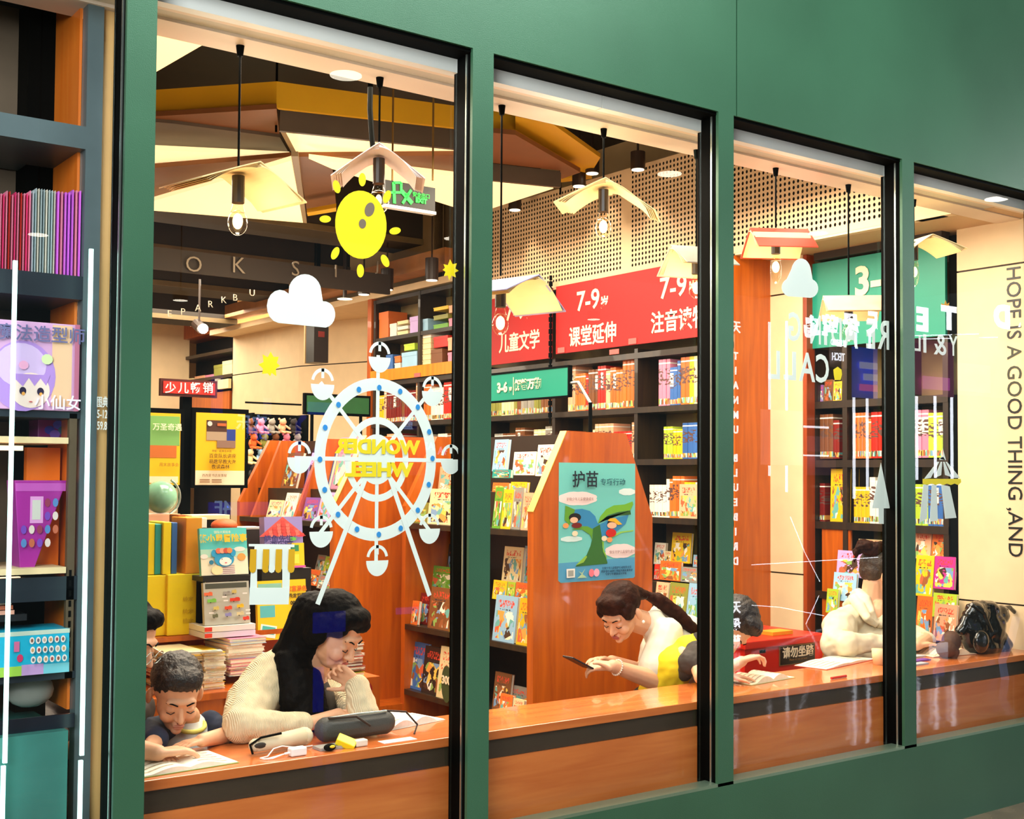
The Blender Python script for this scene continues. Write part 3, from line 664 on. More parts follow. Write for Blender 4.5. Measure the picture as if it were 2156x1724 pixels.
for (x0, y0, x1, y1, X, cl, lb) in R_1:
    o = coverX(x0, y0, x1, y1, X, cl, lb, g1, .12)
    zs = [z for z in (.385, .755, 1.333, 1.52) if abs(z-o.location.z) < .07]
    if zs: o.location.z = zs[0]+.001
def onX(o, items):      # flat prints on a face-out book
    pass
p = at(944, 1440, X=3.715)
bdg = MB().mat(M('badge_green', '3a4a2a', .5)).prism([(3.726, p.y+a, p.z+b) for a, b in circ(0, 0, .05, 20, .10)], (-.004, 0, 0)).build('badge'); 
bk = [o for o in bpy.data.objects if o.get('label', '').endswith('dark green 300 badge')][0]
bpy.context.view_layer.update()
def glue(o, par):
    bpy.context.view_layer.update(); o.parent = par; o.matrix_parent_inverse = par.matrix_world.inverted(); return o
bdg.location.x = -.02; glue(bdg, bk)
t = text('300', .06, CRT, (3.70, p.y, p.z+.02), LX, VZ, 'lettering', .001, .002); glue(t, bk)
# gondola 2 left side
g2 = 'picture books on the plain orange gondola'
for (x0, y0, x1, y1, X, cl, lb) in [
 (590, 970, 622, 1045, 3.52, 'brown', 'brown book on the sloping rack left of the blue reflection'),
 (560, 1045, 590, 1082, 3.42, 'cream', 'cream pad on the sloping rack, left'), (592, 1030, 618, 1084, 3.42, 'white', 'white pad on the sloping rack, second'),
 (640, 945, 664, 1020, 3.60, 'lilac', 'lilac book high on the rack left of the wheel decal'), (666, 950, 690, 1030, 3.60, 'blue', 'blue book high on the rack behind the wheel decal'),
 (694, 930, 728, 1040, 3.62, 'pink', 'pink box set high on the rack behind the wheel decal'), (634, 1040, 664, 1088, 3.42, 'purple', 'purple picture book in the front of the rack'),
 (666, 1030, 700, 1090, 3.42, 'lilac', 'lilac picture book in the front of the rack'),
 (662, 1168, 680, 1204, 3.50, 'grey', 'grey book on the middle shelf left of the plain orange end'), (678, 1172, 698, 1210, 3.48, 'lime', 'lime topped book left of the plain orange end'),
 (644, 1200, 668, 1232, 3.40, 'orange', 'orange book half hidden by the black hair'), (666, 1212, 694, 1240, 3.39, 'grey', 'grey patterned book beside the black hair')]:
    o = coverX(x0, y0, x1, y1, X, cl, lb, g2, .25)
    zs = [z for z in (.755, 1.333, 1.52) if abs(z-o.location.z) < .08]
    if zs: o.location.z = zs[0]+.001
# teal hanging topper on the poster gondola
tp = empty('topper_sign', (4.1, 1.9, 1.84), 'long teal 3-6 sign on a black bracket above the poster gondola', 'sign')
into(tp, MB().mat(TEAL).box((4.09, 1.59, 2.035), (4.105, 2.55, 2.185)).build('board'))
into(tp, MB().mat(BLACK).box((4.085, 1.58, 2.185), (4.11, 2.56, 2.195)).box((4.085, 1.58, 2.025), (4.11, 2.56, 2.035)).box((4.085, 1.58, 2.03), (4.11, 1.59, 2.19)).build('frame'))
into(tp, MB().mat(SILVER).tube([(4.1, 1.585, 2.10), (4.1, 1.52, 2.10), (4.1, 1.42, 1.985)], .009).build('arm'))
into(tp, MB().mat(BLACK).tube([(4.1, 1.42, 1.99), (4.1, 1.42, 1.83)], .010).cyl((4.1, 2.5, 1.83), (4.1, 2.5, 2.03), .01).build('post'))
text('3-6', .075, CRT, (4.086, 2.18, 2.105), LX, VZ, 'lettering', .001, .003, parent=tp); text('岁', .03, CRT, (4.086, 2.10, 2.09), LX, VZ, 'lettering', .001, .001, parent=tp)
text('解答万物', .06, CRT, (4.086, 1.94, 2.11), LX, VZ, 'lettering', .001, .003, parent=tp)
into(tp, MB().mat(CRT).box((4.085, 2.072, 2.06), (4.088, 2.075, 2.16)).build('rule'))
# ================================================================= POSTER on gondola 1
po = empty('sprout_poster', (4.13, 1.39, 1.37), 'blue poster with a green sprout and two cartoon children on the orange end panel', 'poster')
PX0, PX1, PZ0, PZ1 = 3.876, 4.393, 1.07, 1.676
PW, PH = PX1-PX0, PZ1-PZ0
_k = [0]
def ppoly(name, colr, pts, lay=None):   # pts in crop-6 pixels: x 40..1030, y 90..1640
    _k[0] += 1; y = 1.3985-.0003*_k[0]
    P3 = [(PX0+(x-40)/990*PW, y, PZ1-(v-90)/1550*PH) for x, v in pts]
    o = MB().mat(M('print_'+colr, colr, .45, noise=0)).prism(P3, (0, .0005, 0)).build(name); into(po, o); return o
def ptext(b, size, x, v, colr, bold=0, sx=1):
    return text(b, size, M('print_'+colr, colr, .5, noise=0), (PX0+(x-40)/990*PW, 1.382, PZ1-(v-90)/1550*PH), VX, VZ, 'lettering', .0005, bold, parent=po, sx=sx)
def cl(cx, cy, rx, ry, n=20): return [(cx+rx*math.cos(-2*math.pi*i/n), cy+ry*math.sin(-2*math.pi*i/n)) for i in range(n)]
def cloud(x0, x1, y0, y1):
    n = 28; pts = []
    for i in range(n):
        a = -2*math.pi*i/n; b = 1+.09*abs(math.sin(a*4)); pts.append(((x0+x1)/2+(x1-x0)/2*math.cos(a)*b, (y0+y1)/2+(y1-y0)/2*math.sin(a)*b))
    return [(max(42, min(1028, x)), y) for x, y in pts]
ppoly('sheet', '6cc4c0', [(40, 90), (1030, 90), (1030, 1610), (1010, 1630), (70, 1640), (40, 1610)][::-1])
ppoly('sea', '4f9cc4', [(42, 1388), (1028, 1350), (1028, 1608), (1010, 1628), (72, 1636), (42, 1608)][::-1])
ppoly('cloud', 'f0dcdc', cloud(45, 515, 470, 640)); ppoly('cloud', 'd8ecec', cloud(815, 1028, 425, 515)); ppoly('cloud', 'f0dcdc', cloud(640, 1028, 1170, 1350)); ppoly('cloud', 'cfe8e8', cloud(70, 330, 1045, 1115))
ppoly('hollow', '2f84b8', [(230, 700), (330, 690), (430, 720), (500, 790), (530, 880), (560, 900), (700, 830), (940, 780), (900, 900), (780, 1000), (600, 1080), (520, 1160), (460, 960), (330, 905), (240, 840)][::-1])
ppoly('stem', '2f6a2a', [(470, 950), (560, 900), (590, 1090), (590, 1200), (660, 1400), (660, 1420), (250, 1440), (390, 1300), (440, 1180), (470, 1060)][::-1])
ppoly('leaf', '5c9a2c', [(120, 645), (240, 700), (220, 780), (170, 900), (110, 830)][::-1]); ppoly('leaf', '5c9a2c', [(200, 960), (330, 960), (430, 1030), (460, 1100), (470, 960), (400, 920), (300, 920)][::-1])
ppoly('leaf', '6cae30', [(532, 890), (560, 800), (640, 700), (740, 650), (880, 640), (990, 600), (1000, 640), (960, 720), (800, 740), (660, 780)][::-1])
ppoly('leaf_shade', '2c5a1c', [(540, 880), (660, 790), (800, 745), (960, 725), (970, 775), (800, 785), (640, 800)][::-1])
ppoly('leaf', '7cb83c', [(585, 1120), (610, 1130), (610, 1230), (650, 1330), (650, 1360), (600, 1260)][::-1]); ppoly('leaf', '8aba40', [(250, 1425), (380, 1300), (395, 1320), (350, 1390)][::-1])
ppoly('branch', '8cc04c', [(700, 1060), (830, 1000), (1000, 985), (1000, 1000), (840, 1020), (710, 1085)][::-1])
for (x, y) in ((240, 0), (0, 0)): pass
ppoly('hair', '14100e', cl(238, 800, 76, 55)); ppoly('face', 'f2b898', cl(225, 835, 50, 38)); ppoly('jacket', '701c14', cl(260, 905, 65, 35))
ppoly('hair', '14100e', cl(720, 880, 66, 45)); ppoly('cap', 'e8b020', [(655, 850), (690, 822), (760, 820), (800, 860), (850, 905), (790, 910), (740, 870), (680, 858)][::-1]); ppoly('face', 'f2b898', cl(712, 915, 62, 42)); ppoly('jumper', 'c41c14', cl(700, 1015, 68, 55))
for cx, cy in ((120, 905), (235, 1010), (610, 1085), (680, 1105)): ppoly('flower', 'e8985a' if cx in (120, 680) else 'f0d8b8', cl(cx, cy, 36, 34))
ppoly('small_square', 'e8e8e0', [(130, 1465), (235, 1463), (235, 1578), (133, 1580)][::-1]); ppoly('square_print', '9aa09a', [(148, 1485), (218, 1483), (218, 1560), (150, 1562)][::-1])
ppoly('little_sprout', 'a8c8a0', [(265, 1590), (385, 1588), (330, 1540), (365, 1470), (325, 1525), (280, 1500), (318, 1542)][::-1])
ppoly('badge', 'e8788a', cl(445, 1530, 34, 52)); ppoly('badge', 'f0a8c0', cl(510, 1530, 36, 52))
ptext('护苗', .088, 350, 320, '0c1c2c', .0012); ptext('专项行动', .038, 705, 345, '1c5c68', .0004, 1.15)
ptext('护助少年儿童健康成长', .018, 285, 565, '9a7a7a'); ptext('快乐守护儿童绿色成长', .018, 835, 1270, '9a7a7a')
ptext('全国少年儿童保护行动组委会宣', .0145, 760, 1478, '123a5c'); ptext('把护苗行动进行到底共创未来美好', .0145, 765, 1520, '123a5c'); ptext('守护少年健康成长环境', .0145, 750, 1558, '123a5c')

for k, (x0, x1, y0, y1, cl_) in enumerate(((1735, 1752, 795, 842, 'brown'), (1754, 1772, 800, 842, 'yellow'), (1722, 1733, 806, 842, 'purple'))):
    coverX(x0, y0, x1, y1, XR+.05, cl_, '%s pack on the top shelf of the recessed bookcase' % cl_, None, .05, z=2.0901)
def subp(root, part, o):
    o.data.transform(Matrix.Translation(-root.location)); o.parent = part; return o
# ================================================================= PENDANT LAMPS (open books as shades)
BULB = emit('warm_bulb_glow', 'ffd890', 9); BGL = glassmat('bulb_glass', (1, .95, .85), 1.3)
SHADE = M('paper_shade', 'f0d8a0', .7, noise=.05); SHW = M('white_paper_shade', 'f0dcd4', .7, noise=.04); REDP = M('red_book_cover', 'd03a18', .5)
def pendant(capx, zap, ax, wl, dl, wr, dr, L, rot, label, cov=SHADE, inn=SHADE, lit=1, bulb_r=.032, long=0):
    """cap at soffit (capx,.31,3.016). Book roof: ridge along direction rot (about z), length L, left wing width wl dropping dl, right wing wr dropping dr"""
    r = empty('pendant_lamp', (capx, .31, 3.016), label, 'lamp', 'pendant lamps with open-book shades')
    into(r, MB().mat(BLACK).cyl((capx, .31, 3.016), (capx, .31, 2.98), .014, .010).build('ceiling_cap'))
    into(r, MB().mat(BLACK).cyl((capx, .31, zap), (capx, .31, 2.985), .0042, n=6).build('cord'))
    Rm = Matrix.Rotation(R_(rot), 3, 'Z'); o0 = Vector((capx+ax, .31, zap))
    def V(a, b, c): return o0+Rm @ Vector((a, b, c))       # a across wings, b along ridge
    def sheet(name, m, s, wdt, drop, off, th, curve, l2, bo=0):
        n = 8; mb = MB().mat(m); prof = []
        for i in range(n+1):
            f = i/n; prof.append((s*f*wdt, -drop*f**curve-off))
        up = [(a, c) for a, c in prof]; dn = [(a, c-th) for a, c in prof]
        poly = up+dn[::-1]
        vs0 = [mb.bm.verts.new(V(a, -l2/2+bo, c)) for a, c in poly]; vs1 = [mb.bm.verts.new(V(a, l2/2+bo, c)) for a, c in poly]
        k = len(poly)
        for i in range(n):
            mb.bm.faces.new([vs0[i], vs0[i+1], vs0[k-2-i], vs0[k-1-i]]); mb.bm.faces.new([vs1[i+1], vs1[i], vs1[k-1-i], vs1[k-2-i]])
        for i in range(k): mb.bm.faces.new([vs0[(i+1) % k], vs0[i], vs1[i], vs1[(i+1) % k]])
        return into(r, mb.build(name))
    sheet('book_cover', cov, -1, wl, dl, 0, .004, 1.05, L); sheet('book_cover', cov, 1, wr, dr, 0, .004, 1.05, L)
    for k in range(4):
        sheet('page', inn, -1, wl*(.93-.05*k), dl*(.92-.12*k)+.008*k, .005+.004*k, .0025, 1.2+.2*k, L*.94, .004*k)
        sheet('page', inn, 1, wr*(.93-.04*k), dr*(.94-.10*k)+.008*k, .005+.004*k, .0025, 1.15+.2*k, L*.94, -.004*k)
    sk_ = into(r, MB().mat(M('lamp_socket', '2e2218', .4)).cyl((capx, .31, zap-.03), (capx, .31, zap-.12), .021).build('socket'))
    z = zap-.12
    subp(r, sk_, MB().mat(BGL).cyl((capx, .31, z+.005), (capx, .31, z-.03), .014, .024).ell((capx, .31, z-.065-long/2), ((bulb_r, 0, 0), (0, bulb_r, 0), (0, 0, .042+long)), 16, 10).build('bulb', smooth=True))
    if lit:
        subp(r, sk_, MB().mat(BULB).ell((capx, .31, z-.06), ((.017, 0, 0), (0, .017, 0), (0, 0, .026)), 10, 8).build('filament', smooth=True))
        l = bpy.data.lights.new('bulb_light', 'POINT'); l.energy = 4*lit; l.color = (1, .78, .48); l.shadow_soft_size = .03
        lo_ = bpy.data.objects.new('bulb_light', l); C.objects.link(lo_); lo_.location = (capx, .31, z-.16)
    else: subp(r, sk_, MB().mat(M('dim_filament', 'ffe8c0', .3, emis=1.2, noise=0)).ell((capx, .31, z-.06), ((.012, 0, 0), (0, .012, 0), (0, 0, .022)), 10, 8).build('filament'))
    return r
caps = [at(x, y, Z=3.016).x for x, y in [(505, 97), (797, 165), (1050, 225), (1269, 272), (1463, 317), (1637, 353), (1790, 388), (1935, 418)]]
def za(i, y, x): return at(x, y, Y=.31).z
pendant(caps[0], za(0, 352, 506), .0, .22, .09, .19, .10, .24, 12, 'leftmost pendant lamp with a yellowed open-book shade, behind first window', SHADE, SHADE)
pendant(caps[1], za(1, 316, 797), .0, .165, .12, .16, .12, .22, -30, 'pendant lamp with a white paper shade and unlit bulb above the yellow sun decal', SHW, SHW, 0, .038)
pendant(caps[2], za(2, 580, 1050), .06, .20, .08, .17, .12, .25, 15, 'pendant lamp with a short cream shade by the left edge of the second window', M('lilac_shade', 'a8a0c8', .6), SHADE)
pendant(caps[3], za(3, 384, 1269), .03, .21, .09, .20, .14, .23, -48, 'pendant lamp with a creamy open-book shade in the middle of the second window', SHADE, SHADE, 1.3)
pendant(caps[4], za(4, 518, 1463), .0, .17, .10, .15, .11, .24, 70, 'low pendant lamp with grey-cream shade at right edge of the second window', M('grey_shade', 'b8ac98', .6), SHADE, 1.3)
pendant(caps[5], za(5, 480, 1637), .02, .15, .11, .16, .11, .27, 58, 'pendant lamp with a red book cover shade in the third window', REDP, SHADE, 1, .026, .02)
pendant(caps[6], za(6, 621, 1790), .03, .16, .09, .16, .10, .28, 48, 'pendant lamp with a beige book shade above the white sign reflection', M('beige_shade', 'e8c8a0', .7), SHADE, .6)
pendant(caps[7], za(7, 500, 1935), .05, .15, .10, .20, .06, .22, -20, 'rightmost pendant lamp with a cream page shade in the fourth window', SHADE, SHADE, 1, .026, .02)
# ---------------- exit sign on chains
ex = empty('exit_sign', (3.35, 2.0, 3.13), 'black hanging exit sign with green running figure', 'sign')
a = at(812, 378, Y=2.0); b = at(916, 446, Y=2.0)
into(ex, MB().mat(M('sign_black', '1a1612', .4, noise=0)).box((a.x, 2.0, b.z), (b.x, 2.03, a.z)).build('body'))
into(ex, MB().mat(WHITE).box((a.x-.004, 1.995, b.z-.015), (b.x+.004, 2.035, b.z)).build('bottom_rail'))
EG = emit('exit_green', '20f040', .9)
def exq(x0, y0, x1, y1): p = at(x0, y0, Y=1.996); q = at(x1, y1, Y=1.996); return p, q
def bar(x0, y0, x1, y1, wd, m=EG, Y=1.994, name='stroke', par=ex):
    p, q = at(x0, y0, Y=Y), at(x1, y1, Y=Y); d = (q-p).normalized(); n = Vector((-d.z, 0, d.x))*wd/2
    return into(par, MB().mat(m).prism([p+n, q+n, q-n, p-n], (0, .003, 0)).build(name))
bar(829, 384, 831, 428, .016); bar(829, 384, 845, 384, .014); bar(845, 384, 845, 405, .012); bar(822, 405, 845, 405, .012)
bar(846, 402, 868, 428, .022); bar(866, 400, 848, 428, .014); bar(852, 410, 862, 408, .012)
text('安全出口', .027, EG, at(887, 412, Y=1.994), VX, VZ, 'lettering', .001, 0, parent=ex); text('EXIT', .034, EG, at(887, 423, Y=1.994), VX, VZ, 'lettering', .001, .002, parent=ex)
for x in (826, 911):
    p = at(x, 380, Y=2.015); into(ex, MB().mat(M('brass_chain', '8a6a3a', .4, .6)).cyl((p.x, 2.015, p.z), (p.x, 2.015, 4.35), .006, n=6).build('chain'))
p = at(783, 180, Y=1.2); q = at(790, 312, Y=1.2)
tag(MB().mat(BLACK).tube([(at(783, 150, Y=1.2).x, 1.2, 4.34), at(779, 230, Y=1.2), at(783, 290, Y=1.2), at(787, 330, Y=1.2)], .012).build('black_cable'), 'thick black cable hanging beside the white-shaded pendant lamp', 'cable')
# ---------------- can downlights on the fascia, track spots, discs
CAN = M('can_dark_brown', '2c1c12', .4, noise=0); DISC = emit('downlight_disc', 'fff0d0', 3)
def can(loc, label, h=.12, r=.05):
    o = empty('ceiling_spotlight', loc, label, 'lamp', 'round can spotlights'); x, y, z = loc
    into(o, MB().mat(CAN).cyl((x, y, z), (x, y, z+h), r, n=16).build('can_body')); into(o, MB().mat(DISC).cyl((x, y, z-.004), (x, y, z+.002), r*.85, n=16).build('lens'))
    into(o, MB().mat(CAN).cyl((x, y, z+h), (x, y, 4.35), .008, n=6).build('stem'))
    l = bpy.data.lights.new('spot_light', 'SPOT'); l.energy = 10; l.color = WARM; l.spot_size = R_(60); l.spot_blend = .6; l.shadow_soft_size = .05
    lo_ = bpy.data.objects.new('spot_light', l); C.objects.link(lo_); lo_.location = (x, y, z-.02)
    lo_.rotation_euler = (Vector((5.75, y-.1, z-.9))-Vector((x, y, z))).to_track_quat('-Z', 'Y').to_euler()
for (x, y, l) in [(1084, 442, 'can spotlight over the left end of the perforated fascia'), (1219, 392, 'second can spotlight from the left over the perforated fascia'), (1247, 365, 'can spotlight touching the yellow ceiling corner'), (1343, 357, 'rightmost can spotlight over the perforated fascia')]:
    p = at(x, y, X=5.6); can((5.6, p.y, p.z), l)
for (x, y, l) in [(909, 590, 'right track spotlight near the small yellow star decal'), (815, 610, 'middle track spotlight above the dark bookcase'), (766, 620, 'left track spotlight beside the cloud decal')]:
    p = at(x, y, X=5.4); can((5.4, p.y, p.z), l, .18, .055)
for (x, y, l) in [(726, 630, 'small recessed downlight in the cream ceiling behind the cloud decal')]:
    p = at(x, y, Z=3.24); tag(MB().mat(DISC).cyl(p, p+VZ*.004, .07, n=16).mat(CAN).cyl(p+VZ*.004, (p.x, p.y, 4.35), .02, n=8).build('recessed_downlight'), l, 'lamp')
p = at(428, 692, Y=7.2)
sp = empty('bright_spotlight', p, 'very bright round spotlight above the far shelves at left', 'lamp')
into(sp, MB().mat(emit('very_bright_lens', 'fff4e0', 30)).sph(p, .045).build('lens')); into(sp, MB().mat(CAN).cyl(p+VY*.03, p+VY*.16+VZ*.06, .05).build('can_body'))
into(sp, MB().mat(CAN).cyl(p+VY*.1+VZ*.05, (p.x, p.y+.1, 3.55), .01, n=6).build('stem'))
# ---------------- far left background shelving (seen left in the first window)
fb = empty('far_bookcase', (6.1, 11.4, 0), 'far dark bookcase with an orange frame, behind the red bestseller sign', 'bookcase')
a = at(368, 716, X=6.05); b = at(490, 693, X=6.05)
into(fb, MB().mat(ORANGE).box((6.02, b.y, b.z), (6.4, a.y, b.z+.28)).build('header'))
into(fb, MB().mat(ORANGE).box((6.02, a.y-.0, 0), (6.1, a.y+.12, b.z+.28)).build('end_panel'))
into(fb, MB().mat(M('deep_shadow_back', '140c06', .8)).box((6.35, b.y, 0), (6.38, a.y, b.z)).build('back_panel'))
z1 = at(430, 795, X=6.05).z
for z in (at(430, 760, X=6.05).z+.1, z1, z1-.5, z1-1.0): into(fb, MB().mat(DKWOOD).box((6.05, b.y, z-.04), (6.35, a.y, z)).build('shelf'))
into(fb, MB().mat(ORANGE).box((6.02, b.y, at(430, 870, X=6.05).z+.02), (6.05, a.y, at(430, 830, X=6.05).z)).build('valance'))
for i, (x0, y0, x1, y1, cl_) in enumerate([(372, 788, 405, 794, 'cream'), (410, 784, 430, 794, 'peach'), (432, 786, 450, 795, 'pink'), (450, 779, 468, 796, 'olive'), (468, 773, 489, 796, 'cream')]):
    ya, yb, za_, zb_ = rectX(x0, y0, x1, y1, 6.1, z1)
    carton((6.1, yb, z1+.001), (6.3, ya, zb_+.06*(i > 2)), 0, cl_, 'packet %s on the far dark bookcase' % ['leftmost', 'second from left', 'in the middle', 'second from right', 'rightmost'][i], 'packets on the far bookcase', 'packet', 'packet')
for i, (x0, y0, x1, y1, cl_) in enumerate([(462, 797, 484, 820, 'cream'), (455, 797, 462, 820, 'grey')]):
    ya, yb, za_, zb_ = rectX(x0, y0, x1, y1, 6.0)
    carton((5.98, yb, za_), (6.02, ya, zb_), 0, cl_, ['cream packet right of the red bestseller sign', 'grey packet right of the red bestseller sign'][i], None, 'packet', 'packet', False)
struct(MB().mat(CREAM).box((5.3, 11.9, 0), (6.1, 12.0, 4.3)).build('wall_far'))
# ---------------- price board boxes hanging near the far cream wall
p = at(677, 640, Y=6.2)
hb = empty('hanging_box_sign', p, 'black hanging box lamp under the cloud decal', 'sign')
a, b = at(662, 655, Y=6.2), at(691, 764, Y=6.2)
into(hb, MB().mat(M('sign_black', '1a1612', .4)).box((a.x, 6.2, b.z), (b.x, 6.35, a.z)).build('body')); into(hb, MB().mat(BLACK).cyl((p.x, 6.27, a.z), (p.x, 6.27, 4.35), .02, n=8).build('rod'))
into(hb, MB().mat(M('dim_red_print', '701c14', .5)).box((a.x+.04, 6.196, (a.z+b.z)/2), (a.x+.1, 6.2, (a.z+b.z)/2+.05)).build('print'))
a, b = at(643, 660, Y=6.4), at(662, 766, Y=6.4)
yb_ = tag(MB().mat(M('beige_board', '9a7c54', .5)).box((a.x, 6.4, b.z), (b.x+.03, 6.42, a.z)).build('price_board'), 'beige board with a black yuan sign beside the black hanging box', 'sign')
t = text('¥', .11, BLACK, ((a.x+b.x)/2, 6.395, (a.z+b.z)/2+.02), VX, VZ, 'lettering', .002, .003); t.parent = yb_; MB().mat(BLACK).cyl((b.x, 6.41, a.z), (b.x, 6.41, 4.35), .008, n=6).build('rod', parent=yb_)
# green chalkboard
a, b = at(648, 832, Y=5.4), at(778, 872, Y=5.4)
cb = tag(MB().mat(BLACK).box((a.x-.02, 5.42, b.z-.02), (b.x+.02, 5.45, a.z+.02)).mat(M('chalkboard_green', '1c5a2c', .6)).box((a.x, 5.41, b.z), (b.x, 5.42, a.z)).mat(BLACK).box((a.x+.05, 5.43, 0), (a.x+.07, 5.45, b.z)).box((b.x-.07, 5.43, 0), (b.x-.05, 5.45, b.z)).build('chalkboard'), 'green chalkboard behind the top left of the wheel decal', 'board')
# plush toy wall
rk = empty('toy_rack', at(575, 1080, Y=5.2), 'tall dark rack hung with soft toys behind the yellow poster', 'rack')
rx0, rx1 = at(512, 1000, Y=5.35).x, at(630, 1000, Y=5.35).x; ztp = at(560, 872, Y=5.35).z
into(rk, MB().mat(BLACK).box((rx0, 5.36, 0), (rx1, 5.40, ztp)).build('back_board'))
for k in range(5): into(rk, MB().mat(BLACK).cyl((rx0, 5.33, 1.2+k*.24), (rx1, 5.33, 1.2+k*.24), .008, n=6).build('rail'))
into(rk, MB().mat(BLACK).box((rx1-.02, 5.2, 0), (rx1, 5.36, ztp)).box((rx0, 5.2, 0), (rx0+.02, 5.36, ztp)).build('side_frame'))
def plush(c, s, col, label):
    m = M('plush_'+col.replace(' ', '_'), PAL.get(col, '8a6a4a'), .9, bump=.6, bscale=90, noise=.2, nscale=20); x, y, z = c
    o = MB().mat(m).ell((x, y, z), ((s*.55, 0, 0), (0, s*.4, 0), (0, 0, s*.6))).ell((x, y-.02, z+s*.75), ((s*.45, 0, 0), (0, s*.4, 0), (0, 0, s*.4))).build('soft_toy', smooth=True)
    tag(o, label, 'toy', 'soft toys on the dark rack')
    for sx in (-1, 1):
        MB().mat(m).sph((x+sx*s*.35, y, z+s*1.1), s*.16, 8, 6).build('ear', parent=o, smooth=True); MB().mat(m).cone_cap((x+sx*s*.4, y-.01, z+s*.3), (x+sx*s*.7, y-.05, z-s*.1), s*.14, s*.12).build('arm', parent=o, smooth=True)
        MB().mat(m).cone_cap((x+sx*s*.25, y, z-s*.45), (x+sx*s*.35, y-.1, z-s*.6), s*.17, s*.14).build('leg', parent=o, smooth=True)
tc_ = ['brown', 'peach', 'cream', 'olive', 'grey', 'brown', 'orange', 'pink', 'black', 'pale blue']
i = 0
for rr in range(6):
    for cc in range(5):
        px_, py_ = 522+cc*23+(rr % 2)*8, 893+rr*32
        p = at(px_, py_, Y=5.22); col_ = tc_[(i*7+rr) % 10]
        plush((p.x, 5.2, p.z-.03), .062, col_, '%s soft toy, %s from the left in %s of the toy rack' % (col_, ordn(cc+1), ['the top row', 'the second row', 'the third row', 'the fourth row', 'the fifth row', 'the bottom row'][rr])); i += 1
# ---------------- poster stand and red sign
st = empty('poster_stand', (2.14, 1.98, 0), 'black display stand post carrying the red bestseller sign', 'stand')
xp = at(392, 900, Y=1.96).x; zt = at(392, 835, Y=1.96).z
into(st, MB().mat(BLACK).box((xp-.022, 1.95, 0), (xp+.022, 1.99, zt)).build('post')); into(st, MB().mat(BLACK).box((xp-.2, 1.8, 0), (xp+.2, 2.1, .02)).build('base'))
for z in (1.85, 1.60): into(st, MB().mat(BLACK).box((xp-.10, 1.955, z), (xp+.10, 1.965, z+.02)).build('bracket'))
a, b = at(338, 796, Y=1.93), at(457, 838, Y=1.93)
rs = empty('bestseller_sign', (xp, 1.94, a.z), 'small red framed sign with four white characters on the black stand', 'sign')
into(rs, MB().mat(M('maroon_frame', '4a1210', .4)).box((a.x, 1.93, b.z), (b.x, 1.95, a.z)).build('frame')); into(rs, MB().mat(M('bright_red_sign', 'e02a20', .4, noise=0)).box((a.x+.012, 1.925, b.z+.012), (b.x-.012, 1.93, a.z-.012)).build('face'))
for ch, x in zip('少儿畅销', (359, 386, 412, 438)): text(ch, .052, WHITE, at(x, 818, Y=1.922), VX, VZ, 'lettering', .001, .0008, parent=rs)
def framed(x0, y0, x1, y1, Y, label, kind):
    a, b = at(x0, y0, Y=Y), at(x1, y1, Y=Y); r = empty('framed_poster', ((a.x+b.x)/2, Y, b.z), label, 'poster')
    into(r, MB().mat(BLACK).box((a.x-.018, Y, b.z-.014), (b.x+.018, Y+.02, a.z+.022)).build('frame'))
    W, H = b.x-a.x, a.z-b.z; S = [0]
    def rc_(n, col, u0, v0, u1, v1, pts=None):
        S[0] += 1; y = Y-.0008*S[0]
        P_ = [(a.x+u*W, y, a.z-v*H) for u, v in (pts or [(u0, v0), (u1, v0), (u1, v1), (u0, v1)])]
        into(r, MB().mat(M('print_'+col, col, .45, noise=0)).prism(P_, (0, .0008, 0)).build(n))
    def tx(bd, s, u, v, col, bold=0): text(bd, s, M('print_'+col, col, .5, noise=0), (a.x+u*W, Y-.016, a.z-v*H), VX, VZ, 'lettering', .0004, bold, parent=r)
    rc_('sheet', 'f0b80c', 0, 0, 1, 1)
    if kind == 0:
        rc_('footer', 'f4d8b8', 0, .80, 1, 1); rc_('photo', '4a2a1c', .21, .10, .62, .38); rc_('photo', 'a89078', .21, .26, .62, .38); rc_('photo', '243a8a', .62, .22, .80, .48); rc_('photo', '8a6a5a', .42, .38, .80, .48); rc_('photo', 'c8c8c0', 0, 0, 0, 0, circ(.27, .15, .05, 12, .035)); rc_('photo', 'b85a2c', .42, .14, .6, .18)
        tx('带娃一起来绘本馆', .012, .5, .53, '5a3a08'); tx('百变队长讲座', .022, .52, .60, '5a3a08', .0001); tx('萌趣早教大海', .022, .52, .68, '5a3a08', .0001); tx('夜读森林', .022, .48, .75, '5a3a08', .0001); tx('西西里书店故事屋', .015, .36, .87, '6a4a18')
        for v in (.92, .95):
            rc_('line', '9a7a5a', .08, v, .28, v+.018); rc_('line', '9a7a5a', .32, v, .52, v+.018)
    else:
        rc_('scene', '7ab060', .2, .04, .98, .45); rc_('scene', 'c86a28', .1, .45, .9, .62); tx('万圣奇遇', .034, .62, .2, 'f0f0d0', .0003); tx('周末故事会', .018, .68, .72, '8a5a10')
        rc_('footer', 'f4d8b8', .1, .88, .95, .97)
    return r
framed(413, 868, 514, 1021, 1.90, 'yellow framed poster with photo collage and brown characters', 0)
framed(300, 868, 378, 1021, 1.90, 'yellow framed poster with green picture beside the left mullion', 1)
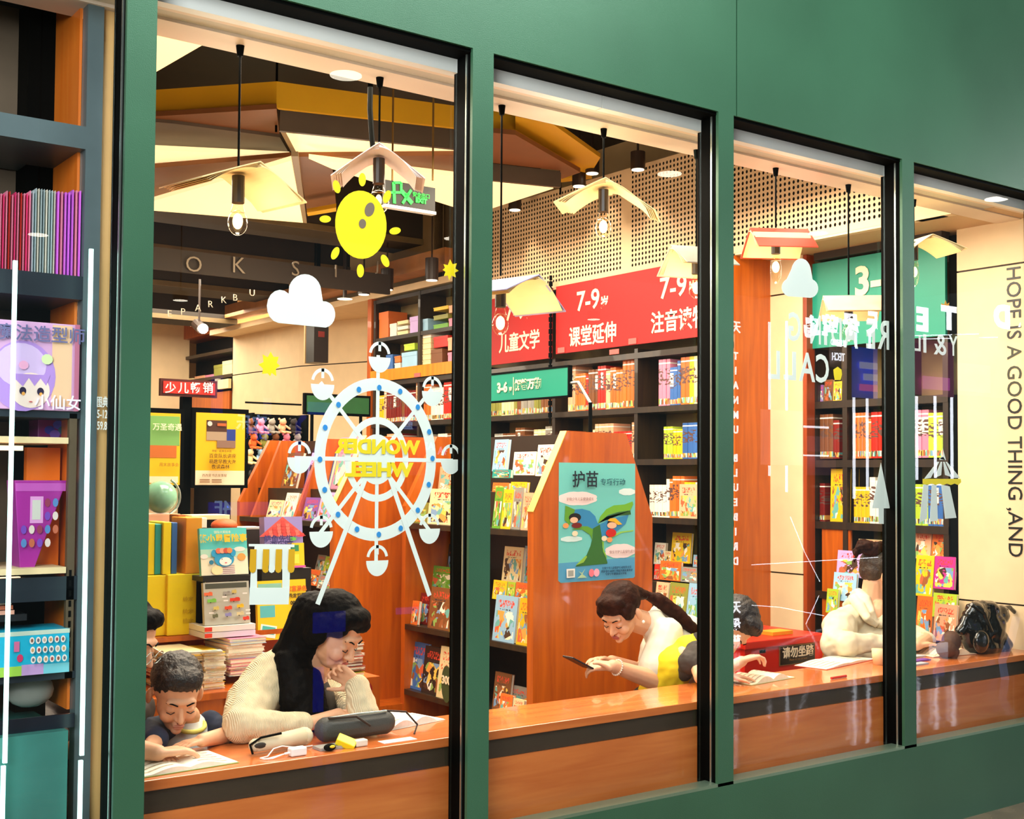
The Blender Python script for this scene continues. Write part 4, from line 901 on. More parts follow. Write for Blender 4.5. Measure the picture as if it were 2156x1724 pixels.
# ================================================================= ISLAND TABLE with stacks (first window, left)
isl = empty('island_table', (1.9, 1.35, 0), 'low orange display table stacked with books behind the boy', 'table')
TZ = at(480, 1452, Y=1.0).z
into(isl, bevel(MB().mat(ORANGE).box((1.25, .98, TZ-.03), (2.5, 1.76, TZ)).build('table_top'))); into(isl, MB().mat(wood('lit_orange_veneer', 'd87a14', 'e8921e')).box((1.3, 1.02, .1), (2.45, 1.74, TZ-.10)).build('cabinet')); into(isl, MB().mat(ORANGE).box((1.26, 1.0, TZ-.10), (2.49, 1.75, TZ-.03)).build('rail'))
for xx in (1.3, 1.93, 2.42): into(isl, MB().mat(ORANGE).box((xx, .99, 0), (xx+.045, 1.03, TZ-.03)).build('leg'))
MID = at(430, 1347, Y=1.12).z
into(isl, MB().mat(ORANGE).box((1.30, 1.28, MID-.02), (2.5, 1.76, MID)).build('riser_top')); into(isl, MB().mat(ORANGE).box((1.32, 1.42, TZ), (2.45, 1.74, MID-.02)).build('riser_body'))
def stack(px0, px1, Y0, depth, zb, n, cols, where, group, th=(.008, .02), jit=.012, wtop=None):
    x0, x1 = at(px0, 1400, Y=Y0).x, at(px1, 1400, Y=Y0).x; z = zb
    for k in range(n):
        t_ = random.choice([.008, .012, .016]) if th is None else random.uniform(*th); c_ = random.choice(cols); w_ = x1-x0
        mb = MB(); key = ('st', round(w_, 2), round(t_, 3), depth)
        if key not in _bm:
            mb.mat(COVER).box((-w_/2, 0, 0), (w_/2, depth, .0012)).box((-w_/2, 0, t_-.0012), (w_/2, depth, t_)).box((-w_/2, depth-.002, 0), (w_/2, depth, t_)); mb.mat(PAPER).box((-w_/2+.003, .003, .0012), (w_/2-.003, depth-.003, t_-.0012)); _bm[key] = mb.mesh('flat_book')
        o = bpy.data.objects.new('book', _bm[key]); C.objects.link(o); o.location = ((x0+x1)/2+random.uniform(-jit, jit), Y0+random.uniform(0, jit), z); o.rotation_euler = (0, 0, random.uniform(-.08, .08)); o.color = (*lin(PAL[c_]), 1)
        tag(o, '%s book, %s from the bottom of the %s' % (c_, ordn(k+1) if k < n-1 else 'top', where), 'book', group); z += t_+.0006
    return z
YS = ['yellow', 'orange', 'white', 'cream', 'yellow', 'white']
top1 = stack(432, 478, 1.03, .24, TZ+.001, 13, YS, 'yellow striped pile behind the boy', 'magazines piled behind the boy', None)
top2 = stack(356, 430, 1.05, .24, TZ+.001, 14, YS+['orange'], 'yellow pile left of the striped one', 'magazines piled behind the boy', None)
stack(482, 560, 1.10, .22, TZ+.03, 12, ['white', 'pink', 'white', 'pale blue', 'peach'], 'white pile behind the cream sleeve', 'books piled behind the cream sleeve', None)
stack(700, 768, 1.10, .22, at(735, 1425, Y=1.1).z, 1, ['lime'], 'pile right of the cream cardigan', None, (.014, .016), .0)
stack(722, 768, 1.10, .22, at(735, 1425, Y=1.1).z+.02, 9, ['red', 'orange', 'white', 'brown', 'dark red'], 'pile right of the cream cardigan', 'books piled right of the woman in the cardigan', None)
x_ = at(735, 1400, Y=1.1).x; zl = at(735, 1425, Y=1.1).z
tag(MB().mat(ORANGE).box((x_-.2, 1.05, 0), (x_+.12, 1.4, zl-.001)).build('book_plinth'), 'orange plinth under the small pile right of the woman', 'plinth')
# magazine spread on top of piles
o = coverY(350, 1330, 470, 1352, 1.0, 'white', 'illustrated magazine lying askew on the yellow piles behind the boy', None, 0, .006)
o.location.z = max(top1, top2)+.002; o.rotation_euler = (R_(-90), 0, R_(-12)); o.location.y = 1.02
# yellow boxes
YB = M('yellow_card', 'f4d80a', .5, noise=.03)
def cartonY(x0, y0, x1, y1, Y, d, col, label, group=None, lid=False, z=None, m=None, name='storage_box', cat='box'):
    a, b = at(x0, (y0+y1)/2, Y=Y), at(x1, (y0+y1)/2, Y=Y); lo, hi = at((x0+x1)/2, y1, Y=Y).z, at((x0+x1)/2, y0, Y=Y).z
    z = lo if z is None else z
    return carton((a.x, Y, z), (b.x, Y+d, z+hi-lo), 0, col, label, group, name, cat, lid, m)
yb1 = cartonY(352, 1221, 433, 1349, 1.30, .18, 'yellow', 'large plain yellow box, right of the two, behind the boy', None, z=MID+.001, m=YB)
yb2 = cartonY(306, 1221, 350, 1349, 1.32, .18, 'yellow', 'left yellow box half hidden by the mullion', None, z=MID+.001, m=YB)
zy = MID+.001+at(390, 1221, Y=1.3).z-at(390, 1349, Y=1.3).z
for v in (1262, 1288, 1308): text('绘本', .022, M('ochre_print', 'd8b406', .6, noise=0), at(396, v, Y=1.297), VX, VZ, 'lettering', .0005, .0006).parent = None
for o in [q for q in bpy.data.objects if q.name.startswith('lettering') and q.parent is None]: glue(o, yb1)
cartonY(312, 1112, 326, 1220, 1.34, .16, 'yellow', 'yellow spined box set standing leftmost on the yellow boxes', None, z=zy, m=YB)
cartonY(326, 1114, 339, 1220, 1.335, .16, 'teal', 'teal wrapped side of a box set, left of the second yellow spine', None, z=zy)
cartonY(343, 1110, 360, 1220, 1.32, .16, 'yellow', 'second yellow spined box set on the yellow boxes', None, z=zy, m=YB)
cartonY(361, 1112, 373, 1220, 1.33, .16, 'blue', 'blue and teal wrapped box set beside the orange box', None, z=zy)
ob = cartonY(391, 1102, 425, 1220, 1.30, .16, 'orange', 'tall plain orange box standing on the large yellow box', None, z=zy, m=M('orange_card', 'f09a1c', .5))
cartonY(374, 1100, 390, 1220, 1.42, .1, 'brown', 'brown shaded box side left of the tall orange box', None, z=zy, m=M('brown_card', 'a05a18', .5))
# cover standing: bear picture book (generic animal)
def hero(x0, y0, x1, y1, Y, base, name, label, d=.02, tilt=.16, z=None):
    a, b = at(x0, (y0+y1)/2, Y=Y), at(x1, (y0+y1)/2, Y=Y); lo, hi = at((x0+x1)/2, y1, Y=Y).z, at((x0+x1)/2, y0, Y=Y).z
    W, H = b.x-a.x, (hi-lo)/math.cos(tilt)
    o = MB().mat(M('print_'+base, base, .4, noise=0)).box((-W/2, 0, 0), (W/2, d, H)).mat(PAPER).box((-W/2+.002, .002, -.0005), (W/2+.0005, d-.002, H-.002)).build(name)
    o.location = ((a.x+b.x)/2, Y, lo if z is None else z); o.rotation_euler = (-tilt, 0, 0); tag(o, label, 'book'); S = [0]
    def pl(n, col, pts):
        S[0] += 1; MB().mat(M('print_'+col, col, .45, noise=0)).prism([((u-.5)*W, -.0006*S[0], (1-v)*H) for u, v in pts], (0, .0006, 0)).build(n, parent=o)
    def tx(bd, s, u, v, col, bold=0, sx=1):
        t = text(bd, s, M('print_'+col, col, .5, noise=0), ((u-.5)*W, -.02 if S[0] > 25 else -.0006*(S[0]+2), (1-v)*H), VX, VZ, 'lettering', .0004, bold, sx=sx); t.parent = o
    return o, pl, tx
rcp = lambda u0, v0, u1, v1: [(u0, v0), (u1, v0), (u1, v1), (u0, v1)]
zb_ = at(475, 1212, Y=1.2).z
h1, pl, tx = hero(425, 1112, 524, 1210, 1.2, '5cc8c4', 'picture_book', 'turquoise picture book with a blue animal in striped shirt and yellow title')
pl('lower_sky', 'f2e8c8', rcp(0, .62, 1, 1)); pl('middle_sky', 'b4e0c8', rcp(0, .45, 1, .62)); pl('cloud', 'f6e8dc', circ(.83, .46, .12, 16, .05)); pl('cloud', 'f6e8dc', circ(.07, .6, .08, 14, .05)); pl('sun', 'f0a04c', circ(.86, .63, .09, 16, .08))
pl('body', 'f4ecd8', [(.3, .76), (.64, .76), (.74, 1), (.16, 1)]); 
for k in range(5): pl('stripe', 'a06a80', rcp(.44, .80+k*.04, .70, .812+k*.04))
pl('arm', 'f4e0a8', circ(.32, .9, .12, 14, .10)); pl('head', '2c9ac8', circ(.48, .67, .21, 24, .16)); pl('ear', '2c9ac8', circ(.27, .54, .06, 12, .08)); pl('ear', '2c9ac8', circ(.67, .54, .06, 12, .08)); pl('face', 'f6f0e4', circ(.5, .72, .13, 18, .09)); pl('bow', '2c7a9a', circ(.2, .73, .05, 8, .05))
for u, c_ in ((.36, 'e8704c'), (.44, 'f0a080'), (.52, 'c8503c'), (.59, 'f08a4c')): pl('fruit', c_, circ(u, .49, .06, 12, .06))
pl('mouth', 'e05a6a', circ(.5, .75, .025, 8, .012)); pl('eye', '3a4a6a', circ(.42, .67, .012, 8, .012)); pl('eye', '3a4a6a', circ(.6, .67, .012, 8, .012))
tx('熊小鼠冒险事', .034, .46, .24, 'f2c01c', .001); tx('国际大奖绘本', .012, .45, .1, 'f0e8c0')
sh_ = MB().mat(M('dark_book_stand', '1a140c', .5)).box((at(425, 1215, Y=1.2).x, 1.19, zb_-.02), (at(526, 1215, Y=1.2).x, 1.4, zb_)).build('book_stand'); tag(sh_, 'dark low stand holding up the turquoise picture book', 'stand')
MB().mat(BLACK).box((h1.location.x-.08, 1.26, MID), (h1.location.x-.06, 1.3, zb_-.02)).build('leg', parent=sh_); MB().mat(BLACK).box((h1.location.x+.06, 1.26, MID), (h1.location.x+.08, 1.3, zb_-.02)).build('leg', parent=sh_)
h2, pl, tx = hero(432, 1222, 528, 1310, 1.16, 'b8b4a4', 'picture_book', 'grey picture book covered with little coloured vehicles', tilt=.14)
pl('dark_band', '4a4a3c', rcp(.04, .03, .95, .15))
for u, v, c_, ww in [(.10, .28, 'e86a3c', .14), (.5, .28, '9a948c', .12), (.66, .25, 'c8b060', .06), (.16, .44, '7ac04c', .15), (.66, .44, 'd8381c', .18), (.24, .62, 'd8c068', .08), (.5, .63, 'e0502c', .12), (.76, .6, 'e8b81c', .11), (.2, .8, '6a6a4c', .08), (.48, .79, '8a84b8', .10), (.74, .78, 'd8c898', .12), (.86, .9, 'e0402c', .1)]:
    pl('vehicle', c_, rcp(u-ww/2-.02, v-.045, u+ww/2+.02, v+.03)); pl('wheel', '3a342c', circ(u-.03, v+.035, .014, 8, .014)); pl('cab', c_, rcp(u+.01, v-.06, u+ww/2, v-.04))
for u, v in ((.4, .36), (.85, .30), (.1, .72), (.9, .7), (.9, .78), (.42, .45)): pl('caption', 'f0e4dc', rcp(u-.05, v-.015, u+.05, v+.015))
for k, (y0, y1, c_) in enumerate([(1312, 1324, 'e8e4dc'), (1326, 1338, 'd8d4e0')]):
    p0, p1 = at(431, y1, Y=1.14), at(538, y0, Y=1.14)
    o = tag(MB().mat(M('print_'+c_, c_, .4, noise=0)).box((p0.x, 1.14, MID+.001+(1-k)*.024), (p1.x, 1.36, MID+.001+(1-k)*.024+.022)).build('flat_book'), ['upper', 'lower'][k]+' of two white books lying under the vehicle book', 'book')
    MB().mat(M('red_patch', 'd83828', .4)).box((p0.x, 1.138, MID+.004+(1-k)*.024), (p0.x+.03, 1.14, MID+.02+(1-k)*.024)).build('label', parent=o)
h2.location.z = MID+.050
h3, pl, tx = hero(560, 1088, 640, 1196, 1.35, '9a8cc8', 'toy_book', 'lilac house-shaped book with a red tiled roof and yellow door', d=.05, tilt=.1)
W3 = h3.dimensions.x
bpy.context.view_layer.update()
pl('wall', '9a8cc8', [(0, .36), (1, .36), (1.02, 1), (-.02, 1)]); pl('roof', 'e05a50', [(-.14, .38), (.48, .0), (1.08, .38)])
for r_ in range(5):
    for c_ in range(1+r_*2):
        u = .48+(c_-r_)*.115; v = .07+r_*.065
        pl('roof_tile', 'e8786a' if (r_+c_) % 2 else 'd84a44', [(u-.05, v), (u+.05, v), (u+.045, v+.05), (u, v+.062), (u-.045, v+.05)])
pl('door_panel', 'f0c81c', rcp(.55, .52, .98, .97)); pl('window', '3a8a5a', rcp(.62, .56, .84, .68)); pl('door', 'f8dc4c', rcp(.64, .74, .84, .92)); pl('badge', '6ac04c', circ(.68, .44, .10, 14, .035)); pl('step', 'e05aa0', rcp(.02, .96, 1, 1.0)); pl('tag', 'e03a4c', rcp(.8, .37, .97, .40))
t = text('鳄鱼先生', .034, M('print_3c3470', '3c3470', .5), (-.02-W3*.12, -.035, h3.dimensions.z*.55), VX, VZ, 'lettering', .0004, .0006); t.parent = h3
t = text('游乐园', .034, M('print_3c3470', '3c3470', .5), (-.01-W3*.12, -.035, h3.dimensions.z*.44), VX, VZ, 'lettering', .0004, .0006); t.parent = h3
tag(MB().mat(M('dark_book_stand', '1a140c', .5)).box((h3.location.x-.11, 1.34, MID), (h3.location.x+.12, 1.5, h3.location.z-.002)).build('book_stand'), 'dark stand under the lilac house-shaped book', 'stand')
h4, pl, tx = hero(545, 1222, 648, 1345, 1.28, 'f0c81c', 'picture_book', 'large yellow picture book with photo cards, partly behind the black hair', tilt=.1)
pl('photo', '5cb8b8', rcp(.05, .42, .35, .62)); pl('photo', '8ac0a8', rcp(.02, .05, .5, .2)); pl('photo', 'f4f0e8', [(.06, .72), (.38, .78), (.33, .98), (.02, .93)]); pl('photo', '4cb8b0', [(.09, .75), (.35, .80), (.31, .92), (.06, .88)])
tx('宜富混色', .024, .8, .16, 'd86a1c', .0006); tx('恐龙世界', .020, .8, .28, '3a2a1c', .0004); tx('000-03', .022, .8, .40, '1c1814', .0006)
g_ = 'books and papers at the back of the island table'
for (x0, y0, x1, y1, Y, cl_, lb) in [(312, 1082, 380, 1112, 1.75, 'peach', 'peach book edge under the glass globe'), (396, 1090, 436, 1112, 1.7, 'white', 'white book standing behind the tall orange box'), (404, 1084, 484, 1094, 1.8, 'cream', 'flat cream book at the back right of the globe'), (512, 1110, 560, 1122, 1.7, 'white', 'white papers left of the red tiled roof')]:
    cartonY(x0, y0, x1, y1, Y, .14, cl_, lb, g_, name='book', cat='book')
tag(MB().mat(M('dark_crate', '2a1c10', .6)).box((1.6, 1.52, MID), (2.45, 1.74, at(440, 1112, Y=1.7).z)).build('crate'), 'dark crate behind the standing picture books', 'crate')
tag(smooth(MB().mat(M('crumpled_orange', 'e0602c', .6, bump=.8, bscale=30)).ell(at(472, 1106, Y=1.62), ((.06, 0, 0), (0, .05, 0), (0, 0, .03))).build('cloth_bundle')), 'orange cloth bundle above the turquoise picture book', 'cloth')
# glass globe
p = at(338, 1046, Y=1.8); gb = empty('glass_globe', at(338, 1088, Y=1.8), 'clear green-tinted globe on a metal stand behind the box sets', 'globe')
into(gb, MB().mat(M('globe_glass_green', '8ac0a0', .1, noise=.5, nscale=6)).sph(p, .072, 24, 16).build('ball', smooth=True))
into(gb, MB().mat(SILVER).tube([p+Vector((math.cos(a)*.088, 0, math.sin(a)*.088)) for a in [R_(k) for k in range(-110, 60, 12)]], .006).build('arc'))
b_ = at(358, 1092, Y=1.8); into(gb, MB().mat(SILVER).cyl(p-VZ*.088, (p.x, 1.8, b_.z+.01), .007).cyl((p.x, 1.8, b_.z), (p.x, 1.8, b_.z+.012), .05, .04, 20).build('foot'))

p = at(768, 1452, Y=1.04); rt = tag(MB().mat(M('tag_red', 'a01c18', .4)).prism([(p.x+a, 1.04, p.z+b) for a, b in circ(0, 0, .036, 20)], (0, .004, 0)).build('round_tag'), 'small round dark red tag reading 003 right of the cardigan', 'tag')
t = text('003', .03, WHITE, (p.x, 1.038, p.z), VX, VZ, 'lettering', .0005, .0002); t.parent = rt
# ================================================================= DECALS on the inside face of the glass (Y just behind .07)
YD = .078
def g2(x, y): p = at(x, y, Y=YD); return (p.x, p.z)
def dpoly(name, m, pts, par=None, lay=0):   # pts in world (X,Z)
    o = MB().mat(m).prism([(a, YD+.0004-lay*.0012, b) for a, b in pts], (0, .0005, 0)).build(name)
    if par: into(par, o)
    return o
def seg(x0, y0, x1, y1, wd, m, par, name='strip', lay=0):
    a, b = Vector(g2(x0, y0)), Vector(g2(x1, y1)); d = (b-a).normalized(); n = Vector((-d.y, d.x))*wd/2
    return dpoly(name, m, [a+n, b+n, b-n, a-n], par, lay)
def ring(cx, cz, r0x, r0z, r1x, r1z, m, par, name, a0=0, a1=360, n=64):
    mb = MB().mat(m); k = int(n*(a1-a0)/360)
    for i in range(k):
        t0, t1 = R_(a0+(a1-a0)*i/k), R_(a0+(a1-a0)*(i+1)/k)
        q = [(cx+rx*math.cos(t), YD+.0004, cz+rz*math.sin(t)) for rx, rz, t in ((r0x, r0z, t0), (r1x, r1z, t0), (r1x, r1z, t1), (r0x, r0z, t1))]
        mb.prism(q, (0, .0005, 0))
    return into(par, mb.build(name))
cx, cz = 2.053, 1.656
fw = empty('ferris_wheel_decal', (cx, YD, cz), 'large pale ferris wheel sticker with mirrored yellow words on the first window', 'sticker')
ring(cx, cz, .231, .269, .192, .228, DECAL, fw, 'rim'); ring(cx, cz, .121, .140, .099, .117, DECAL, fw, 'inner_ring', n=48)
dpoly('hub', DECAL, [(a-.002, b) for a, b in circ(cx, cz, .070, 32, .083)], fw, 1.2)
for k in range(8):
    a = R_(90+45*k); rx, rz = .300, .345
    e = (cx+rx*math.cos(a), cz+rz*math.sin(a)); s_ = (cx+.06*math.cos(a), cz+.07*math.sin(a)); d = Vector(e)-Vector(s_); n = Vector((-d.y, d.x)).normalized()*.0065
    P2 = [Vector(s_)+n, Vector(e)+n, Vector(e)-n, Vector(s_)-n]
    if k == 4: pass
    dpoly('spoke', DECAL, P2, fw, .6)
for (x1, y1, x0, y0) in ((668, 1272, 768, 1010), (904, 1254, 822, 1010)): seg(x1, y1, x0, y0, .0165, DECAL, fw, 'support_leg', 1.8)
for (x0, y0, x1, y1) in ((768, 1010, 790, 960), (822, 1010, 806, 960)): seg(x0, y0, x1, y1, .0160, DECAL, fw, 'support_leg', 1.0)
for i, (x, y) in enumerate([(798, 816), (842, 824), (879, 857), (903, 909), (910, 965), (902, 1020), (879, 1074), (843, 1112), (797, 1125), (751, 1114), (711, 1083), (683, 1031), (673, 967), (684, 900), (712, 852), (755, 820)]):
    c = g2(x, y); dpoly('blue_dot', DBLU, circ(c[0], c[1], .0085, 14, .0095), fw, 2.4)
def cabin(x, y, s=1.0):    # x,y pixel of the bowl's flat top middle
    c = g2(x, y); r = .042*s; mb = MB().mat(DECAL)
    mb.prism([(c[0]+r*math.cos(R_(180+180*i/16)), YD-.0014, c[1]+r*1.22*math.sin(R_(180+180*i/16))) for i in range(17)], (0, .0005, 0))
    zc = c[1]+.006*s
    for i in range(14):
        t0, t1 = R_(10+160*i/14), R_(10+160*(i+1)/14)
        mb.prism([(c[0]+q*math.cos(t), YD-.0014, zc+q*1.12*math.sin(t)) for q, t in ((.041*s, t0), (.041*s, t1), (.031*s, t1), (.031*s, t0))], (0, .0005, 0))
    mb.prism([(c[0]+a, YD-.0014, zc+b) for a, b in ((-.005, .014), (.005, .014), (.005, .045*s), (-.005, .045*s))], (0, .0005, 0))
    into(fw, mb.build('cabin'))
for x, y in ((799, 752), (679, 809), (910, 824), (630, 963), (949, 967), (676, 1119), (904, 1113), (794, 1180)): cabin(x, y)
DYL = M('yellow_decal_lettering', 'f2dc10', .6, noise=0)
for bd, x, y, x0, x1, sz in (('WONDER', 797, 942, 706, 886, .060), ('WHEEL', 797, 990, 726, 870, .060)):
    c = g2((x0+x1)/2, y); wd = g2(x1, y)[0]-g2(x0, y)[0]
    t = text(bd, .062, DYL, (c[0], YD-.0042, c[1]), (-1, 0, 0), VZ, 'lettering', .0003, .0032)
    w_ = t.dimensions.x; bpy.context.view_layer.update(); w_ = max(v.co.x for v in t.data.vertices)-min(v.co.x for v in t.data.vertices)
    for v in t.data.vertices: v.co.x = c[0]+(v.co.x-c[0])*wd/w_
    into(fw, t)
# sun
su = empty('sun_decal', (2.0, YD, 2.3), 'yellow smiling sun sticker with detached oval rays on the first window', 'sticker')
def epx(cx_, cy_, rx, ry, m, par, name, rot=0, lay=0):
    o = []; 
    for i in range(32):
        t = 2*math.pi*i/32; a, b = rx*math.cos(t), ry*math.sin(t); r = R_(rot)
        o.append(g2(cx_+a*math.cos(r)-b*math.sin(r), cy_+a*math.sin(r)+b*math.cos(r)))
    return dpoly(name, m, o[::-1], par, lay)
epx(760, 473, 54, 72, DYEL, su, 'disc', -4)
SK = M('dark_hole_print', '7a6a5a', .6, noise=0); epx(763, 471, 7.5, 10, SK, su, 'eye', 0, 1); epx(778, 441, 10, 15, SK, su, 'eye', 15, 1)
for x, y, rot in ((763, 378, 0), (709, 393, -15), (685, 461, 90), (706, 533, 25), (759, 570, 0), (811, 549, -25), (832, 486, 80), (815, 414, 20)): epx(x, y, 7.5, 14 if rot not in (90, 80) else 12, DYEL, su, 'ray', rot)
# clouds
cd = empty('cloud_decal', (1.9, YD, 2.0), 'pale cloud sticker on the first window above the ferris wheel', 'sticker')
def pxpoly(pts, m, par, name, lay=0): return dpoly(name, m, [g2(x, y) for x, y in pts], par, lay)
def arcpx(cx_, cy_, rx, ry, a0, a1, n=10): return [(cx_+rx*math.cos(R_(a0+(a1-a0)*i/n)), cy_-ry*math.sin(R_(a0+(a1-a0)*i/n))) for i in range(n+1)]
pxpoly(arcpx(590, 645, 28, 35, 262, 50)+arcpx(642, 616, 35, 39, 160, 20)+arcpx(682, 662, 24, 28, 95, -80), DECAL, cd, 'cloud_shape')
cd2 = empty('cloud_decal', (4.2, YD, 2.0), 'tilted pale cloud sticker on the third window under the red-covered lamp', 'sticker')
pxpoly(arcpx(1667, 605, 21, 20, 250, 120)+arcpx(1687, 574, 21, 30, 165, 20)+arcpx(1705, 607, 18, 20, 70, -85), DECAL, cd2, 'cloud_shape')
def star(cx_, cy_, pts, label, m=DYEL):
    o = pxpoly([(cx_+a, cy_+b) for a, b in pts], m, None, 'star_decal'); return tag(o, label, 'sticker')
star(570, 768, [(0, -28), (6, -17), (17, -17), (13, -4), (20, 2), (11, 8), (12, 24), (2, 17), (-1, 24), (-6, 18), (-18, 19), (-16, 8), (-26, -1), (-15, -6), (-17, -22), (-6, -16)], 'yellow eight-pointed star sticker left of the ferris wheel')
star(948, 568, [(0, -22), (5, -12), (14, -14), (11, -3), (18, 2), (10, 6), (12, 16), (3, 12), (-2, 22), (-5, 12), (-13, 13), (-10, 4), (-16, 0), (-11, -4), (-14, -12), (-5, -10)], 'small yellow star sticker at right edge of the first window')
star(1764, 786, [(0, -14), (8, -8), (9, 2), (6, 14), (-6, 14), (-8, 4), (-9, -8)], 'small yellow star sticker under the outlined BLUEBIRD sign')
star(1990, 642, [(-6, 7), (-8, -4), (-2, -1), (1, -10), (4, -2), (9, -5), (7, 7)], 'tiny orange crown sticker above the letter T', M('orange_decal', 'e8a010', .6))
# kiosk decal
kd = empty('kiosk_decal', (1.75, YD, 1.3), 'pale stall sticker with an ochre striped awning at lower left of the ferris wheel', 'sticker')
pxpoly([(524, 1145), (622, 1146), (622, 1152), (612, 1153), (608, 1172), (606, 1272), (524, 1273), (528, 1172), (536, 1153), (526, 1150)][::-1], DECAL, kd, 'frame') if False else None
for poly in ([(524, 1145), (620, 1146), (620, 1152), (524, 1150)], [(536, 1150), (612, 1151), (608, 1198), (532, 1198)], [(528, 1196), (541, 1196), (541, 1240), (526, 1240)], [(594, 1196), (610, 1196), (609, 1240), (594, 1240)], [(525, 1237), (609, 1237), (607, 1272), (524, 1273)]):
    kk = kk+.6 if 'kk' in dir() else 0; pxpoly(poly[::-1], DECAL, kd, 'frame', kk)
for x in (531, 558, 585, 612):
    pxpoly([(x-8+3, 1156), (x+8, 1156), (x+7, 1196)]+[(x+7*math.cos(t), 1198+8*math.sin(t)) for t in (0, .8, 1.57, 2.3, 3.14)]+[], DOCH, kd, 'awning_stripe', 3.2)
for x in (571,): pxpoly([(x-7, 1190), (x+7, 1190)]+[(x+7*math.cos(t), 1198+8*math.sin(t)) for t in (0, .8, 1.57, 2.3, 3.14)], DECAL, kd, 'awning_stripe', 3.2)
# tent decal, tree decal
td = empty('tent_decal', (5.1, YD, 1.5), 'pale circus tent sticker with a yellow valance on the fourth window', 'sticker')
pxpoly([(1977, 965), (1992, 969), (1985, 943), (1986, 962)], DECAL, td, 'top')
pxpoly([(1984, 958), (1990, 968), (1978, 968)], DECAL, td, 'top')
for q in ([(1974, 972), (1978, 972), (1960, 1006), (1946, 1008)], [(1981, 972), (1984, 972), (1982, 1000), (1968, 1006)], [(1986, 972), (1989, 972), (2003, 1004), (1990, 1000)], [(1991, 972), (1994, 972), (2022, 1006), (2008, 1006)]): pxpoly(q, DECAL, td, 'stripe')
pxpoly([(1943, 1008), (2023, 1008), (2024, 1015), (2018, 1021), (2010, 1018), (2002, 1021), (1994, 1018), (1986, 1021), (1978, 1018), (1970, 1021), (1962, 1018), (1952, 1021), (1943, 1018)], DYEL, td, 'valance')
for q in ([(1944, 1020), (1955, 1020), (1952, 1092), (1936, 1100)], [(1962, 1020), (1972, 1020), (1975, 1096), (1958, 1098)], [(1982, 1020), (2000, 1024), (2014, 1090), (1990, 1092)]): pxpoly(q, DECAL, td, 'curtain')
tr = empty('tree_decal', (4.7, YD, 1.5), 'pale fir tree sticker at the right of the third window', 'sticker')
pxpoly([(1855, 974), (1874, 1070), (1836, 1070)], DECAL, tr, 'crown'); pxpoly([(1850, 1070), (1861, 1070), (1861, 1103), (1850, 1102)], DECAL, tr, 'trunk')
# lettering decals, mirrored
dl = empty('reading_decal', (4.3, YD, 2.0), 'mirrored pale READING and CALL lettering stuck on the third window', 'sticker')
for ch, x0, x1, y in (('G', 1660, 1686, 688), ('N', 1706, 1728, 694), ('I', 1735, 1741, 697), ('D', 1750, 1772, 699), ('A', 1776, 1806, 702), ('E', 1824, 1842, 704), ('R', 1848, 1872, 705)):
    a, b = g2(x0, y+29), g2(x1, y-29); t = text(ch, .2, DECAL, ((a[0]+b[0])/2, YD-.0004, 0), (-1, 0, 0), VZ, 'lettering', .0003, .0035)
    xs = [v.co.x for v in t.data.vertices]; zs = [v.co.z for v in t.data.vertices]
    for v in t.data.vertices: v.co.x = a[0]+(v.co.x-min(xs))/(max(xs)-min(xs))*(b[0]-a[0]); v.co.z = a[1]+(v.co.z-min(zs))/(max(zs)-min(zs))*(b[1]-a[1])
    into(dl, t)
for ch, x0, x1, y in (('L', 1618, 1642, 768), ('L', 1650, 1676, 770), ('A', 1682, 1716, 773), ('C', 1718, 1745, 776)):
    a, b = g2(x0, y+29), g2(x1, y-29); t = text(ch, .2, DECAL, ((a[0]+b[0])/2, YD-.0004, 0), (-1, 0, 0), VZ, 'lettering', .0003, .0035)
    xs = [v.co.x for v in t.data.vertices]; zs = [v.co.z for v in t.data.vertices]
    for v in t.data.vertices: v.co.x = a[0]+(v.co.x-min(xs))/(max(xs)-min(xs))*(b[0]-a[0]); v.co.z = a[1]+(v.co.z-min(zs))/(max(zs)-min(zs))*(b[1]-a[1])
    into(dl, t)
d2 = empty('ampersand_decal', (5.2, YD, 1.9), 'mirrored pale ampersand and strokes stuck on the fourth window', 'sticker')
for ch, x0, x1, y0, y1 in (('L', 1924, 1938, 706, 738), ('I', 1944, 1950, 704, 742), ('&', 1966, 1992, 706, 746), ('Y', 1998, 2016, 708, 748)):
    a, b = g2(x0, y1), g2(x1, y0); t = text(ch, .2, DECAL, ((a[0]+b[0])/2, YD-.0004, 0), (-1, 0, 0), VZ, 'lettering', .0003, .002)
    xs = [v.co.x for v in t.data.vertices]; zs = [v.co.z for v in t.data.vertices]
    for v in t.data.vertices: v.co.x = a[0]+(v.co.x-min(xs))/(max(xs)-min(xs))*(b[0]-a[0]); v.co.z = a[1]+(v.co.z-min(zs))/(max(zs)-min(zs))*(b[1]-a[1])
    into(d2, t)
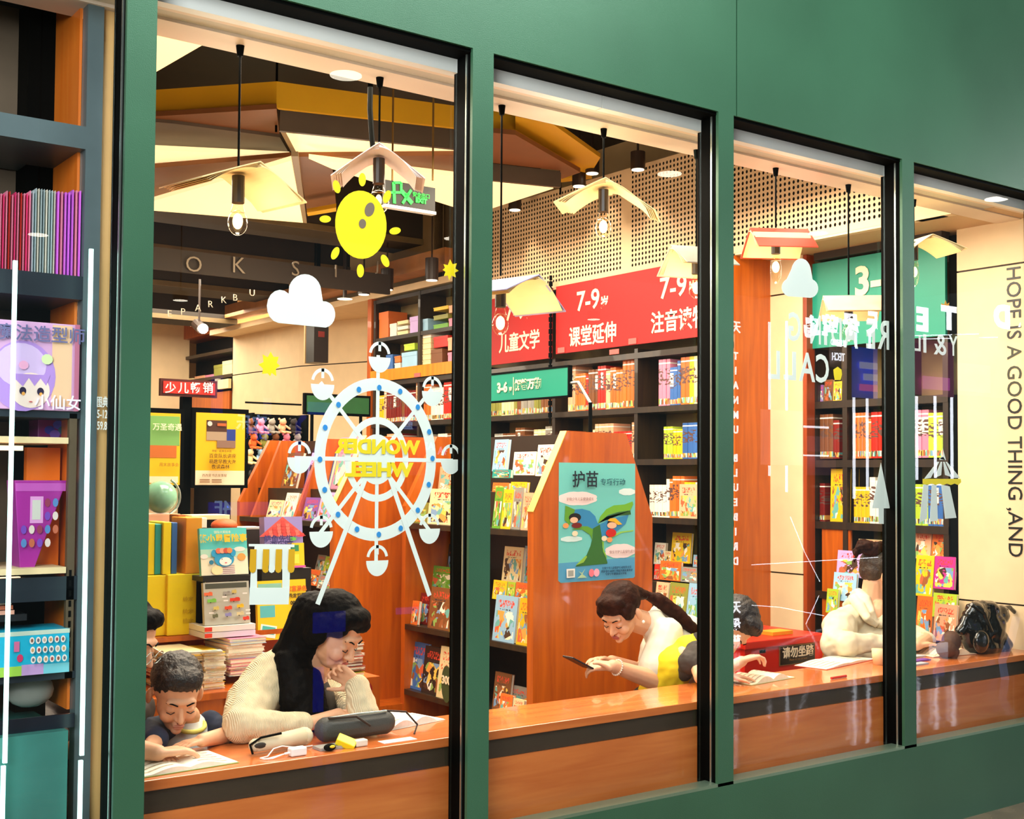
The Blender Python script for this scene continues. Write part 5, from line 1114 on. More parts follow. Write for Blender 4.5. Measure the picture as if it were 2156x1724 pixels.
# wall letters far inside, on the dark beams
bl = empty('beam_lettering', (4, 5.58, 3.4), 'thin spaced O K S I J letters on the dark ceiling beam', 'lettering')
for ch, x, y, s in (('O', 408, 558, .17), ('K', 502, 560, .18), ('S', 622, 567, .17), ('I', 707, 572, .15), ('J', 795, 561, .12)): text(ch, s, M('pale_letter', '8a7f6c', .5, noise=0), at(x, y, Y=5.45), VX, VZ, 'lettering', .004, -.001, parent=bl)
into(bl, MB().mat(DKCEIL).box((2.9, 5.47, at(500, 540, Y=5.47).z), (5.3, 5.50, at(500, 585, Y=5.47).z)).build('letter_beam'))
bl2 = empty('beam_lettering', (4, 6.85, 3.2), 'small E P A R K B U letters under the dark ceiling', 'lettering')
for ch, x, y in (('E', 357, 661), ('P', 385, 657), ('A', 417, 649), ('R', 443, 641), ('K', 471, 632), ('B', 495, 627), ('U', 531, 617)): text(ch, .085, M('pale_letter', 'd8cdb8'), at(x, y, Y=6.80), VX, VZ, 'lettering', .004, -.001, parent=bl2)
# ================================================================= THE MALL BEHIND THE CAMERA (seen only as reflections in the glass)
MW = emit('sign_white_light', 'f4f8ff', 18); MT = emit('strip_white_light', 'eef4ff', 16); MB_ = emit('blue_screen_light', '2438e8', 1.7); MB2 = emit('blue_poster_light', '3a6ae8', 2.6)
def refl_text(bd, x, y, V, s, par, m=MW, bold=.006, sx=1): return text(bd, s, m, mir(x, y, V), (-1, 0, 0), VZ, 'lettering', .004, bold, parent=par, sx=sx)
V1 = 8.5
def tdist(x, y, V): return (at(x, y, Y=V)-CAM).dot(FW)
def rfit(bd, x, y, hpx, V, par, m=MW, bold=0, sx=1, k=.72): return refl_text(bd, x, y, V, hpx/FPX*tdist(x, y, V)/k, par, m, bold, sx)
ks = empty('tea_stall', mir(1800, 900, V1).xy.to_3d(), 'glowing tea stall across the mall, seen as a reflection', 'stall')
for ch, x, y, s in (('鸟', 1709, 692, 38), ('蓝', 1748, 689, 38), ('母', 1792, 686, 40), ('天', 1845, 683, 44)): rfit(ch, x, y, s, V1, ks, bold=.022, sx=1.15, k=.86)
for ch, x, y in (('E', 1943, 675), ('T', 1998, 672), ('D', 2110, 669), ('R', 2162, 668)): rfit(ch, x, y, 46, V1, ks, bold=.03, sx=1.25)
for (x0, x1, y0) in ((1915, 2060, 707), (1925, 2100, 714)): into(ks, MB().mat(MT).cyl(mir(x0, y0, V1), mir(x1, y0-4, V1), .008, n=6).build('light_bar'))
for (x, y0, y1) in ((1620, 678, 862), (1620, 980, 1002), (1656, 676, 865), (1656, 980, 1036), (1802, 700, 738), (1798, 800, 1050), (1831, 700, 736), (1826, 836, 1032), (1872, 700, 736), (1868, 836, 1008), (1930, 834, 1010), (1969, 834, 1006), (2004, 834, 1008)):
    a, b = mir(x-1.6, y1, V1), mir(x+1.6, y0, V1); into(ks, MB().mat(MT).box((a.x, a.y-.01, a.z), (b.x, a.y+.01, b.z)).build('light_strip'))
for pts in ([(1582, 1189), (1868, 1172)], [(1664, 1088), (1694, 1162), (1726, 1224)], [(1724, 1254), (1708, 1290), (1676, 1356)], [(1583, 1274), (1640, 1278), (1735, 1296)]):
    into(ks, MB().mat(MT).tube([mir(x, y, 5.6) for x, y in pts], .005, 6).build('light_cable'))
def rpanel(x0, y0, x1, y1, V, m, name, par=ks, th=.02):
    
    a, b = mir(x0, y1, V), mir(x1, y0, V); return into(par, MB().mat(m).box((a.x, a.y-th, a.z), (b.x, a.y, b.z)).build(name))
rpanel(1796, 738, 1878, 836, 6.15, MB2, 'poster_panel'); 
for k, (y, x0, x1) in enumerate(((765, 1812, 1850), (790, 1820, 1864), (812, 1812, 1862))): rpanel(x0, y, x1, y+10, 6.1, emit('pink_poster_print', 'f070d8', 4) if k == 2 else emit('pale_poster_print', 'c0c8ff', 4), 'poster_print')
rpanel(1925, 722, 2008, 830, 6.15, emit('food_poster', 'b06a90', 2.0), 'food_poster'); rpanel(2008, 722, 2156, 830, 6.15, emit('food_poster_pale', 'e8e0a0', 1.2), 'food_poster')
rpanel(1945, 796, 2000, 818, 6.1, emit('pink_poster_print', 'f070d8', 4), 'poster_print'); rpanel(2020, 770, 2085, 822, 6.1, emit('food_print_pink', 'e0b0c0', 1.6), 'poster_print')
rpanel(1604, 866, 1690, 978, 6.0, emit('pale_menu_board', 'e0c8d0', 1.3), 'menu_board'); rpanel(1746, 704, 1786, 772, 5.9, emit('outlined_sign', '8a7060', .8), 'outlined_sign')
refl_text('BLUEBIRD', 1765, 722, 5.85, .10, ks, bold=.001, sx=.62); refl_text('TECH', 1765, 752, 5.85, .13, ks, bold=.002, sx=.7)
for (x0, x1, y) in ((1694, 1745, 898), (1694, 1745, 958)): rpanel(x0, y, x1, y+2, 5.9, MT, 'light_bar')
rpanel(1700, 920, 1760, 950, 6.0, emit('cup_row', 'a08090', 1.0), 'cup_row'); rpanel(1700, 962, 1760, 1000, 6.0, emit('cup_row', 'a08090', 1.0), 'cup_row')
rpanel(2040, 870, 2156, 950, 6.3, emit('shop_front_glow', 'd8e0c8', .5), 'shop_front')
# vertical lettering sign
vs = empty('vertical_sign', mir(1549, 1100, 5.0).xy.to_3d(), 'tall sign of glowing mirrored capital letters reflected beside the third mullion', 'sign')
yy = 690
for ch in '天': refl_text(ch, 1550, 690, 5.0, .13, vs, bold=.002)
for k, ch in enumerate('TIANMU'): refl_text(ch, 1549, 750+k*31, 5.0, .105, vs, bold=.003)
for k, ch in enumerate('BLUEBIRD'): refl_text(ch, 1549, 965+k*31, 5.0, .105, vs, bold=.003)
for k, ch in enumerate('天母蓝鸟'): refl_text(ch, 1550, 1280+k*36, 5.0, .13, vs, bold=.003)
# mall downlights in a high ceiling (seen as bright discs in the glass)
struct(MB().mat(M('mall_ceiling', '4a5048', .7)).box((-8, -14, 5.4), (22, -.02, 5.5)).build('ceiling'))
DL = emit('mall_downlight_glow', 'fff4dc', 22)
for i, (x, y) in enumerate([(728, 160), (2098, 420), (1410, 367), (1722, 492), (955, 503), (380, 633), (80, 495), (1250, 673)]):
    c = at(x, y, Z=3.55); c = Vector((c.x, .14-c.y, 3.55))
    r = empty('mall_downlight', c, 'round mall downlight mirrored in the glass, %s' % ['above the white-shaded lamp', 'at the top of the fourth window', 'beside the right end of the second window ceiling', 'by the red-covered lamp', 'right of the yellow sun decal', 'among the small ceiling letters', 'over the pale magazines', 'over the red sign'][i], 'lamp', 'mall downlights')
    into(r, MB().mat(CAN).cyl(c+VZ*.004, c+VZ*.1, .082, n=20).cyl(c+VZ*.1, (c.x, c.y, 5.4), .01, n=6).build('can_body')); into(r, MB().mat(DL).cyl(c, c+VZ*.004, .078, n=24).build('lens'))
# blue signs and poles
bs = empty('blue_gantry', (2, -5, 0), 'blue lit gantry with 4F marking, seen as a reflection', 'sign')
rpanel(440, 1056, 625, 1086, 4.6, MB_, 'sign_panel', bs); refl_text('4F', 470, 1070, 4.55, .13, bs, emit('pale_blue_text', 'a0c0ff', 6), .002)
def rtube(pts, r, V, m, par, name): return into(par, MB().mat(m).tube([mir(x, y, V) for x, y in pts], r, 6).build(name))
rtube([(642, 875), (628, 890), (626, 1010)], .02, 4.6, MB_, bs, 'pole'); rtube([(700, 870), (660, 960), (632, 1076)], .02, 4.6, MB_, bs, 'pole')
rpanel(650, 848, 700, 872, 4.7, MB2, 'sign_panel', bs)
rpanel(661, 1286, 728, 1334, 3.9, MB_, 'screen', bs); rpanel(661, 1404, 682, 1500, 3.9, MB_, 'screen', bs); rpanel(690, 1300, 722, 1400, 4.1, emit('lilac_screen', 'a090e0', .9), 'screen', bs)
rpanel(446, 790, 470, 870, 4.8, emit('blue_glow_panel', '4a50d8', 1.2), 'screen', bs); rpanel(556, 838, 572, 874, 4.8, emit('lilac_screen', 'a090e0', .9), 'screen', bs)
refl_text('欢乐', 530, 892, 4.8, .12, bs, emit('pale_blue_text', 'a0c0ff', 6), .003); refl_text('书屋', 545, 915, 4.8, .10, bs, emit('blue_print', '5a80ff', 5), .003)
for k, (x, y) in enumerate(((860, 895), (905, 940), (935, 950))): refl_text(['蓝', 'AI', 'HA'][k], x, y, 4.8, .09, bs, emit('pale_blue_text', 'a0c0ff', 6), .001)
rpanel(845, 872, 880, 905, 4.9, emit('dark_blue_panel', '1c2c9a', 1.2), 'screen', bs); rpanel(848, 920, 900, 1000, 5.0, emit('lilac_panel_dim', 'a898b8', .6), 'screen', bs)
rpanel(836, 1276, 900, 1294, 4.4, MB_, 'screen', bs)
# glowing panels standing in for a passer-by reflected by the bag
bn = empty('white_banner', mir(1990, 1400, 3.4).xy.to_3d(), 'pale blue-white roll-up banner reflected in front of the black bag', 'banner')
rpanel(1968, 1325, 1988, 1352, 3.4, emit('banner_blue', '8a90ff', 2.2), 'upper_print', bn); rpanel(1960, 1352, 1996, 1405, 3.4, emit('banner_white', 'e8f0ff', 3.2), 'sheet', bn); rpanel(1936, 1405, 2002, 1438, 3.4, emit('banner_base', 'b8b8f0', 1.6), 'base', bn)
bn2 = empty('white_banner', mir(2120, 1420, 2.2).xy.to_3d(), 'narrow pale blue banner reflected right of the black bag', 'banner')
rtube([(2140, 1300), (2128, 1350), (2110, 1390), (2118, 1440), (2134, 1500)], .035, 2.2, emit('banner_dim', '98a8d8', 1.2), bn2, 'sheet')
# ================================================================= LEFT DISPLAY BAY
lb = empty('window_bookshelf', (.6, .35, 0), 'dark metal framed shelf in the narrow left window', 'bookcase')
FM = M('slate_frame', '5a6c70', .4, .2, noise=.08); FD = M('dark_slate_frame', '1c2630', .4, noise=.2, nscale=3); YF = .25
into(lb, MB().mat(FM).box((1.137, YF, 0), (1.185, YF+.05, 3.35)).build('post'))
into(lb, MB().mat(FM).box((-.2, YF, 2.574), (1.137, YF+.40, 2.642)).build('beam'))
into(lb, MB().mat(FD).box((-.2, YF+.0, 3.1), (1.137, YF+.40, 3.16)).build('shelf'))
for z, m in ((2.19, FD), (1.785, FD), (1.30, FD), (1.02, FD)): into(lb, MB().mat(m).box((-.2, YF, z-(.07 if z in (2.19, 1.30) else .02)), (1.137, YF+.40, z)).build('shelf'))
for z in (1.69, 1.31):
    into(lb, MB().mat(M('cream_shelf_edge', 'e8d0a0', .5)).box((-.2, YF-.01, z), (1.10, YF+.3, z+.018)).build('light_shelf')); into(lb, MB().mat(emit('shelf_led_strip', 'ffd8a8', 2)).box((-.2, YF+.02, z-.022), (.98, YF+.04, z-.008)).build('led_strip'))
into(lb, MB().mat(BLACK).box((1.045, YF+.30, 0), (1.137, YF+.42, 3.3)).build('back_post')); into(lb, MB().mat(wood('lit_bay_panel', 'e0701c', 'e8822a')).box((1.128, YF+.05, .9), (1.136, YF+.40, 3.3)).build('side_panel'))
into(lb, MB().mat(M('bay_back', '6a5a48', .6)).box((-.2, YF+.42, 0), (1.137, YF+.43, 3.3)).build('back_panel')); into(lb, MB().mat(M('perforated_upright', '5a4a34', .5)).box((1.105, YF+.0, 1.0), (1.127, YF+.02, 1.78)).build('slotted_upright'))
for k in range(9): into(lb, MB().mat(BLACK).box((1.112, YF-.002, 1.06+k*.03), (1.119, YF, 1.078+k*.03)).build('slot'))
into(lb, MB().mat(M('teal_plinth', '3c8078', .15, noise=.2, nscale=3)).box((-.2, YF-.06, 0), (1.10, YF+.4, .86)).build('plinth'))  # teal tone stands in for a glassy reflection below the bay
into(lb, MB().mat(M('bay_low_shadow', '0e1624', .3)).box((-.2, YF-.02, .86), (1.13, YF-.01, .90)).build('lower_rail'))  # dark strip painted as the shade low in the bay
into(lb, MB().mat(FM).box((.92, YF+.28, .95), (1.06, YF+.30, 1.0)).build('bracket'))
struct(MB().mat(M('beige_column', 'd8ac6c', .5, noise=.05)).box((1.187, YF+.02, 0), (1.228, YF+.10, 3.4)).build('wall_column'))
struct(MB().mat(M('brown_gap', '4a4630', .5)).box((1.228, YF+.0, 0), (1.262, YF+.12, 3.4)).build('trim_15'))
for (x0, y0, x1, y1) in ((25, 548, 10, 1606), (8, 1612, 4, 1760), (190, 524, 172, 1590), (174, 1600, 167, 1760)):  # upright glowing strips stand in for tubes mirrored in the glass
    a, b = at(x0, y0, Y=.16), at(x1, y1, Y=.16)
    tag(MB().mat(emit('cool_led_tube', 'c8fff4', 2.4)).box((b.x-.0055, .155, max(.40, b.z)), (b.x+.0055, .165, a.z)).build('led_tube'), 'vertical cool white light tube, %s' % ('left one, upper length' if x0 == 25 else 'left one, lower length' if x0 == 8 else 'right one, upper length' if x0 == 190 else 'right one, lower length'), 'light tube')
# magazines in the bay
def magrow(x0, x1, ytop, ybot, n, cols, what):
    for k in range(n):
        fx = (k+.5)/n; px_ = x0+(x1-x0)*fx; a = at(px_-(x1-x0)/n/2, ybot, Y=YF+.02); b = at(px_+(x1-x0)/n/2, ytop, Y=YF+.02)
        c_ = cols[k % len(cols)]; h = q3(b.z-2.191-random.uniform(0, .01), .01)
        book('magazine', ((a.x+b.x)/2, YF+.02, 2.191), 0, round(abs(b.x-a.x)-.0008, 4), .2, h, c_, '%s magazine, %s from the left among the %s' % (c_, ordn(k+1), what), 'magazine', what, name='magazine')
PAL['rose'] = 'e83a7a'; PAL['violet'] = 'e070f0'; PAL['ice'] = 'b8ccd0'
magrow(-20, 66, 402, 575, 14, ['rose', 'pink', 'red', 'pink'], 'red and pink magazines in the left window')
magrow(67, 118, 396, 578, 9, ['ice', 'ice', 'white'], 'pale grey magazines in the left window')
magrow(119, 180, 398, 582, 8, ['violet', 'pink', 'violet', 'violet'], 'violet magazines in the left window')
def bayprint(o, items):
    pass
def baybox(x0, y0, x1, y1, Y, d, m, label, name='toy_box', z=None):
    a, b = at(x0, (y0+y1)/2, Y=Y), at(x1, (y0+y1)/2, Y=Y); lo, hi = at((x0+x1)/2, y1, Y=Y).z, at((x0+x1)/2, y0, Y=Y).z; z = lo if z is None else z
    o = MB().mat(m).box((a.x, Y, z), (b.x, Y+d, z+hi-lo)).build(name); bevel(o, .002); tag(o, label, 'box')
    W, H = b.x-a.x, hi-lo; S = [0]
    def pl(n, col, pts):
        S[0] += 1; MB().mat(M('print_'+col, col, .4, noise=0)).prism([(a.x+u*W, Y-.0007*S[0], z+(1-v)*H) for u, v in pts], (0, .0007, 0)).build(n, parent=o)
    def tx(bd, s, u, v, col, bold=0): t = text(bd, s, M('print_'+col, col, .5, noise=0), (a.x+u*W, Y-.0007*(S[0]+2), z+(1-v)*H), VX, VZ, 'lettering', .0004, bold); t.parent = o
    return o, pl, tx
o, pl, tx = baybox(-40, 676, 165, 862, YF-.01, .2, M('pink_toy_box', 'dcaad8', .35, noise=.1, nscale=5), 'large pink toy box with a long-haired cartoon girl face in the left window', z=1.786)
pl('panel', 'f4c8a0', rcp(.72, .02, .93, .95)); pl('hair', 'b890e0', circ(.42, .62, .34, 26, .40)); pl('hair', 'dcc0f0', circ(.40, .5, .26, 22, .25)); pl('face', 'fbe4d8', circ(.50, .78, .20, 24, .20)); pl('fringe', 'b890e0', [(.3, .6), (.7, .6), (.66, .72), (.6, .64), (.54, .73), (.48, .64), (.42, .74), (.34, .66)]); 
for u in (.42, .60): pl('eye', '2a2040', circ(u, .79, .035, 14, .045)); pl('glint', 'f0a850', circ(u+.005, .82, .018, 10, .02))
pl('mouth', 'd06060', circ(.50, .91, .02, 8, .008)); pl('flower', 'f6b0d8', circ(.42, .5, .05, 10, .05)); pl('flower', 'd8f0b0', circ(.66, .42, .06, 10, .06)); pl('side', 'c06a8a', rcp(.95, 0, 1, 1))
tx('魔法造型师', .05, .6, .15, '6a6a9a', .0006); tx('小仙女', .045, .78, .92, 'f6ecff', .0006)
o, pl, tx = baybox(80, 868, 150, 925, YF+.16, .1, M('purple_box', '8a1c7a', .4), 'purple box with a blue flower print under the pink toy box', z=1.71)
for u, v, c_ in ((.35, .7, '3a3ab8'), (.6, .5, '5a5ae0'), (.75, .7, '2c6a8a'), (.5, .85, '7a5ac8')): pl('flower', c_, circ(u, v, .16, 10, .16))
o, pl, tx = baybox(30, 958, 140, 1145, YF+.04, .09, M('magenta_box', 'a82a9a', .35, noise=.1), 'tapered magenta doll box with rows of small pictures in the left window', z=1.32)
for v in o.data.vertices:
    if v.co.z < 1.4: v.co.x = v.co.x-(.09 if v.co.x > 1.0 else -.02)
pl('header', 'c85ac0', rcp(.02, .03, .98, .12)); pl('photo', 'e8a0e0', rcp(.30, .18, .55, .48)); pl('photo', 'd8d8d0', rcp(.34, .22, .50, .44))
for r_ in range(4):
    for c_ in range(5):
        if r_ > 1 or c_ > 2:
            if r_ > 2 and c_ == 4: continue
            pl('doll_picture', ['c86a4a', '7a4ac0', 'e8d8d0', '9a3a5a', '5a8ac8'][(r_*3+c_) % 5], circ(.18+c_*.15, .25+r_*.15, .055, 10, .05))
tag(MB().mat(M('bright_blue_box', '2a9ae0', .4)).box((.80, YF+.02, 1.32), (.872, YF+.1, 1.58)).build('blue_packet'), 'bright blue packet at the left edge beside the magenta box', 'packet')
tag(MB().mat(M('orange_folder', 'f07a14', .4, noise=.03)).box((1.02, YF+.13, 1.32), (1.118, YF+.16, 1.68)).build('orange_folder'), 'orange upright folder right of the magenta box', 'folder')
o, pl, tx = baybox(-40, 1322, 146, 1415, YF-.015, .16, M('turquoise_box', '1cb4d8', .35), 'turquoise activity box with a grid of round stickers low in the left window', z=1.022)
pl('rim', 'c8d8c8', rcp(0, 0, 1, .1)); pl('strip', '7ad0e0', rcp(0, .78, 1, 1)); pl('strip', 'c8a0d8', rcp(.45, .76, .7, 1)); pl('strip', 'a8d850', rcp(.2, .78, .45, 1)); pl('heart', 'e03a6a', circ(.43, .6, .035, 12, .09)); pl('square', 'e070a0', rcp(.36, .22, .42, .45))
for r_ in range(3):
    for c_ in range(6): pl('round_sticker', 'f0e4dc', circ(.56+c_*.07, .22+r_*.21, .028, 12, .08)); pl('sticker_print', ['8a5a4a', 'c89a6a', '6a6a7a', 'a04a4a', 'c8b0a0'][(r_+c_*2) % 5], circ(.56+c_*.07, .22+r_*.21, .015, 8, .045))
for k in range(6): a = at(0, 1300-k*14, Y=YF+.02); tag(MB().mat(M('card_%d' % (k % 3), ['e8a890', 'c86a4a', 'f0c8b0'][k % 3], .6)).box((.7, YF+.02, 1.045+.15+k*.0145), (.965-.004*k, YF+.2, 1.045+.15+k*.0145+.012)).build('flat_booklet'), 'salmon booklet, %s from the bottom of the small pile at the left edge' % ordn(k+1), 'booklet', 'salmon booklets')
tag(MB().mat(M('rack_dark', '1a1c20', .4)).box((.7, YF+.02, 1.175), (1.0, YF+.2, 1.194)).build('booklet_rack'), 'thin dark rack carrying the small salmon pile', 'rack')
tag(smooth(MB().mat(M('grey_plastic', 'a8a8a0', .4)).ell((1.04, YF+.12, .955), ((.07, 0, 0), (0, .05, 0), (0, 0, .05)), 16, 8).build('plastic_lid')), 'pale grey plastic shape low in the left window', 'lid')
# wall text printed beside the left post, on the beige strip
t = text('图典\n5-12\n59.8', .035, WHITE, (1.2, YF-.003, 1.78), VX, VZ, 'price_lettering', .001, .0005, sx=.5); tag(t, 'small white price characters on the narrow beige strip', 'lettering')
# ================================================================= RED BOX, BAG, COUNTER THINGS
rb = empty('red_donation_box', (5.3, 1.0, 0), 'red box with a black notice plate, beside the cream hoodie', 'box')
RB = M('red_lacquer', 'd8200c', .35, noise=.05); a, b = at(1568, 1420, Y=.95), at(1732, 1345, Y=.95)
into(rb, bevel(MB().mat(RB).box((a.x, .95, .35), (b.x, 1.40, b.z-.01)).build('body'))); into(rb, bevel(MB().mat(RB).box((a.x-.012, .935, b.z-.01), (b.x+.015, 1.415, b.z+.03)).build('lid'))); into(rb, MB().mat(BLACK).box((a.x+.02, .96, 0), (b.x-.02, 1.38, .35)).build('stand'))
p, q = at(1642, 1400, Y=.945), at(1714, 1354, Y=.945)
into(rb, MB().mat(M('brass_edge', 'a07a4a', .4, .5)).box((p.x-.004, .942, p.z-.004), (q.x+.004, .948, q.z+.004)).mat(M('plate_dark', '20140c', .3)).box((p.x, .940, p.z), (q.x, .944, q.z)).build('notice_plate'))
text('请勿坐踏', .062, CRT, (((p.x+q.x)/2), .938, (p.z+q.z)/2+.01), VX, VZ, 'lettering', .001, .0012, parent=rb, sx=1.0); text('Please do not sit here', .016, M('brass_edge', 'a07a4a'), ((p.x+q.x)/2, .938, p.z+.022), VX, VZ, 'lettering', .0005, 0, parent=rb)
p = at(1606, 1371, Y=.949); into(rb, MB().mat(BLACK).box((p.x-.025, .947, p.z-.008), (p.x+.02, .951, p.z+.008)).build('slot'))
p = at(1630, 1335, Y=1.1); tag(MB().mat(M('yellow_brown', 'c8901c', .5)).box((p.x-.10, 1.02, b.z+.031), (p.x+.06, 1.12, b.z+.05)).build('notepad'), 'small mustard pad lying on the red box lid', 'pad')
def rounded(mb, m=None): return mb
def loc_(x, y, Z=.70): return at(x, y, Z=Z)
CZ = .7005
# open books
def open_book(c, ang, w, d, label, sag=.016, col='f4ead0', cover='b0c060'):
    r = empty('open_book', c, label, 'book', None, R_(ang)); n = 8
    PP = M('page_'+col, col, .8, noise=.06, nscale=60)
    for s, nm in ((-1, 'left_pages'), (1, 'right_pages')):
        mb = MB().mat(PP); pr = []
        for i in range(n+1):
            f = i/n; pr.append((s*f*w, .004+sag*math.sin(min(1, f*1.35)*math.pi)*(1-.35*f)+.006*(1-f)))
        for i in range(n):
            (x0, z0), (x1, z1) = pr[i], pr[i+1]
            mb.hexa([Vector(p_) for p_ in ((x0, -d/2, .0015), (x1, -d/2, .0015), (x1, d/2, .0015), (x0, d/2, .0015), (x0, -d/2, z0), (x1, -d/2, z1), (x1, d/2, z1), (x0, d/2, z0))])
        o = mb.build(nm, parent=r, smooth=False)
        for k in range(5):
            f = .25; x0 = s*w*.25; x1 = s*w*.85; v = d*(.32-k*.14)
            zt = .004+sag*.8+.004
        mbt = MB().mat(M('page_print', 'b8a890', .8, noise=.3, nscale=80))
        for i in range(2, n-1):
            (x0, z0), (x1, z1) = pr[i], pr[i+1]
            for k in range(5):
                v = d*(-.36+k*.17); mbt.face([(x0, v, z0+.0006), (x1, v, z1+.0006), (x1, v+d*.05, z1+.0006), (x0, v+d*.05, z0+.0006)])
        mbt.build('printed_lines', parent=r)
    MB().mat(M('cover_'+cover, cover, .5)).box((-w-.004, -d/2-.004, 0), (w+.004, d/2+.004, .0015)).build('cover', parent=r)
    return r
p = loc_(375, 1612); open_book((p.x, p.y+.02, CZ), 4, .16, .20, 'open picture book with green inside under the hand at the left end of the counter', .012, 'f6eed8', '8aa048')
p = loc_(845, 1530); open_book((p.x+.03, p.y+.07, CZ), 12, .15, .17, 'open white paged book behind the grey pencil case', .022, 'f4ece0', 'd8d0c0')
p = loc_(1620, 1432); open_book((p.x-.02, p.y+.04, CZ), 6, .16, .15, 'open book under the hand beside the third mullion', .024, 'f2e8c8', 'b8b070')
p = loc_(1752, 1398); mg = open_book((p.x+.05, p.y+.02, CZ), 10, .24, .17, 'large open illustrated magazine in front of the cream hoodie', .006, 'f4e4c8', 'c8402c')
p = loc_(1950, 1375); open_book((p.x+.05, .36, CZ+.0), -10, .15, .14, 'thick open book left of the brown scarf in the fourth window', .03, 'f2dcb8', 'a85a3c')
p = loc_(1845, 1376); tag(MB().mat(M('pale_booklet', 'c8ccd0', .5)).box((p.x-.14, .36, CZ), (p.x+.12, .45, CZ+.007)).build('booklet'), 'thin grey booklet under the sleeve of the cream hoodie', 'booklet')
p = at(1868, 1384, Z=.74); tag(smooth(MB().mat(M('cup_cream', 'f4d0a0', .5)).cyl((p.x, p.y+.05, CZ), (p.x, p.y+.05, CZ+.075), .026, .034, 20).build('paper_cup')), 'small cream paper cup by the fourth mullion', 'cup')
p = loc_(1690, 1417); tag(MB().mat(M('red_pen', 'b82c24', .4)).cyl((p.x-.04, .165, CZ+.006), (p.x+.07, .17, CZ+.006), .006, n=8).build('pen'), 'red pen under the large magazine edge', 'pen')
for k, (x, y, c_) in enumerate(((1945, 1392, '6a3a9a'), (1940, 1400, 'a8b0b8'))): p = loc_(x, y); tag(MB().mat(M('thin_'+c_, c_, .5)).box((p.x-.10, p.y-.0, CZ), (p.x+.06, p.y+.045, CZ+.006+.0*k)).build('booklet'), ['thin purple booklet at left of the fourth window', 'thin grey booklet nearest the glass in the fourth window'][k], 'booklet')
# pencil case / speaker-like grey case
p = loc_(735, 1545); c0 = at(670, 1527, Y=.30); c1 = at(812, 1518, Y=.30)
cs = empty('pencil_case', ((c0.x+c1.x)/2, .28, CZ), 'long dark grey pencil case with rounded ends and a strap on the counter', 'case'); Lc = (c1.x-c0.x)/2
mb = MB().mat(M('charcoal_fabric', '3c3c38', .6, bump=.3, bscale=200)); cm = cs.location
mb.cone_cap(cm+Vector((-Lc+.02, 0, .045)), cm+Vector((Lc-.02, .0, .045)), .042, .042); o = mb.build('body', smooth=True); into(cs, o)
m_ = o.modifiers.new('r', 'REMESH'); m_.mode = 'VOXEL'; m_.voxel_size = .006; m_.use_smooth_shade = True
into(cs, MB().mat(SILVER).tube([cm+Vector((-Lc+.02, -.02, .086)), cm+Vector((0, -.02, .0885)), cm+Vector((Lc-.02, -.02, .086))], .0035).build('zip'))
into(cs, MB().mat(M('dark_strap', '2a1a10', .6)).tube([cm+Vector((-.12, -.03, .088)), cm+Vector((-.02, -.04, .085)), cm+Vector((.03, -.05, .05))], .004).tube([cm+Vector((.10, -.01, .088)), cm+Vector((.19, -.02, .075)), cm+Vector((.225, -.04, .03)), cm+Vector((.20, -.06, .004))], .0035).build('strap'))
# second folded pouch at the sleeve end
p0 = at(525, 1545, Y=.24); pc = empty('folded_pouch', (p0.x+.09, .26, CZ), 'grey-cream folded pouch with black zip in front of the cardigan sleeve', 'pouch')
pm = Vector(pc.location); o = MB().mat(M('grey_cream_fabric', 'cfc0a0', .7)).cone_cap(pm+Vector((-.06, 0, .028)), pm+Vector((.12, .01, .035)), .022, .030).build('body', smooth=True); into(pc, o); into(pc, MB().mat(BLACK).tube([pm+Vector((-.075, -.015, .005)), pm+Vector((-.085, -.015, .035)), pm+Vector((-.05, -.02, .055)), pm+Vector((.02, -.025, .062))], .004).build('zip'))
into(pc, MB().mat(M('dim_shadow_fabric', '2a241c', .7)).ell(pm+Vector((-.05, -.018, .03)), ((.022, 0, 0), (0, .006, 0), (0, 0, .010))).build('opening'))
# charger and cable
p = loc_(612, 1575, .715); ch = empty('charger', (p.x, .165, CZ), 'white square phone charger with a looped white cable on the counter', 'charger'); cm = Vector(ch.location); WP = M('white_plastic', 'f4f0ec', .3, noise=0)
into(ch, bevel(MB().mat(WP).box(cm+Vector((-.028, -.014, 0)), cm+Vector((.028, .018, .027))).build('block'), .005, 3))
L2 = [cm+Vector(v) for v in ((-.028, 0, .012), (-.05, 0, .01), (-.09, -.006, .003), (-.115, .004, .003), (-.12, .02, .003), (-.09, .03, .003), (-.06, .05, .02), (-.02, .07, .02), (.04, .08, .006), (.10, .09, .003))]
into(ch, MB().mat(WP).tube(L2, .0022).tube([cm+Vector(v) for v in ((-.03, .003, .012), (-.07, .008, .005), (-.105, .0, .003), (-.11, .0, .003))], .002).build('cable')); into(ch, MB().mat(WP).cyl(cm+Vector((-.028, 0, .012)), cm+Vector((-.045, 0, .011)), .004).build('plug'))
p = loc_(706, 1556, .715); yc = empty('yellow_tin', (p.x, .17, CZ), 'small bright yellow tin leaning in front of the dark pencil case', 'tin'); cm = Vector(yc.location); YP = M('bright_yellow_tin', 'f0dc10', .4, noise=0)
Rm = Matrix.Translation(cm+Vector((0, .02, .008))) @ Euler((R_(20), R_(22), R_(-35))).to_matrix().to_4x4(); into(yc, bevel(MB().mat(YP).box((-.03, -.022, 0), (.035, .022, .022), Rm).build('body'), .003)); into(yc, MB().mat(BLACK).cyl(Rm @ Vector((.036, 0, .01)), Rm @ Vector((.0355, 0, .01)), .004).build('button'))
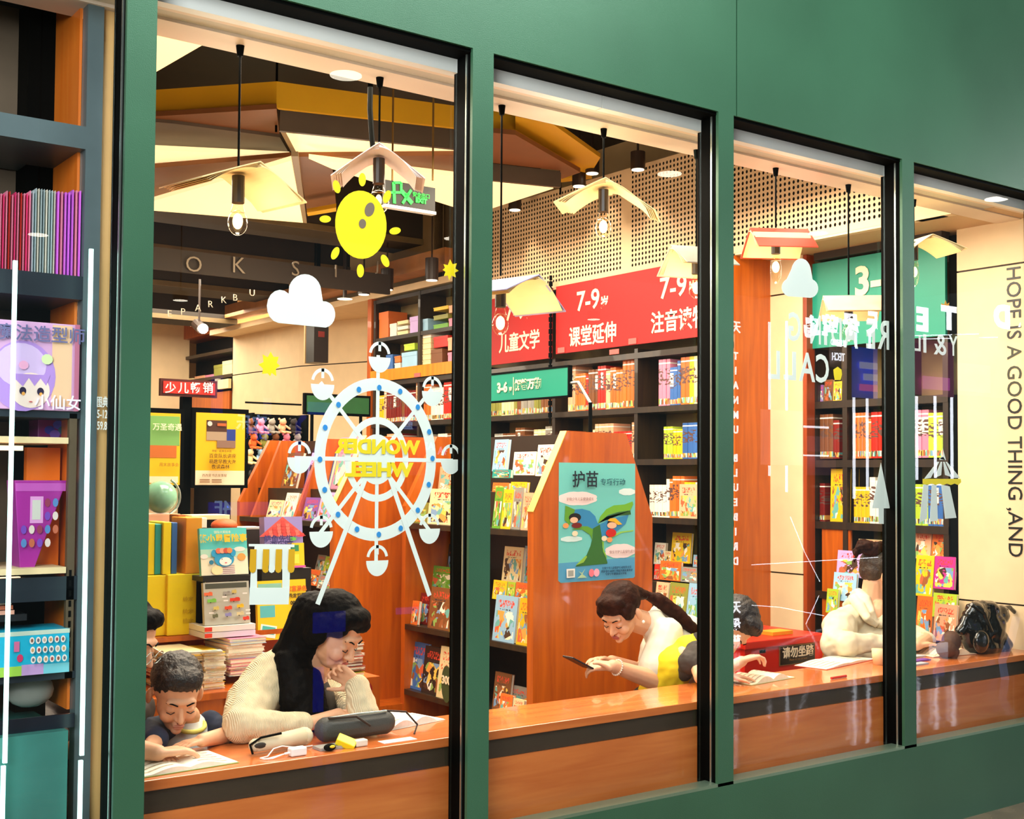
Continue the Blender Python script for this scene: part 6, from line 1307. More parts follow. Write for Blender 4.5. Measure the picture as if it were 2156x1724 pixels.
p = loc_(674, 1570, .705); tag(MB().mat(BLACK).ell((p.x, .165, CZ+.012), ((.022, 0, 0), (0, .014, 0), (0, 0, .012))).mat(M('yellow_badge', 'e8d83a', .5)).ell((p.x+.003, .152, CZ+.016), ((.010, 0, 0), (0, .003, 0), (0, 0, .005))).build('key_fob'), 'black key fob with a yellow badge beside the yellow tin', 'key fob')
p = loc_(742, 1562, .705); tag(bevel(MB().mat(M('translucent_white', 'd8d4c4', .3)).box((p.x-.02, .16, CZ), (p.x+.025, .19, CZ+.022)).build('eraser'), .004), 'white eraser right of the yellow tin', 'eraser')
p = loc_(800, 1545); tag(MB().mat(M('paper_slip', 'e8e4d8', .7)).box((p.x-.07, .155, CZ), (p.x+.06, .20, CZ+.001)).build('paper_slip'), 'paper slip under the strap of the pencil case', 'paper')
tag(MB().mat(M('phone_grey', 'a8a49a', .3)).box((p.x-.30, .175, CZ), (p.x-.17, .23, CZ+.009)).build('phone'), 'grey phone lying behind the white charger', 'phone')
# black bag
bg = empty('black_backpack', at(2075, 1385, Y=.30), 'glossy black crumpled backpack standing at the right end of the counter', 'bag'); BL = M('glossy_black_leather', '0a0c0a', .18, bump=1.0, bscale=14, noise=.1, coat=.5)
def B(x, y, Y=.30): return at(x, y, Y=Y)
mb = MB().mat(BL); mb.ell(B(2078, 1335), ((.13, 0, 0), (0, .08, 0), (0, 0, .17))).ell(B(2055, 1320), ((.12, 0, .03), (0, .07, 0), (-.02, 0, .13))).cone_cap(B(2075, 1285), B(2108, 1295), .055, .05).ell(B(2065, 1365), ((.10, 0, 0), (0, .085, 0), (0, 0, .07))).ell(B(2098, 1360), ((.09, 0, 0), (0, .08, 0), (0, 0, .09))).cone_cap(B(2035, 1305), B(2022, 1328), .035, .028)
o = mb.build('body'); into(bg, o); m_ = o.modifiers.new('r', 'REMESH'); m_.mode = 'VOXEL'; m_.voxel_size = .01; m_.use_smooth_shade = True
tx_ = bpy.data.textures.new('crumple', 'CLOUDS'); tx_.noise_scale = .07; d_ = o.modifiers.new('d', 'DISPLACE'); d_.texture = tx_; d_.strength = .03; d_.mid_level = .5
into(bg, MB().mat(BL).tube([B(2112, 1280), B(2125, 1278), B(2140, 1292), B(2152, 1315), B(2160, 1345)], .012).tube([B(2045, 1272, .24), B(2072, 1292, .22), B(2088, 1330, .21)], .010).build('strap'))
into(bg, MB().mat(BL).ell(B(2066, 1350, .22), ((.06, 0, 0), (0, .03, 0), (0, 0, .06))).build('front_pocket', smooth=True))
sc_f = MB().mat(M('brown_scarf', '4a2c1c', .7, bump=.8, bscale=25, noise=.4)).ell(B(2003, 1350, .28), ((.05, 0, 0), (0, .05, 0), (0, 0, .055))).ell(B(1992, 1366, .27), ((.055, 0, 0), (0, .05, 0), (0, 0, .045))).cone_cap(B(2008, 1372, .25), B(2010, 1388, .24), .03, .012).build('scarf', smooth=True)
tag(sc_f, 'crumpled dark brown scarf between the open book and the black bag', 'scarf'); m_ = sc_f.modifiers.new('r', 'REMESH'); m_.mode = 'VOXEL'; m_.voxel_size = .008; m_.use_smooth_shade = True
# toy packs below the recess at right
pk = empty('pack_rack', (6.3, 1.0, 0), 'stepped rack of toy and book packs under the recessed bookcase', 'rack')
for k, (y0, y1, zt, x) in enumerate(((r0+.02, r0+.55, at(1960, 1255, X=6.13).z, 6.13), (r0+.02, r0+.55, at(1960, 1330, X=6.07).z, 6.07))):
    into(pk, MB().mat(DKWOOD).box((x+.022, y0, 0), (x+.05, y1, zt-.002)).build('step'))
g = 'toy packs on the stepped rack'
for (x0, y0, x1, y1, X, c_, lb_) in [(1924, 1120, 1958, 1176, 6.20, 'peach', 'peach wrapped pack in the top row of the fourth window'), (1960, 1122, 2008, 1180, 6.20, 'orange', 'orange wrapped pack in the top row of the fourth window'), (1924, 1170, 1962, 1255, 6.13, 'yellow', 'yellow and blue striped book in the fourth window'), (1964, 1172, 2008, 1240, 6.14, 'magenta', 'wrapped magenta pack with lime shapes'), (1926, 1256, 1960, 1340, 6.07, 'orange', 'orange pack with pink and lime characters, fourth window left'), (1962, 1250, 2012, 1300, 6.08, 'lime', 'lime and grey pack behind the calculator pack'), (1964, 1272, 2010, 1350, 6.02, 'peach', 'orange calculator-like pack beside the scarf'),
    (1752, 1206, 1800, 1265, 6.05, 'pale blue', 'pale blue fruit book left of the short-haired head'), (1760, 1160, 1820, 1215, 6.10, 'lilac', 'lilac-blue book behind the short-haired head'), (1738, 1240, 1762, 1290, 6.01, 'lime', 'dark lime book left of the cream hood'), (1806, 1136, 1872, 1160, 6.22, 'cream', 'cream and green book above the short-haired head')]:
    coverX(x0, y0, x1, y1, X, c_, lb_, g, .12)
for (x0, y0, x1, y1, c_, lb_) in [(1748, 980, 1790, 1092, 'yellow', 'tall yellow-brown wrapped book set at the left of the recess')]: coverX(x0, y0, x1, y1, XR+.03, c_, lb_, None, .03, .08, z=1.337)
# ================================================================= PEOPLE
def remesh(o, vox, smooth_it=4):
    m = o.modifiers.new('remesh', 'REMESH'); m.mode = 'VOXEL'; m.voxel_size = vox; m.use_smooth_shade = True
    if smooth_it: s = o.modifiers.new('smooth', 'SMOOTH'); s.factor = .5; s.iterations = smooth_it
    return o
def axes(f, up):
    f = Vector(f).normalized(); r = f.cross(Vector(up)).normalized(); u = r.cross(f).normalized(); return f, u, r     # face dir, crown dir, person's right
class Head:
    def __init__(s, c, f, up, sc_=1.0): s.c = Vector(c); s.f, s.u, s.r = axes(f, up); s.s = sc_
    def P(s, r, f, u): return s.c+(s.r*r+s.f*f+s.u*u)*s.s
    def E(s, mb, r, f, u, a, b, c_, n=14, m=10, tw=0): mb.ell(s.P(r, f, u), (s.r*a*s.s, s.f*b*s.s, s.u*c_*s.s), n, m)
    def skull(s, mb, neck, jaw=1.0, nr=.050):
        s.E(mb, 0, -.01, .01, .073, .090, .082, 20, 14); s.E(mb, 0, .030, -.035, .062, .060, .075, 18, 12); s.E(mb, 0, .045, -.088, .038*jaw, .040, .036)
        s.E(mb, 0, .030, -.075, .052*jaw, .045, .040)
        mb.cone_cap(s.P(0, .086, -.018), s.P(0, .106, -.050), .0068*s.s, .0100*s.s)
        for q in (-1, 1):
            s.E(mb, q*.010, .094, -.053, .007, .009, .006); s.E(mb, q*.034, .068, -.052, .024, .022, .024)
            s.E(mb, q*.081, -.005, -.030, .010, .018, .030); s.E(mb, q*.031, .077, -.022, .015, .012, .008)
        s.E(mb, 0, .075, .004, .050, .016, .014); s.E(mb, 0, .088, -.077, .020, .011, .010); s.E(mb, 0, .080, -.104, .018, .016, .012)
        mb.cone_cap(s.P(0, -.02, -.07), neck, nr*s.s, nr*1.08*s.s)
    def face_bits(s, root, lips=LIP, brow=HAIR, lash=True, glasses=False):
        mb = MB().mat(lips); s.E(mb, 0, .0975, -.0735, .019, .0055, .0042); s.E(mb, 0, .0965, -.0815, .017, .0060, .0050); mb.build('lips', parent=None, smooth=True).parent = root
        mb = MB().mat(brow)
        for q in (-1, 1): mb.tube([s.P(q*.014, .0915, .000), s.P(q*.032, .088, .007), s.P(q*.048, .074, .001)], [.0022*s.s, .0026*s.s, .0012*s.s], 6)
        mb.build('eyebrows', smooth=True).parent = root
        mb = MB().mat(M('eyelash', '1a100c', .5, noise=0))
        for q in (-1, 1): mb.tube([s.P(q*.019, .0865, -.027), s.P(q*.031, .0900, -.0315), s.P(q*.044, .0830, -.028)], .0016*s.s, 6)
        mb.build('eyelashes', smooth=True).parent = root
        mb = MB().mat(M('nostril', '7a4030', .6, noise=0))
        for q in (-1, 1): s.E(mb, q*.0065, .1025, -.0595, .003, .0035, .0022, 8, 6)
        mb.build('nostrils', smooth=True).parent = root
def hand(mb, wrist, d, n, th, L=.17, curl=.5, spread=.12, pw=None, thumb_d=None, r=.0082):
    """d: direction towards the fingers, n: palm normal (the side fingers curl to), th: +1/-1 side of the thumb"""
    wrist = Vector(wrist); d = Vector(d).normalized(); n = Vector(n); n = (n-d*n.dot(d)).normalized(); s = d.cross(n).normalized()*th
    k = L/.18
    pl_ = .085*k
    for j, a in enumerate((-.030, -.010, .011, .030)):      # palm as four overlapping metacarpal columns
        mb.cone_cap(wrist+s*a*.55*k, wrist+d*pl_*(.98-.03*abs(j-1.5))+s*a*k, .0135*k, .0115*k)
    mb.ell(wrist+d*pl_*.5, (s*.036*k, n*.013*k, d*pl_*.55))
    lens = (.062, .076, .083, .075)
    tips = []
    for j, a in enumerate((-.031, -.0105, .0105, .031)):
        p = wrist+d*pl_*(.98-.03*abs(j-1.5))+s*a*k; ang = a/.031*spread; dd = (d*math.cos(ang)+s*math.sin(ang)).normalized(); Lf = lens[j]*k; c_ = 0
        for i, fr in enumerate((.46, .30, .24)):
            c_ += curl*(.55, .9, .7)[i]*(1+.12*(1.5-j)); v = (dd*math.cos(c_)+n*math.sin(c_)).normalized(); q = p+v*Lf*fr
            mb.cone_cap(p, q, r*k*(1.05-.10*i), r*k*(.98-.12*i)); p = q
        tips.append(p)
    td = Vector(thumb_d).normalized() if thumb_d is not None else (d*.65+s*.75+n*.25).normalized()
    b = wrist+d*.018*k+s*.026*k
    mb.cone_cap(b, b+td*.038*k, .0135*k, .0105*k); b2 = b+td*.038*k; t2 = (td+d*.5).normalized()
    mb.cone_cap(b2, b2+t2*.030*k, .0100*k, .0088*k); mb.cone_cap(b2+t2*.030*k, b2+(t2+d*.2+n*.15).normalized()*.052*k, .0088*k, .0072*k)
    return tips
def legs(mb, hip, knee_d, side, seat_z=.45, r=.075):
    hip = Vector(hip)
    for q in (-1, 1):
        h = hip+Vector(side)*q*.09; k_ = h+Vector(knee_d)*.30; mb.cone_cap(h, k_, r, r*.75); mb.cone_cap(k_, (k_.x, k_.y, .09), r*.7, r*.45)
        mb.cone_cap((k_.x, k_.y, .04), Vector((k_.x, k_.y, .035))+Vector(knee_d)*.12, .04, .03)
def stool(x, y, z, label):
    r = empty('stool', (x, y, 0), label, 'stool'); W_ = wood('stool_wood', '9a5a2a', 'b8743a')
    into(r, bevel(MB().mat(W_).cyl((x, y, z-.03), (x, y, z), .16, n=20).build('seat')))
    for a in (45, 135, 225, 315): into(r, MB().mat(W_).cyl((x+.15*math.cos(R_(a)), y+.15*math.sin(R_(a)), 0), (x+.10*math.cos(R_(a)), y+.10*math.sin(R_(a)), z-.03), .015, n=8).build('leg'))
def person(name_loc, label): return empty('person', name_loc, label, 'person')
def fin(root, *obs): 
    for o in obs: into(root, o)
    for o in bpy.data.objects:
        pass
def A(x, y, Y): return at(x, y, Y=Y)
def rib_mat(name, col, scale=120, st=.6):
    if name in _m: return _m[name]
    m = M(name, col, .8, noise=.04, nscale=30); nt = m.node_tree; b = nt.nodes['Principled BSDF']; wv = nt.nodes.new('ShaderNodeTexWave'); wv.inputs['Scale'].default_value = scale; wv.inputs['Distortion'].default_value = 2.5; wv.inputs['Detail Scale'].default_value = .6
    tc = [n for n in nt.nodes if n.type == 'TEX_COORD'][0]; nt.links.new(tc.outputs['Object'], wv.inputs['Vector']); bp = nt.nodes.new('ShaderNodeBump'); bp.inputs['Strength'].default_value = st; bp.inputs['Distance'].default_value = .004
    nt.links.new(wv.outputs[1], bp.inputs['Height']); nt.links.new(bp.outputs[0], b.inputs['Normal']); return m
def wrinkle(o, s=.012, sc_=.05, name='w'):
    t = bpy.data.textures.new('folds', 'CLOUDS'); t.noise_scale = sc_; t.noise_depth = 1; d = o.modifiers.new('folds', 'DISPLACE'); d.texture = t; d.strength = s; d.mid_level = .5; d.texture_coords = 'LOCAL'; return o
def finish(root, H, parts, **kw):
    """parts: (name, MB, voxel, smooth, wrinkle)"""
    for nm, mb, vox, si, wr in parts:
        o = mb.build(nm); into(root, o); remesh(o, vox, si)
        if wr: wrinkle(o, *wr)
    pre = set(bpy.data.objects); H.face_bits(root, **kw)
    inv = Matrix.Translation(-root.location)
    for o in set(bpy.data.objects)-pre: o.data.transform(inv)
# ---------------------------------------------------------------- 1 woman in the cream cardigan
hd = A(708, 1316, .52); r1 = person((hd.x-.05, .62, 0), 'woman with long black hair in a cream ribbed cardigan, chin on hand over a book')
H = Head(hd, (.42, -.72, -.62), (.25, -.38, .9), 1.16)
nk = A(655, 1425, .66); sk = MB().mat(SKIN); H.skull(sk, nk)
chest = A(640, 1490, .66); lsh = A(565, 1430, .66); rsh = A(735, 1470, .66)
sk.cone_cap(nk, chest, .06, .085)
# right side arm (viewer right): elbow on table, hand at chin
el = Vector((A(765, 1520, .40).x, .40, .745)); wr = A(752, 1440, .45); sk.cone_cap(rsh, el, .05, .042).cone_cap(el, wr, .042, .026)
hand(sk, wr, H.P(.03, .07, -.10)-wr, (-.7, .1, .3), -1, .165, 1.15, .06, r=.0082)
# left side arm (viewer left): forearm along the table, hand resting under it
el2 = Vector((A(515, 1530, .42).x, .44, .76)); wr2 = Vector((A(640, 1530, .33).x+.05, .40, .745)); sk.cone_cap(lsh, A(530, 1480, .60), .045, .042).cone_cap(A(530, 1480, .60), el2, .042, .038).cone_cap(el2, wr2, .036, .026)
hand(sk, (A(715, 1510, .42).x, .43, .755), (1, -.15, .0), (0, .2, -1), 1, .165, .25, .1)
sk.cone_cap(wr2, (A(715, 1510, .42).x, .43, .755), .026, .026)
hip = Vector((chest.x-.05, .84, .52)); sk.cone_cap(chest, hip, .10, .12)
top = MB().mat(M('black_top', '241d16', .7)); top.ell(chest-VZ*.02, ((.13, 0, 0), (0, .10, 0), (0, 0, .16))).cone_cap(chest-VZ*.08, hip, .12, .14)
legs(top, hip, (0, -1, 0), (1, 0, 0))
cd_ = MB().mat(rib_mat('cream_rib_knit', 'e6d4ae', 60, .7))
cd_.cone_cap(A(596, 1392, .70), A(572, 1424, .66), .062, .085).cone_cap(A(572, 1424, .66), A(530, 1480, .60), .092, .092).cone_cap(A(530, 1480, .60), el2, .092, .066).cone_cap(el2, wr2-Vector((.02, 0, 0)), .060, .042)
cd_.cone_cap(A(590, 1450, .74), hip+Vector((-.10, .02, .05)), .11, .13).cone_cap(A(540, 1490, .68), hip+Vector((-.16, 0, .0)), .09, .10).ell(hip+Vector((0, .04, .05)), ((.22, 0, 0), (0, .15, 0), (0, 0, .14)))
cd_.cone_cap(A(640, 1440, .78), rsh+Vector((0, .04, 0)), .07, .065).cone_cap(rsh, el+Vector((0, .0, .01)), .062, .056).cone_cap(el+Vector((0, 0, .01)), wr-(wr-el)*.12, .056, .048).cone_cap(rsh+Vector((0, .02, -.03)), hip+Vector((.14, 0, .05)), .08, .10)
hr = MB().mat(HAIR)
H.E(hr, 0, -.018, .024, .084, .090, .082, 20, 14); H.E(hr, 0, .040, .064, .072, .040, .032)
H.E(hr, -.02, .062, .046, .050, .024, .022); H.E(hr, .080, -.010, -.02, .022, .042, .060); H.E(hr, .060, .030, .03, .030, .040, .040)
hr.cone_cap(H.P(.02, -.05, .0), A(640, 1352, .62), .082, .080).cone_cap(A(660, 1290, .60), A(612, 1385, .63), .082, .068).cone_cap(A(612, 1385, .62), A(642, 1440, .57), .062, .052)
hr.cone_cap(A(606, 1395, .60), A(622, 1470, .53), .056, .060).cone_cap(A(628, 1440, .55), A(640, 1508, .50), .064, .052).cone_cap(A(652, 1430, .55), A(672, 1505, .50), .046, .040).cone_cap(A(600, 1375, .64), A(592, 1400, .66), .05, .045)
finish(r1, H, [('body', sk, .0045, 3, None), ('black_top', top, .009, 4, None), ('cardigan', cd_, .006, 3, (.016, .06)), ('hair', hr, .005, 6, (.006, .02))])
stool(hip.x, .88, .42, 'wooden stool under the woman in the cream cardigan')
# ---------------------------------------------------------------- 2 boy
hd = A(372, 1448, .50); r2 = person((hd.x, .62, 0), 'boy with short dark hair in a navy-sleeved raglan shirt reading at the counter')
H = Head(hd, (-.12, -.86, -.50), (-.02, -.45, .9), 1.04)
nk = A(398, 1508, .58); sk = MB().mat(M('boy_skin', 'e2ab84', .5)); H.skull(sk, nk, .95, .034)
chest = nk+Vector((.01, .05, -.13)); sk.cone_cap(nk, chest, .035, .05); hip = Vector((chest.x, .80, .50)); sk.cone_cap(chest, hip, .05, .06)
ls, rs_ = A(312, 1545, .58), A(446, 1540, .60)
wr_ = Vector((A(318, 1560, .30).x, .33, .735)); el_ = Vector((ls.x-.02, .46, .74)); sk.cone_cap(ls, el_, .038, .03).cone_cap(el_, wr_, .03, .022); hand(sk, wr_, (.4, -.5, -.1), (0, 0, -1), 1, .13, .35)
er_ = Vector((rs_.x+.01, .50, .72)); wq = Vector((rs_.x-.12, .40, .735)); sk.cone_cap(rs_, er_, .038, .032).cone_cap(er_, wq, .03, .022); hand(sk, wq, (-1, -.3, 0), (0, 0, -1), -1, .13, .35)
sh = MB().mat(M('boy_white_shirt', 'd8dcd6', .8)); sh.cone_cap(nk-VZ*.055, chest, .052, .09).ell(chest+VZ*.02, ((.125, 0, 0), (0, .10, 0), (0, 0, .115))).cone_cap(nk+Vector((.03, .03, -.045)), rs_, .045, .052).cone_cap(chest-VZ*.06, hip, .10, .11)
sl = MB().mat(M('navy_sleeve', '18243f', .8)); sl.cone_cap(nk+Vector((.085, .02, -.035)), rs_+Vector((.01, 0, -.005)), .045, .060).cone_cap(rs_+Vector((.01, 0, -.005)), er_+Vector((.02, .01, .01)), .060, .050).cone_cap(nk+Vector((-.06, .02, -.03)), ls, .045, .055).cone_cap(ls, el_, .055, .045)
kn = MB().mat(M('boy_trousers', '2c3444', .8)); legs(kn, hip, (0, -1, 0), (1, 0, 0), r=.06); kn.ell(hip, ((.12, 0, 0), (0, .1, 0), (0, 0, .08)))
clr = MB().mat(M('yellow_collar', 'e0d868', .7)).tube([nk+Vector((.052*math.cos(t), .045*math.sin(t)-.005, -.026+.018*math.sin(t))) for t in [2*math.pi*k/20 for k in range(21)]], .0085)
hr = MB().mat(HAIRB if False else M('dark_brown_hair', '1e120c', .5, bump=.8, bscale=150, noise=.4, nscale=25))
H.E(hr, 0, -.020, .030, .082, .092, .078, 20, 14); H.E(hr, 0, .030, .066, .068, .050, .034); H.E(hr, 0, .058, .058, .058, .024, .020); H.E(hr, 0, -.04, -.01, .074, .060, .055)
finish(r2, H, [('body', sk, .0042, 3, None), ('shirt', sh, .008, 3, (.008, .05)), ('sleeves', sl, .007, 3, (.008, .04)), ('trousers', kn, .01, 3, None), ('collar', clr, .005, 1, None), ('hair', hr, .005, 2, (.008, .015))], lips=M('boy_lips', 'cf8a70', .5, noise=0))
stool(hip.x, .82, .42, 'wooden stool under the boy')
# ---------------------------------------------------------------- 3 adult at the left edge, only face edge and hand seen
hd = A(266, 1330, .50); r3 = person((hd.x, .66, 0), 'adult with glasses mostly hidden by the left mullion, hand resting on the open book')
H = Head(hd, (.62, -.62, -.42), (.3, -.2, .9), 1.14)
nk = A(232, 1440, .64); sk = MB().mat(SKIN); H.skull(sk, nk); chest = nk+Vector((-.06, .08, -.20)); hip = Vector((chest.x-.02, .88, .52)); sk.cone_cap(nk, chest, .06, .09).cone_cap(chest, hip, .10, .11)
rs3 = nk+Vector((.10, .04, -.10)); el3 = Vector((A(262, 1590, .36).x, .40, .75)); wr3 = Vector((A(338, 1572, .24).x, .26, .745)); sk.cone_cap(rs3, el3, .045, .040).cone_cap(el3, wr3, .038, .026)
hand(sk, wr3, (1, .10, -.02), (.1, 0, -1), 1, .17, .42, .16, r=.0088)
ls3 = nk+Vector((-.22, .06, -.12)); e3 = Vector((ls3.x, .45, .76)); sk.cone_cap(ls3, e3, .045, .04).cone_cap(e3, (ls3.x+.12, .34, .74), .036, .026); hand(sk, (ls3.x+.12, .34, .74), (1, -.1, 0), (0, 0, -1), 1, .16, .3)
sh = MB().mat(M('dark_brown_jacket', '2a1c18', .7)); sh.ell(chest, ((.19, 0, 0), (0, .12, 0), (0, 0, .2))).cone_cap(nk+Vector((.02, .05, -.10)), rs3, .07, .07).cone_cap(rs3, el3-Vector((.02, -.02, 0)), .065, .052).cone_cap(ls3, e3, .065, .055).cone_cap(chest, hip, .15, .16); legs(sh, hip, (0, -1, 0), (1, 0, 0))
hr = MB().mat(HAIR); H.E(hr, 0, -.022, .026, .084, .094, .082, 20, 14); H.E(hr, 0, .045, .064, .068, .036, .030); H.E(hr, 0, -.05, -.02, .078, .06, .07)
finish(r3, H, [('body', sk, .0045, 3, None), ('jacket', sh, .009, 3, (.01, .06)), ('hair', hr, .006, 3, (.008, .02))])
gl = MB().mat(SILVER)
for q in (-1, 1): gl.tube([H.P(q*.034+.026*math.cos(t), .106, -.028+.020*math.sin(t)) for t in [2*math.pi*k/18 for k in range(19)]], .0012, 6); gl.tube([H.P(q*.060, .104, -.02), H.P(q*.08, .0, -.02)], .0012, 6)
gl.tube([H.P(-.010, .108, -.022), H.P(.010, .108, -.022)], .0012, 6); into(r3, gl.build('glasses'))
stool(hip.x, .88, .42, 'wooden stool behind the left mullion')
# ---------------------------------------------------------------- 4 woman with a ponytail, white T-shirt, phone
hd = A(1305, 1280, .80); r4 = person((A(1400, 1400, .8).x, .85, 0), 'woman with a brown ponytail in a white T-shirt looking down at her phone')
H = Head(hd, (-.80, -.20, -.60), (-.52, -.12, .86), 1.10)
nk = A(1376, 1318, .84); sk = MB().mat(SKIN); H.skull(sk, nk)
sho = A(1398, 1335, .72); shb = A(1405, 1325, .98); chest = A(1412, 1385, .86); hip = Vector((A(1450, 1500, .88).x, .88, .52)); sk.cone_cap(nk, chest, .06, .09).cone_cap(chest, hip, .10, .12)
el4 = Vector((A(1378, 1432, .66).x, .66, A(1378, 1432, .66).z)); wr4 = A(1290, 1402, .66); sk.cone_cap(sho, el4, .052, .048).cone_cap(el4, wr4, .047, .029)
elb = A(1352, 1415, .90); wrb = A(1288, 1392, .80); sk.cone_cap(shb, elb, .05, .044).cone_cap(elb, wrb, .042, .028)
hand(sk, wr4, A(1240, 1400, .72)-wr4, (-.3, .5, -.5), 1, .165, .85, .05, thumb_d=(-.85, .1, .5)); hand(sk, wrb, A(1238, 1380, .80)-wrb, (-.2, -.2, -1), -1, .165, .6, .06, thumb_d=(-.9, -.3, .15))
ts_ = MB().mat(M('white_tshirt', 'd8d0bc', .75)); ts_.ell(chest+Vector((.0, 0, .02)), ((.13, 0, -.05), (0, .17, 0), (.06, 0, .17))).cone_cap(nk+Vector((.05, 0, -.05)), A(1440, 1350, .88), .08, .11).cone_cap(A(1442, 1345, .88), hip, .12, .15).cone_cap(sho+Vector((.02, 0, 0)), A(1376, 1405, .68), .078, .072).cone_cap(shb, A(1370, 1390, .95), .07, .062).cone_cap(chest, A(1368, 1420, .84), .10, .06)
ts_.cone_cap(A(1378, 1305, .80), A(1392, 1335, .77), .050, .080).cone_cap(A(1386, 1292, .86), A(1420, 1330, .88), .046, .085)
ts_.cone_cap(nk+Vector((.01, 0, -.035)), nk+Vector((.03, 0, -.05)), .062, .07)
lg4 = MB().mat(M('dark_trousers', '2c2a2c', .8)); legs(lg4, hip, (-1, -.1, 0), (0, 1, 0)); lg4.ell(hip, ((.15, 0, 0), (0, .17, 0), (0, 0, .10)))
hr = MB().mat(HAIRB); H.E(hr, 0, -.020, .022, .084, .094, .084, 20, 14); H.E(hr, 0, .040, .062, .070, .044, .034); H.E(hr, 0, .068, .042, .058, .020, .022)
for q in (-1, 1): H.E(hr, q*.066, .022, .012, .018, .048, .040)
tie = A(1358, 1252, .82); hr.cone_cap(H.P(0, -.07, .03), tie, .055, .022)
hr.cone_cap(tie, A(1385, 1262, .80), .018, .032).cone_cap(A(1385, 1262, .80), A(1425, 1292, .76), .034, .036).cone_cap(A(1425, 1292, .76), A(1462, 1328, .74), .036, .030).cone_cap(A(1462, 1328, .74), A(1478, 1345, .74), .022, .008)
finish(r4, H, [('body', sk, .0045, 3, None), ('tshirt', ts_, .007, 4, (.010, .07)), ('trousers', lg4, .01, 3, None), ('hair', hr, .006, 3, (.006, .02))])
into(r4, MB().mat(M('black_hair_tie', '0c0a0a', .5)).sph(tie, .022).build('hair_tie', smooth=True))
e = H.P(-.088, 0, -.066) if H.r.y > 0 else H.P(.088, 0, -.066); into(r4, MB().mat(M('pearl', 'fff8ec', .15, noise=0)).sph(e+Vector((0, -.004, 0)), .0075).build('earring', smooth=True))
bw = el4+(wr4-el4)*.90; dr = (wr4-el4).normalized(); q_ = dr.to_track_quat('Z', 'Y'); mb = MB().mat(M('bracelet_beads', 'f0d8c0', .3))
for k in range(22): t = 2*math.pi*k/22; mb.sph(bw+q_ @ Vector((math.cos(t)*.034, math.sin(t)*.034, 0)), .0048, 8, 6)
into(r4, mb.build('bracelet', smooth=True))
a_, b_ = A(1196, 1381, .76), A(1240, 1404, .72); ax = (b_-a_).normalized(); nn = Vector((ax.z, 0, -ax.x)).normalized(); ph = MB().mat(M('phone_dark', '2a1c18', .25)); 
P8 = [a_+VY*-.036, b_+VY*-.036, b_+VY*.036, a_+VY*.036]; ph.prism(P8, nn*.008); o = bevel(ph.build('phone'), .002); tag(o, 'dark smartphone held by the woman with the ponytail', 'phone')
stool(hip.x, .90, .42, 'wooden stool under the woman with the ponytail')
# ---------------------------------------------------------------- 5 child in yellow and black shirt leaning over the counter, head beyond the third mullion
hd = A(1548, 1312, .50); r5 = person((A(1440, 1440, .55).x, .60, 0), 'child in a yellow and grey T-shirt bent over a book at the third mullion')
H = Head(hd, (-.05, -.45, -.85), (.45, -.70, .42), 1.12)
nk = A(1490, 1352, .56); sk = MB().mat(M('child_skin', 'edb890', .5)); H.skull(sk, nk, .95, .036)
chest = A(1440, 1380, .56); hip = Vector((A(1385, 1480, .72).x, .74, .56)); sk.cone_cap(nk, chest, .036, .045).cone_cap(chest, hip, .045, .06)
s5 = A(1462, 1385, .48); el5 = Vector((A(1478, 1432, .36).x, .36, .745)); wr5 = A(1556, 1398, .36); sk.cone_cap(s5, el5, .036, .036).cone_cap(el5, (A(1530, 1425, .34).x, .34, .765), .038, .03).cone_cap((A(1530, 1425, .34).x, .34, .765), A(1562, 1392, .32), .03, .024)
hand(sk, A(1562, 1390, .32), (.55, -.10, .10), (.15, -.15, -1), 1, .165, .80, .16, r=.0078)
s6 = A(1462, 1365, .68); e6 = Vector((s6.x+.12, .62, .75)); sk.cone_cap(s6, e6, .034, .032).cone_cap(e6, (A(1562, 1420, .30).x-.04, .34, .735), .034, .024); hand(sk, (A(1562, 1420, .30).x-.05, .34, .735), (1, -.2, -.05), (0, 0, -1), -1, .15, .3)
ys = MB().mat(M('yellow_tshirt', 'e8cc10', .75)); ys.cone_cap(A(1460, 1375, .58), A(1420, 1402, .60), .078, .088).cone_cap(A(1420, 1402, .60), hip, .088, .105).cone_cap(A(1472, 1358, .58), A(1450, 1370, .58), .060, .074)
gs = MB().mat(M('charcoal_sleeve', '3c342e', .8)); gs.cone_cap(A(1468, 1372, .49), A(1452, 1394, .46), .052, .052).cone_cap(A(1472, 1380, .44), A(1470, 1398, .42), .050, .046).cone_cap(A(1448, 1400, .48), A(1442, 1418, .52), .040, .034).cone_cap(s6, s6+Vector((.06, 0, -.05)), .06, .055)
bk_ = MB().mat(M('dark_yoke', '241c14', .8)); bk_.cone_cap(nk+Vector((-.02, .0, -.01)), nk+Vector((-.045, .0, -.02)), .064, .072)
kl = MB().mat(M('child_shorts', '3a3424', .8)); legs(kl, hip, (.3, -.9, 0), (1, 0, 0), r=.065); kl.ell(hip, ((.14, 0, 0), (0, .12, 0), (0, 0, .10)))
hr = MB().mat(M('dark_brown_hair', '1e120c')); H.E(hr, 0, -.020, .028, .085, .094, .082, 20, 14); H.E(hr, 0, .030, .068, .072, .050, .036); H.E(hr, 0, -.04, -.01, .078, .062, .06)
finish(r5, H, [('body', sk, .0045, 3, None), ('tshirt', ys, .007, 3, (.010, .05)), ('sleeves', gs, .006, 3, (.010, .03)), ('yoke', bk_, .006, 2, None), ('shorts', kl, .01, 3, None), ('hair', hr, .005, 2, (.01, .02))])
stool(hip.x, .82, .44, 'wooden stool under the child in yellow')
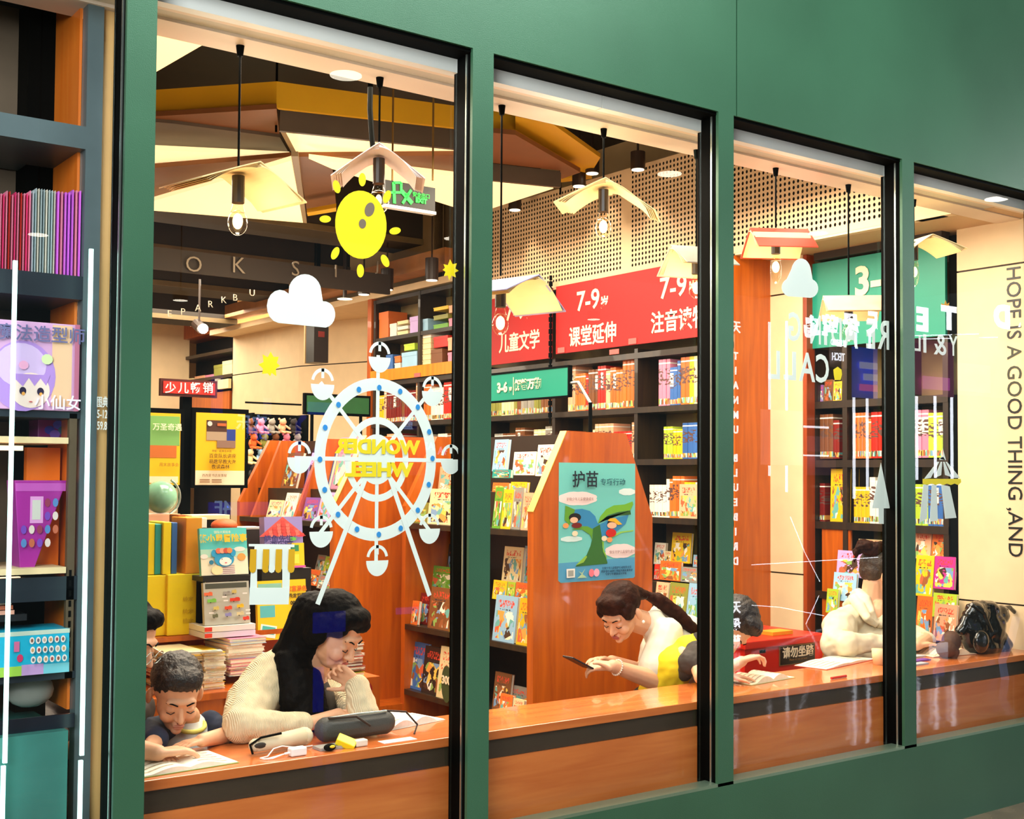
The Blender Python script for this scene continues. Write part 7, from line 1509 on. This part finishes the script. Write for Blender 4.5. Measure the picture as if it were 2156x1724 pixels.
# ---------------------------------------------------------------- 6 woman in a cream hooded top, dark hair tied up
hd = A(1855, 1200, .72); r6 = person((A(1820, 1380, .8).x, .85, 0), 'woman in a cream hooded top with dark hair pinned up, beside the fourth mullion')
H = Head(hd, (.78, -.50, -.30), (.30, -.15, .94), 1.10)
nk = A(1832, 1290, .76); sk = MB().mat(M('light_skin', 'ebb48c', .5)); H.skull(sk, nk)
chest = A(1826, 1355, .74); hip = Vector((A(1790, 1440, .86).x, .88, .50)); sk.cone_cap(A(1846, 1240, .74), A(1828, 1288, .76), .050, .062).cone_cap(nk, chest+VZ*.05, .07, .085).ell(A(1848, 1292, .69), ((.075, 0, 0), (0, .05, 0), (.02, 0, .075))).cone_cap(chest, hip, .10, .12)
ls6, rs6 = A(1768, 1318, .72), A(1900, 1325, .62); el6 = Vector((A(1792, 1385, .55).x, .58, .765)); wr6 = Vector((A(1885, 1368, .50).x, .50, .765)); sk.cone_cap(ls6, el6, .05, .042).cone_cap(el6, wr6, .04, .028); hand(sk, wr6, (1, -.1, -.02), (0, 0, -1), 1, .165, .3)
er6 = Vector((rs6.x+.04, .50, .76)); sk.cone_cap(rs6, er6, .05, .042).cone_cap(er6, (A(1930, 1372, .42).x, .42, .75), .04, .028); hand(sk, (A(1930, 1372, .42).x, .42, .75), (1, -.1, .06), (0, 0, -1), 1, .17, .25)
hp = MB().mat(M('cream_hoodie', 'dccfb0', .75)); hp.ell(chest-VZ*.02+Vector((.0, .03, 0)), ((.19, 0, 0), (0, .13, 0), (0, 0, .17))).cone_cap(A(1795, 1300, .80), ls6, .075, .082).cone_cap(ls6, A(1765, 1360, .66), .088, .088).cone_cap(A(1765, 1360, .66), el6, .086, .070).cone_cap(el6, wr6-Vector((.03, 0, 0)), .062, .040)
hp.cone_cap(A(1875, 1310, .74), rs6, .07, .065).cone_cap(rs6, er6, .055, .045).cone_cap(er6, (A(1915, 1372, .45).x, .45, .755), .042, .034).cone_cap(chest-VZ*.05, hip, .17, .18)
hd2 = MB().mat(M('cream_hoodie', 'efe4c8')); 
for P_ in ([(1792, 1262, .86), (1808, 1250, .80), (1822, 1262, .72), (1834, 1290, .665), (1848, 1314, .645)], [(1784, 1272, .86), (1800, 1262, .78), (1812, 1278, .71), (1826, 1302, .655), (1846, 1318, .64)], [(1848, 1316, .645), (1862, 1305, .64), (1874, 1292, .66), (1884, 1280, .72)]): hd2.tube([A(*q) for q in P_], [.024, .034, .032, .024, .012][:len(P_)], 10)
hd2.ell(A(1798, 1276, .86), ((.07, 0, 0), (0, .06, 0), (0, 0, .045)))
lg6 = MB().mat(M('dark_trousers', '2c2a2c')); legs(lg6, hip, (.3, -.9, 0), (1, 0, 0)); lg6.ell(hip, ((.16, 0, 0), (0, .15, 0), (0, 0, .1)))
hr = MB().mat(M('dark_ash_hair', '3a2a1c', .5, bump=.8, bscale=140, noise=.4, nscale=25)); H.E(hr, 0, -.018, .022, .084, .096, .086, 20, 14); H.E(hr, 0, -.045, -.015, .076, .060, .062); H.E(hr, 0, .045, .060, .068, .036, .030)
bn_ = MB().mat(HAIRB)
for a, b, r0, r1 in (((1838, 1158, .72), (1818, 1150, .76), .045, .04), ((1818, 1150, .76), (1803, 1162, .78), .034, .022), ((1830, 1146, .70), (1806, 1152, .74), .022, .012), ((1805, 1160, .76), (1798, 1184, .78), .012, .005), ((1848, 1152, .70), (1866, 1150, .70), .03, .03)): bn_.cone_cap(A(*a), A(*b), r0, r1)
finish(r6, H, [('body', sk, .0045, 3, None), ('hooded_top', hp, .007, 4, (.022, .07)), ('hood', hd2, .006, 3, (.006, .03)), ('trousers', lg6, .01, 3, None), ('hair', hr, .005, 3, (.006, .015)), ('bun', bn_, .005, 1, (.014, .02))])
stool(hip.x, .92, .42, 'wooden stool under the woman in the cream hooded top')
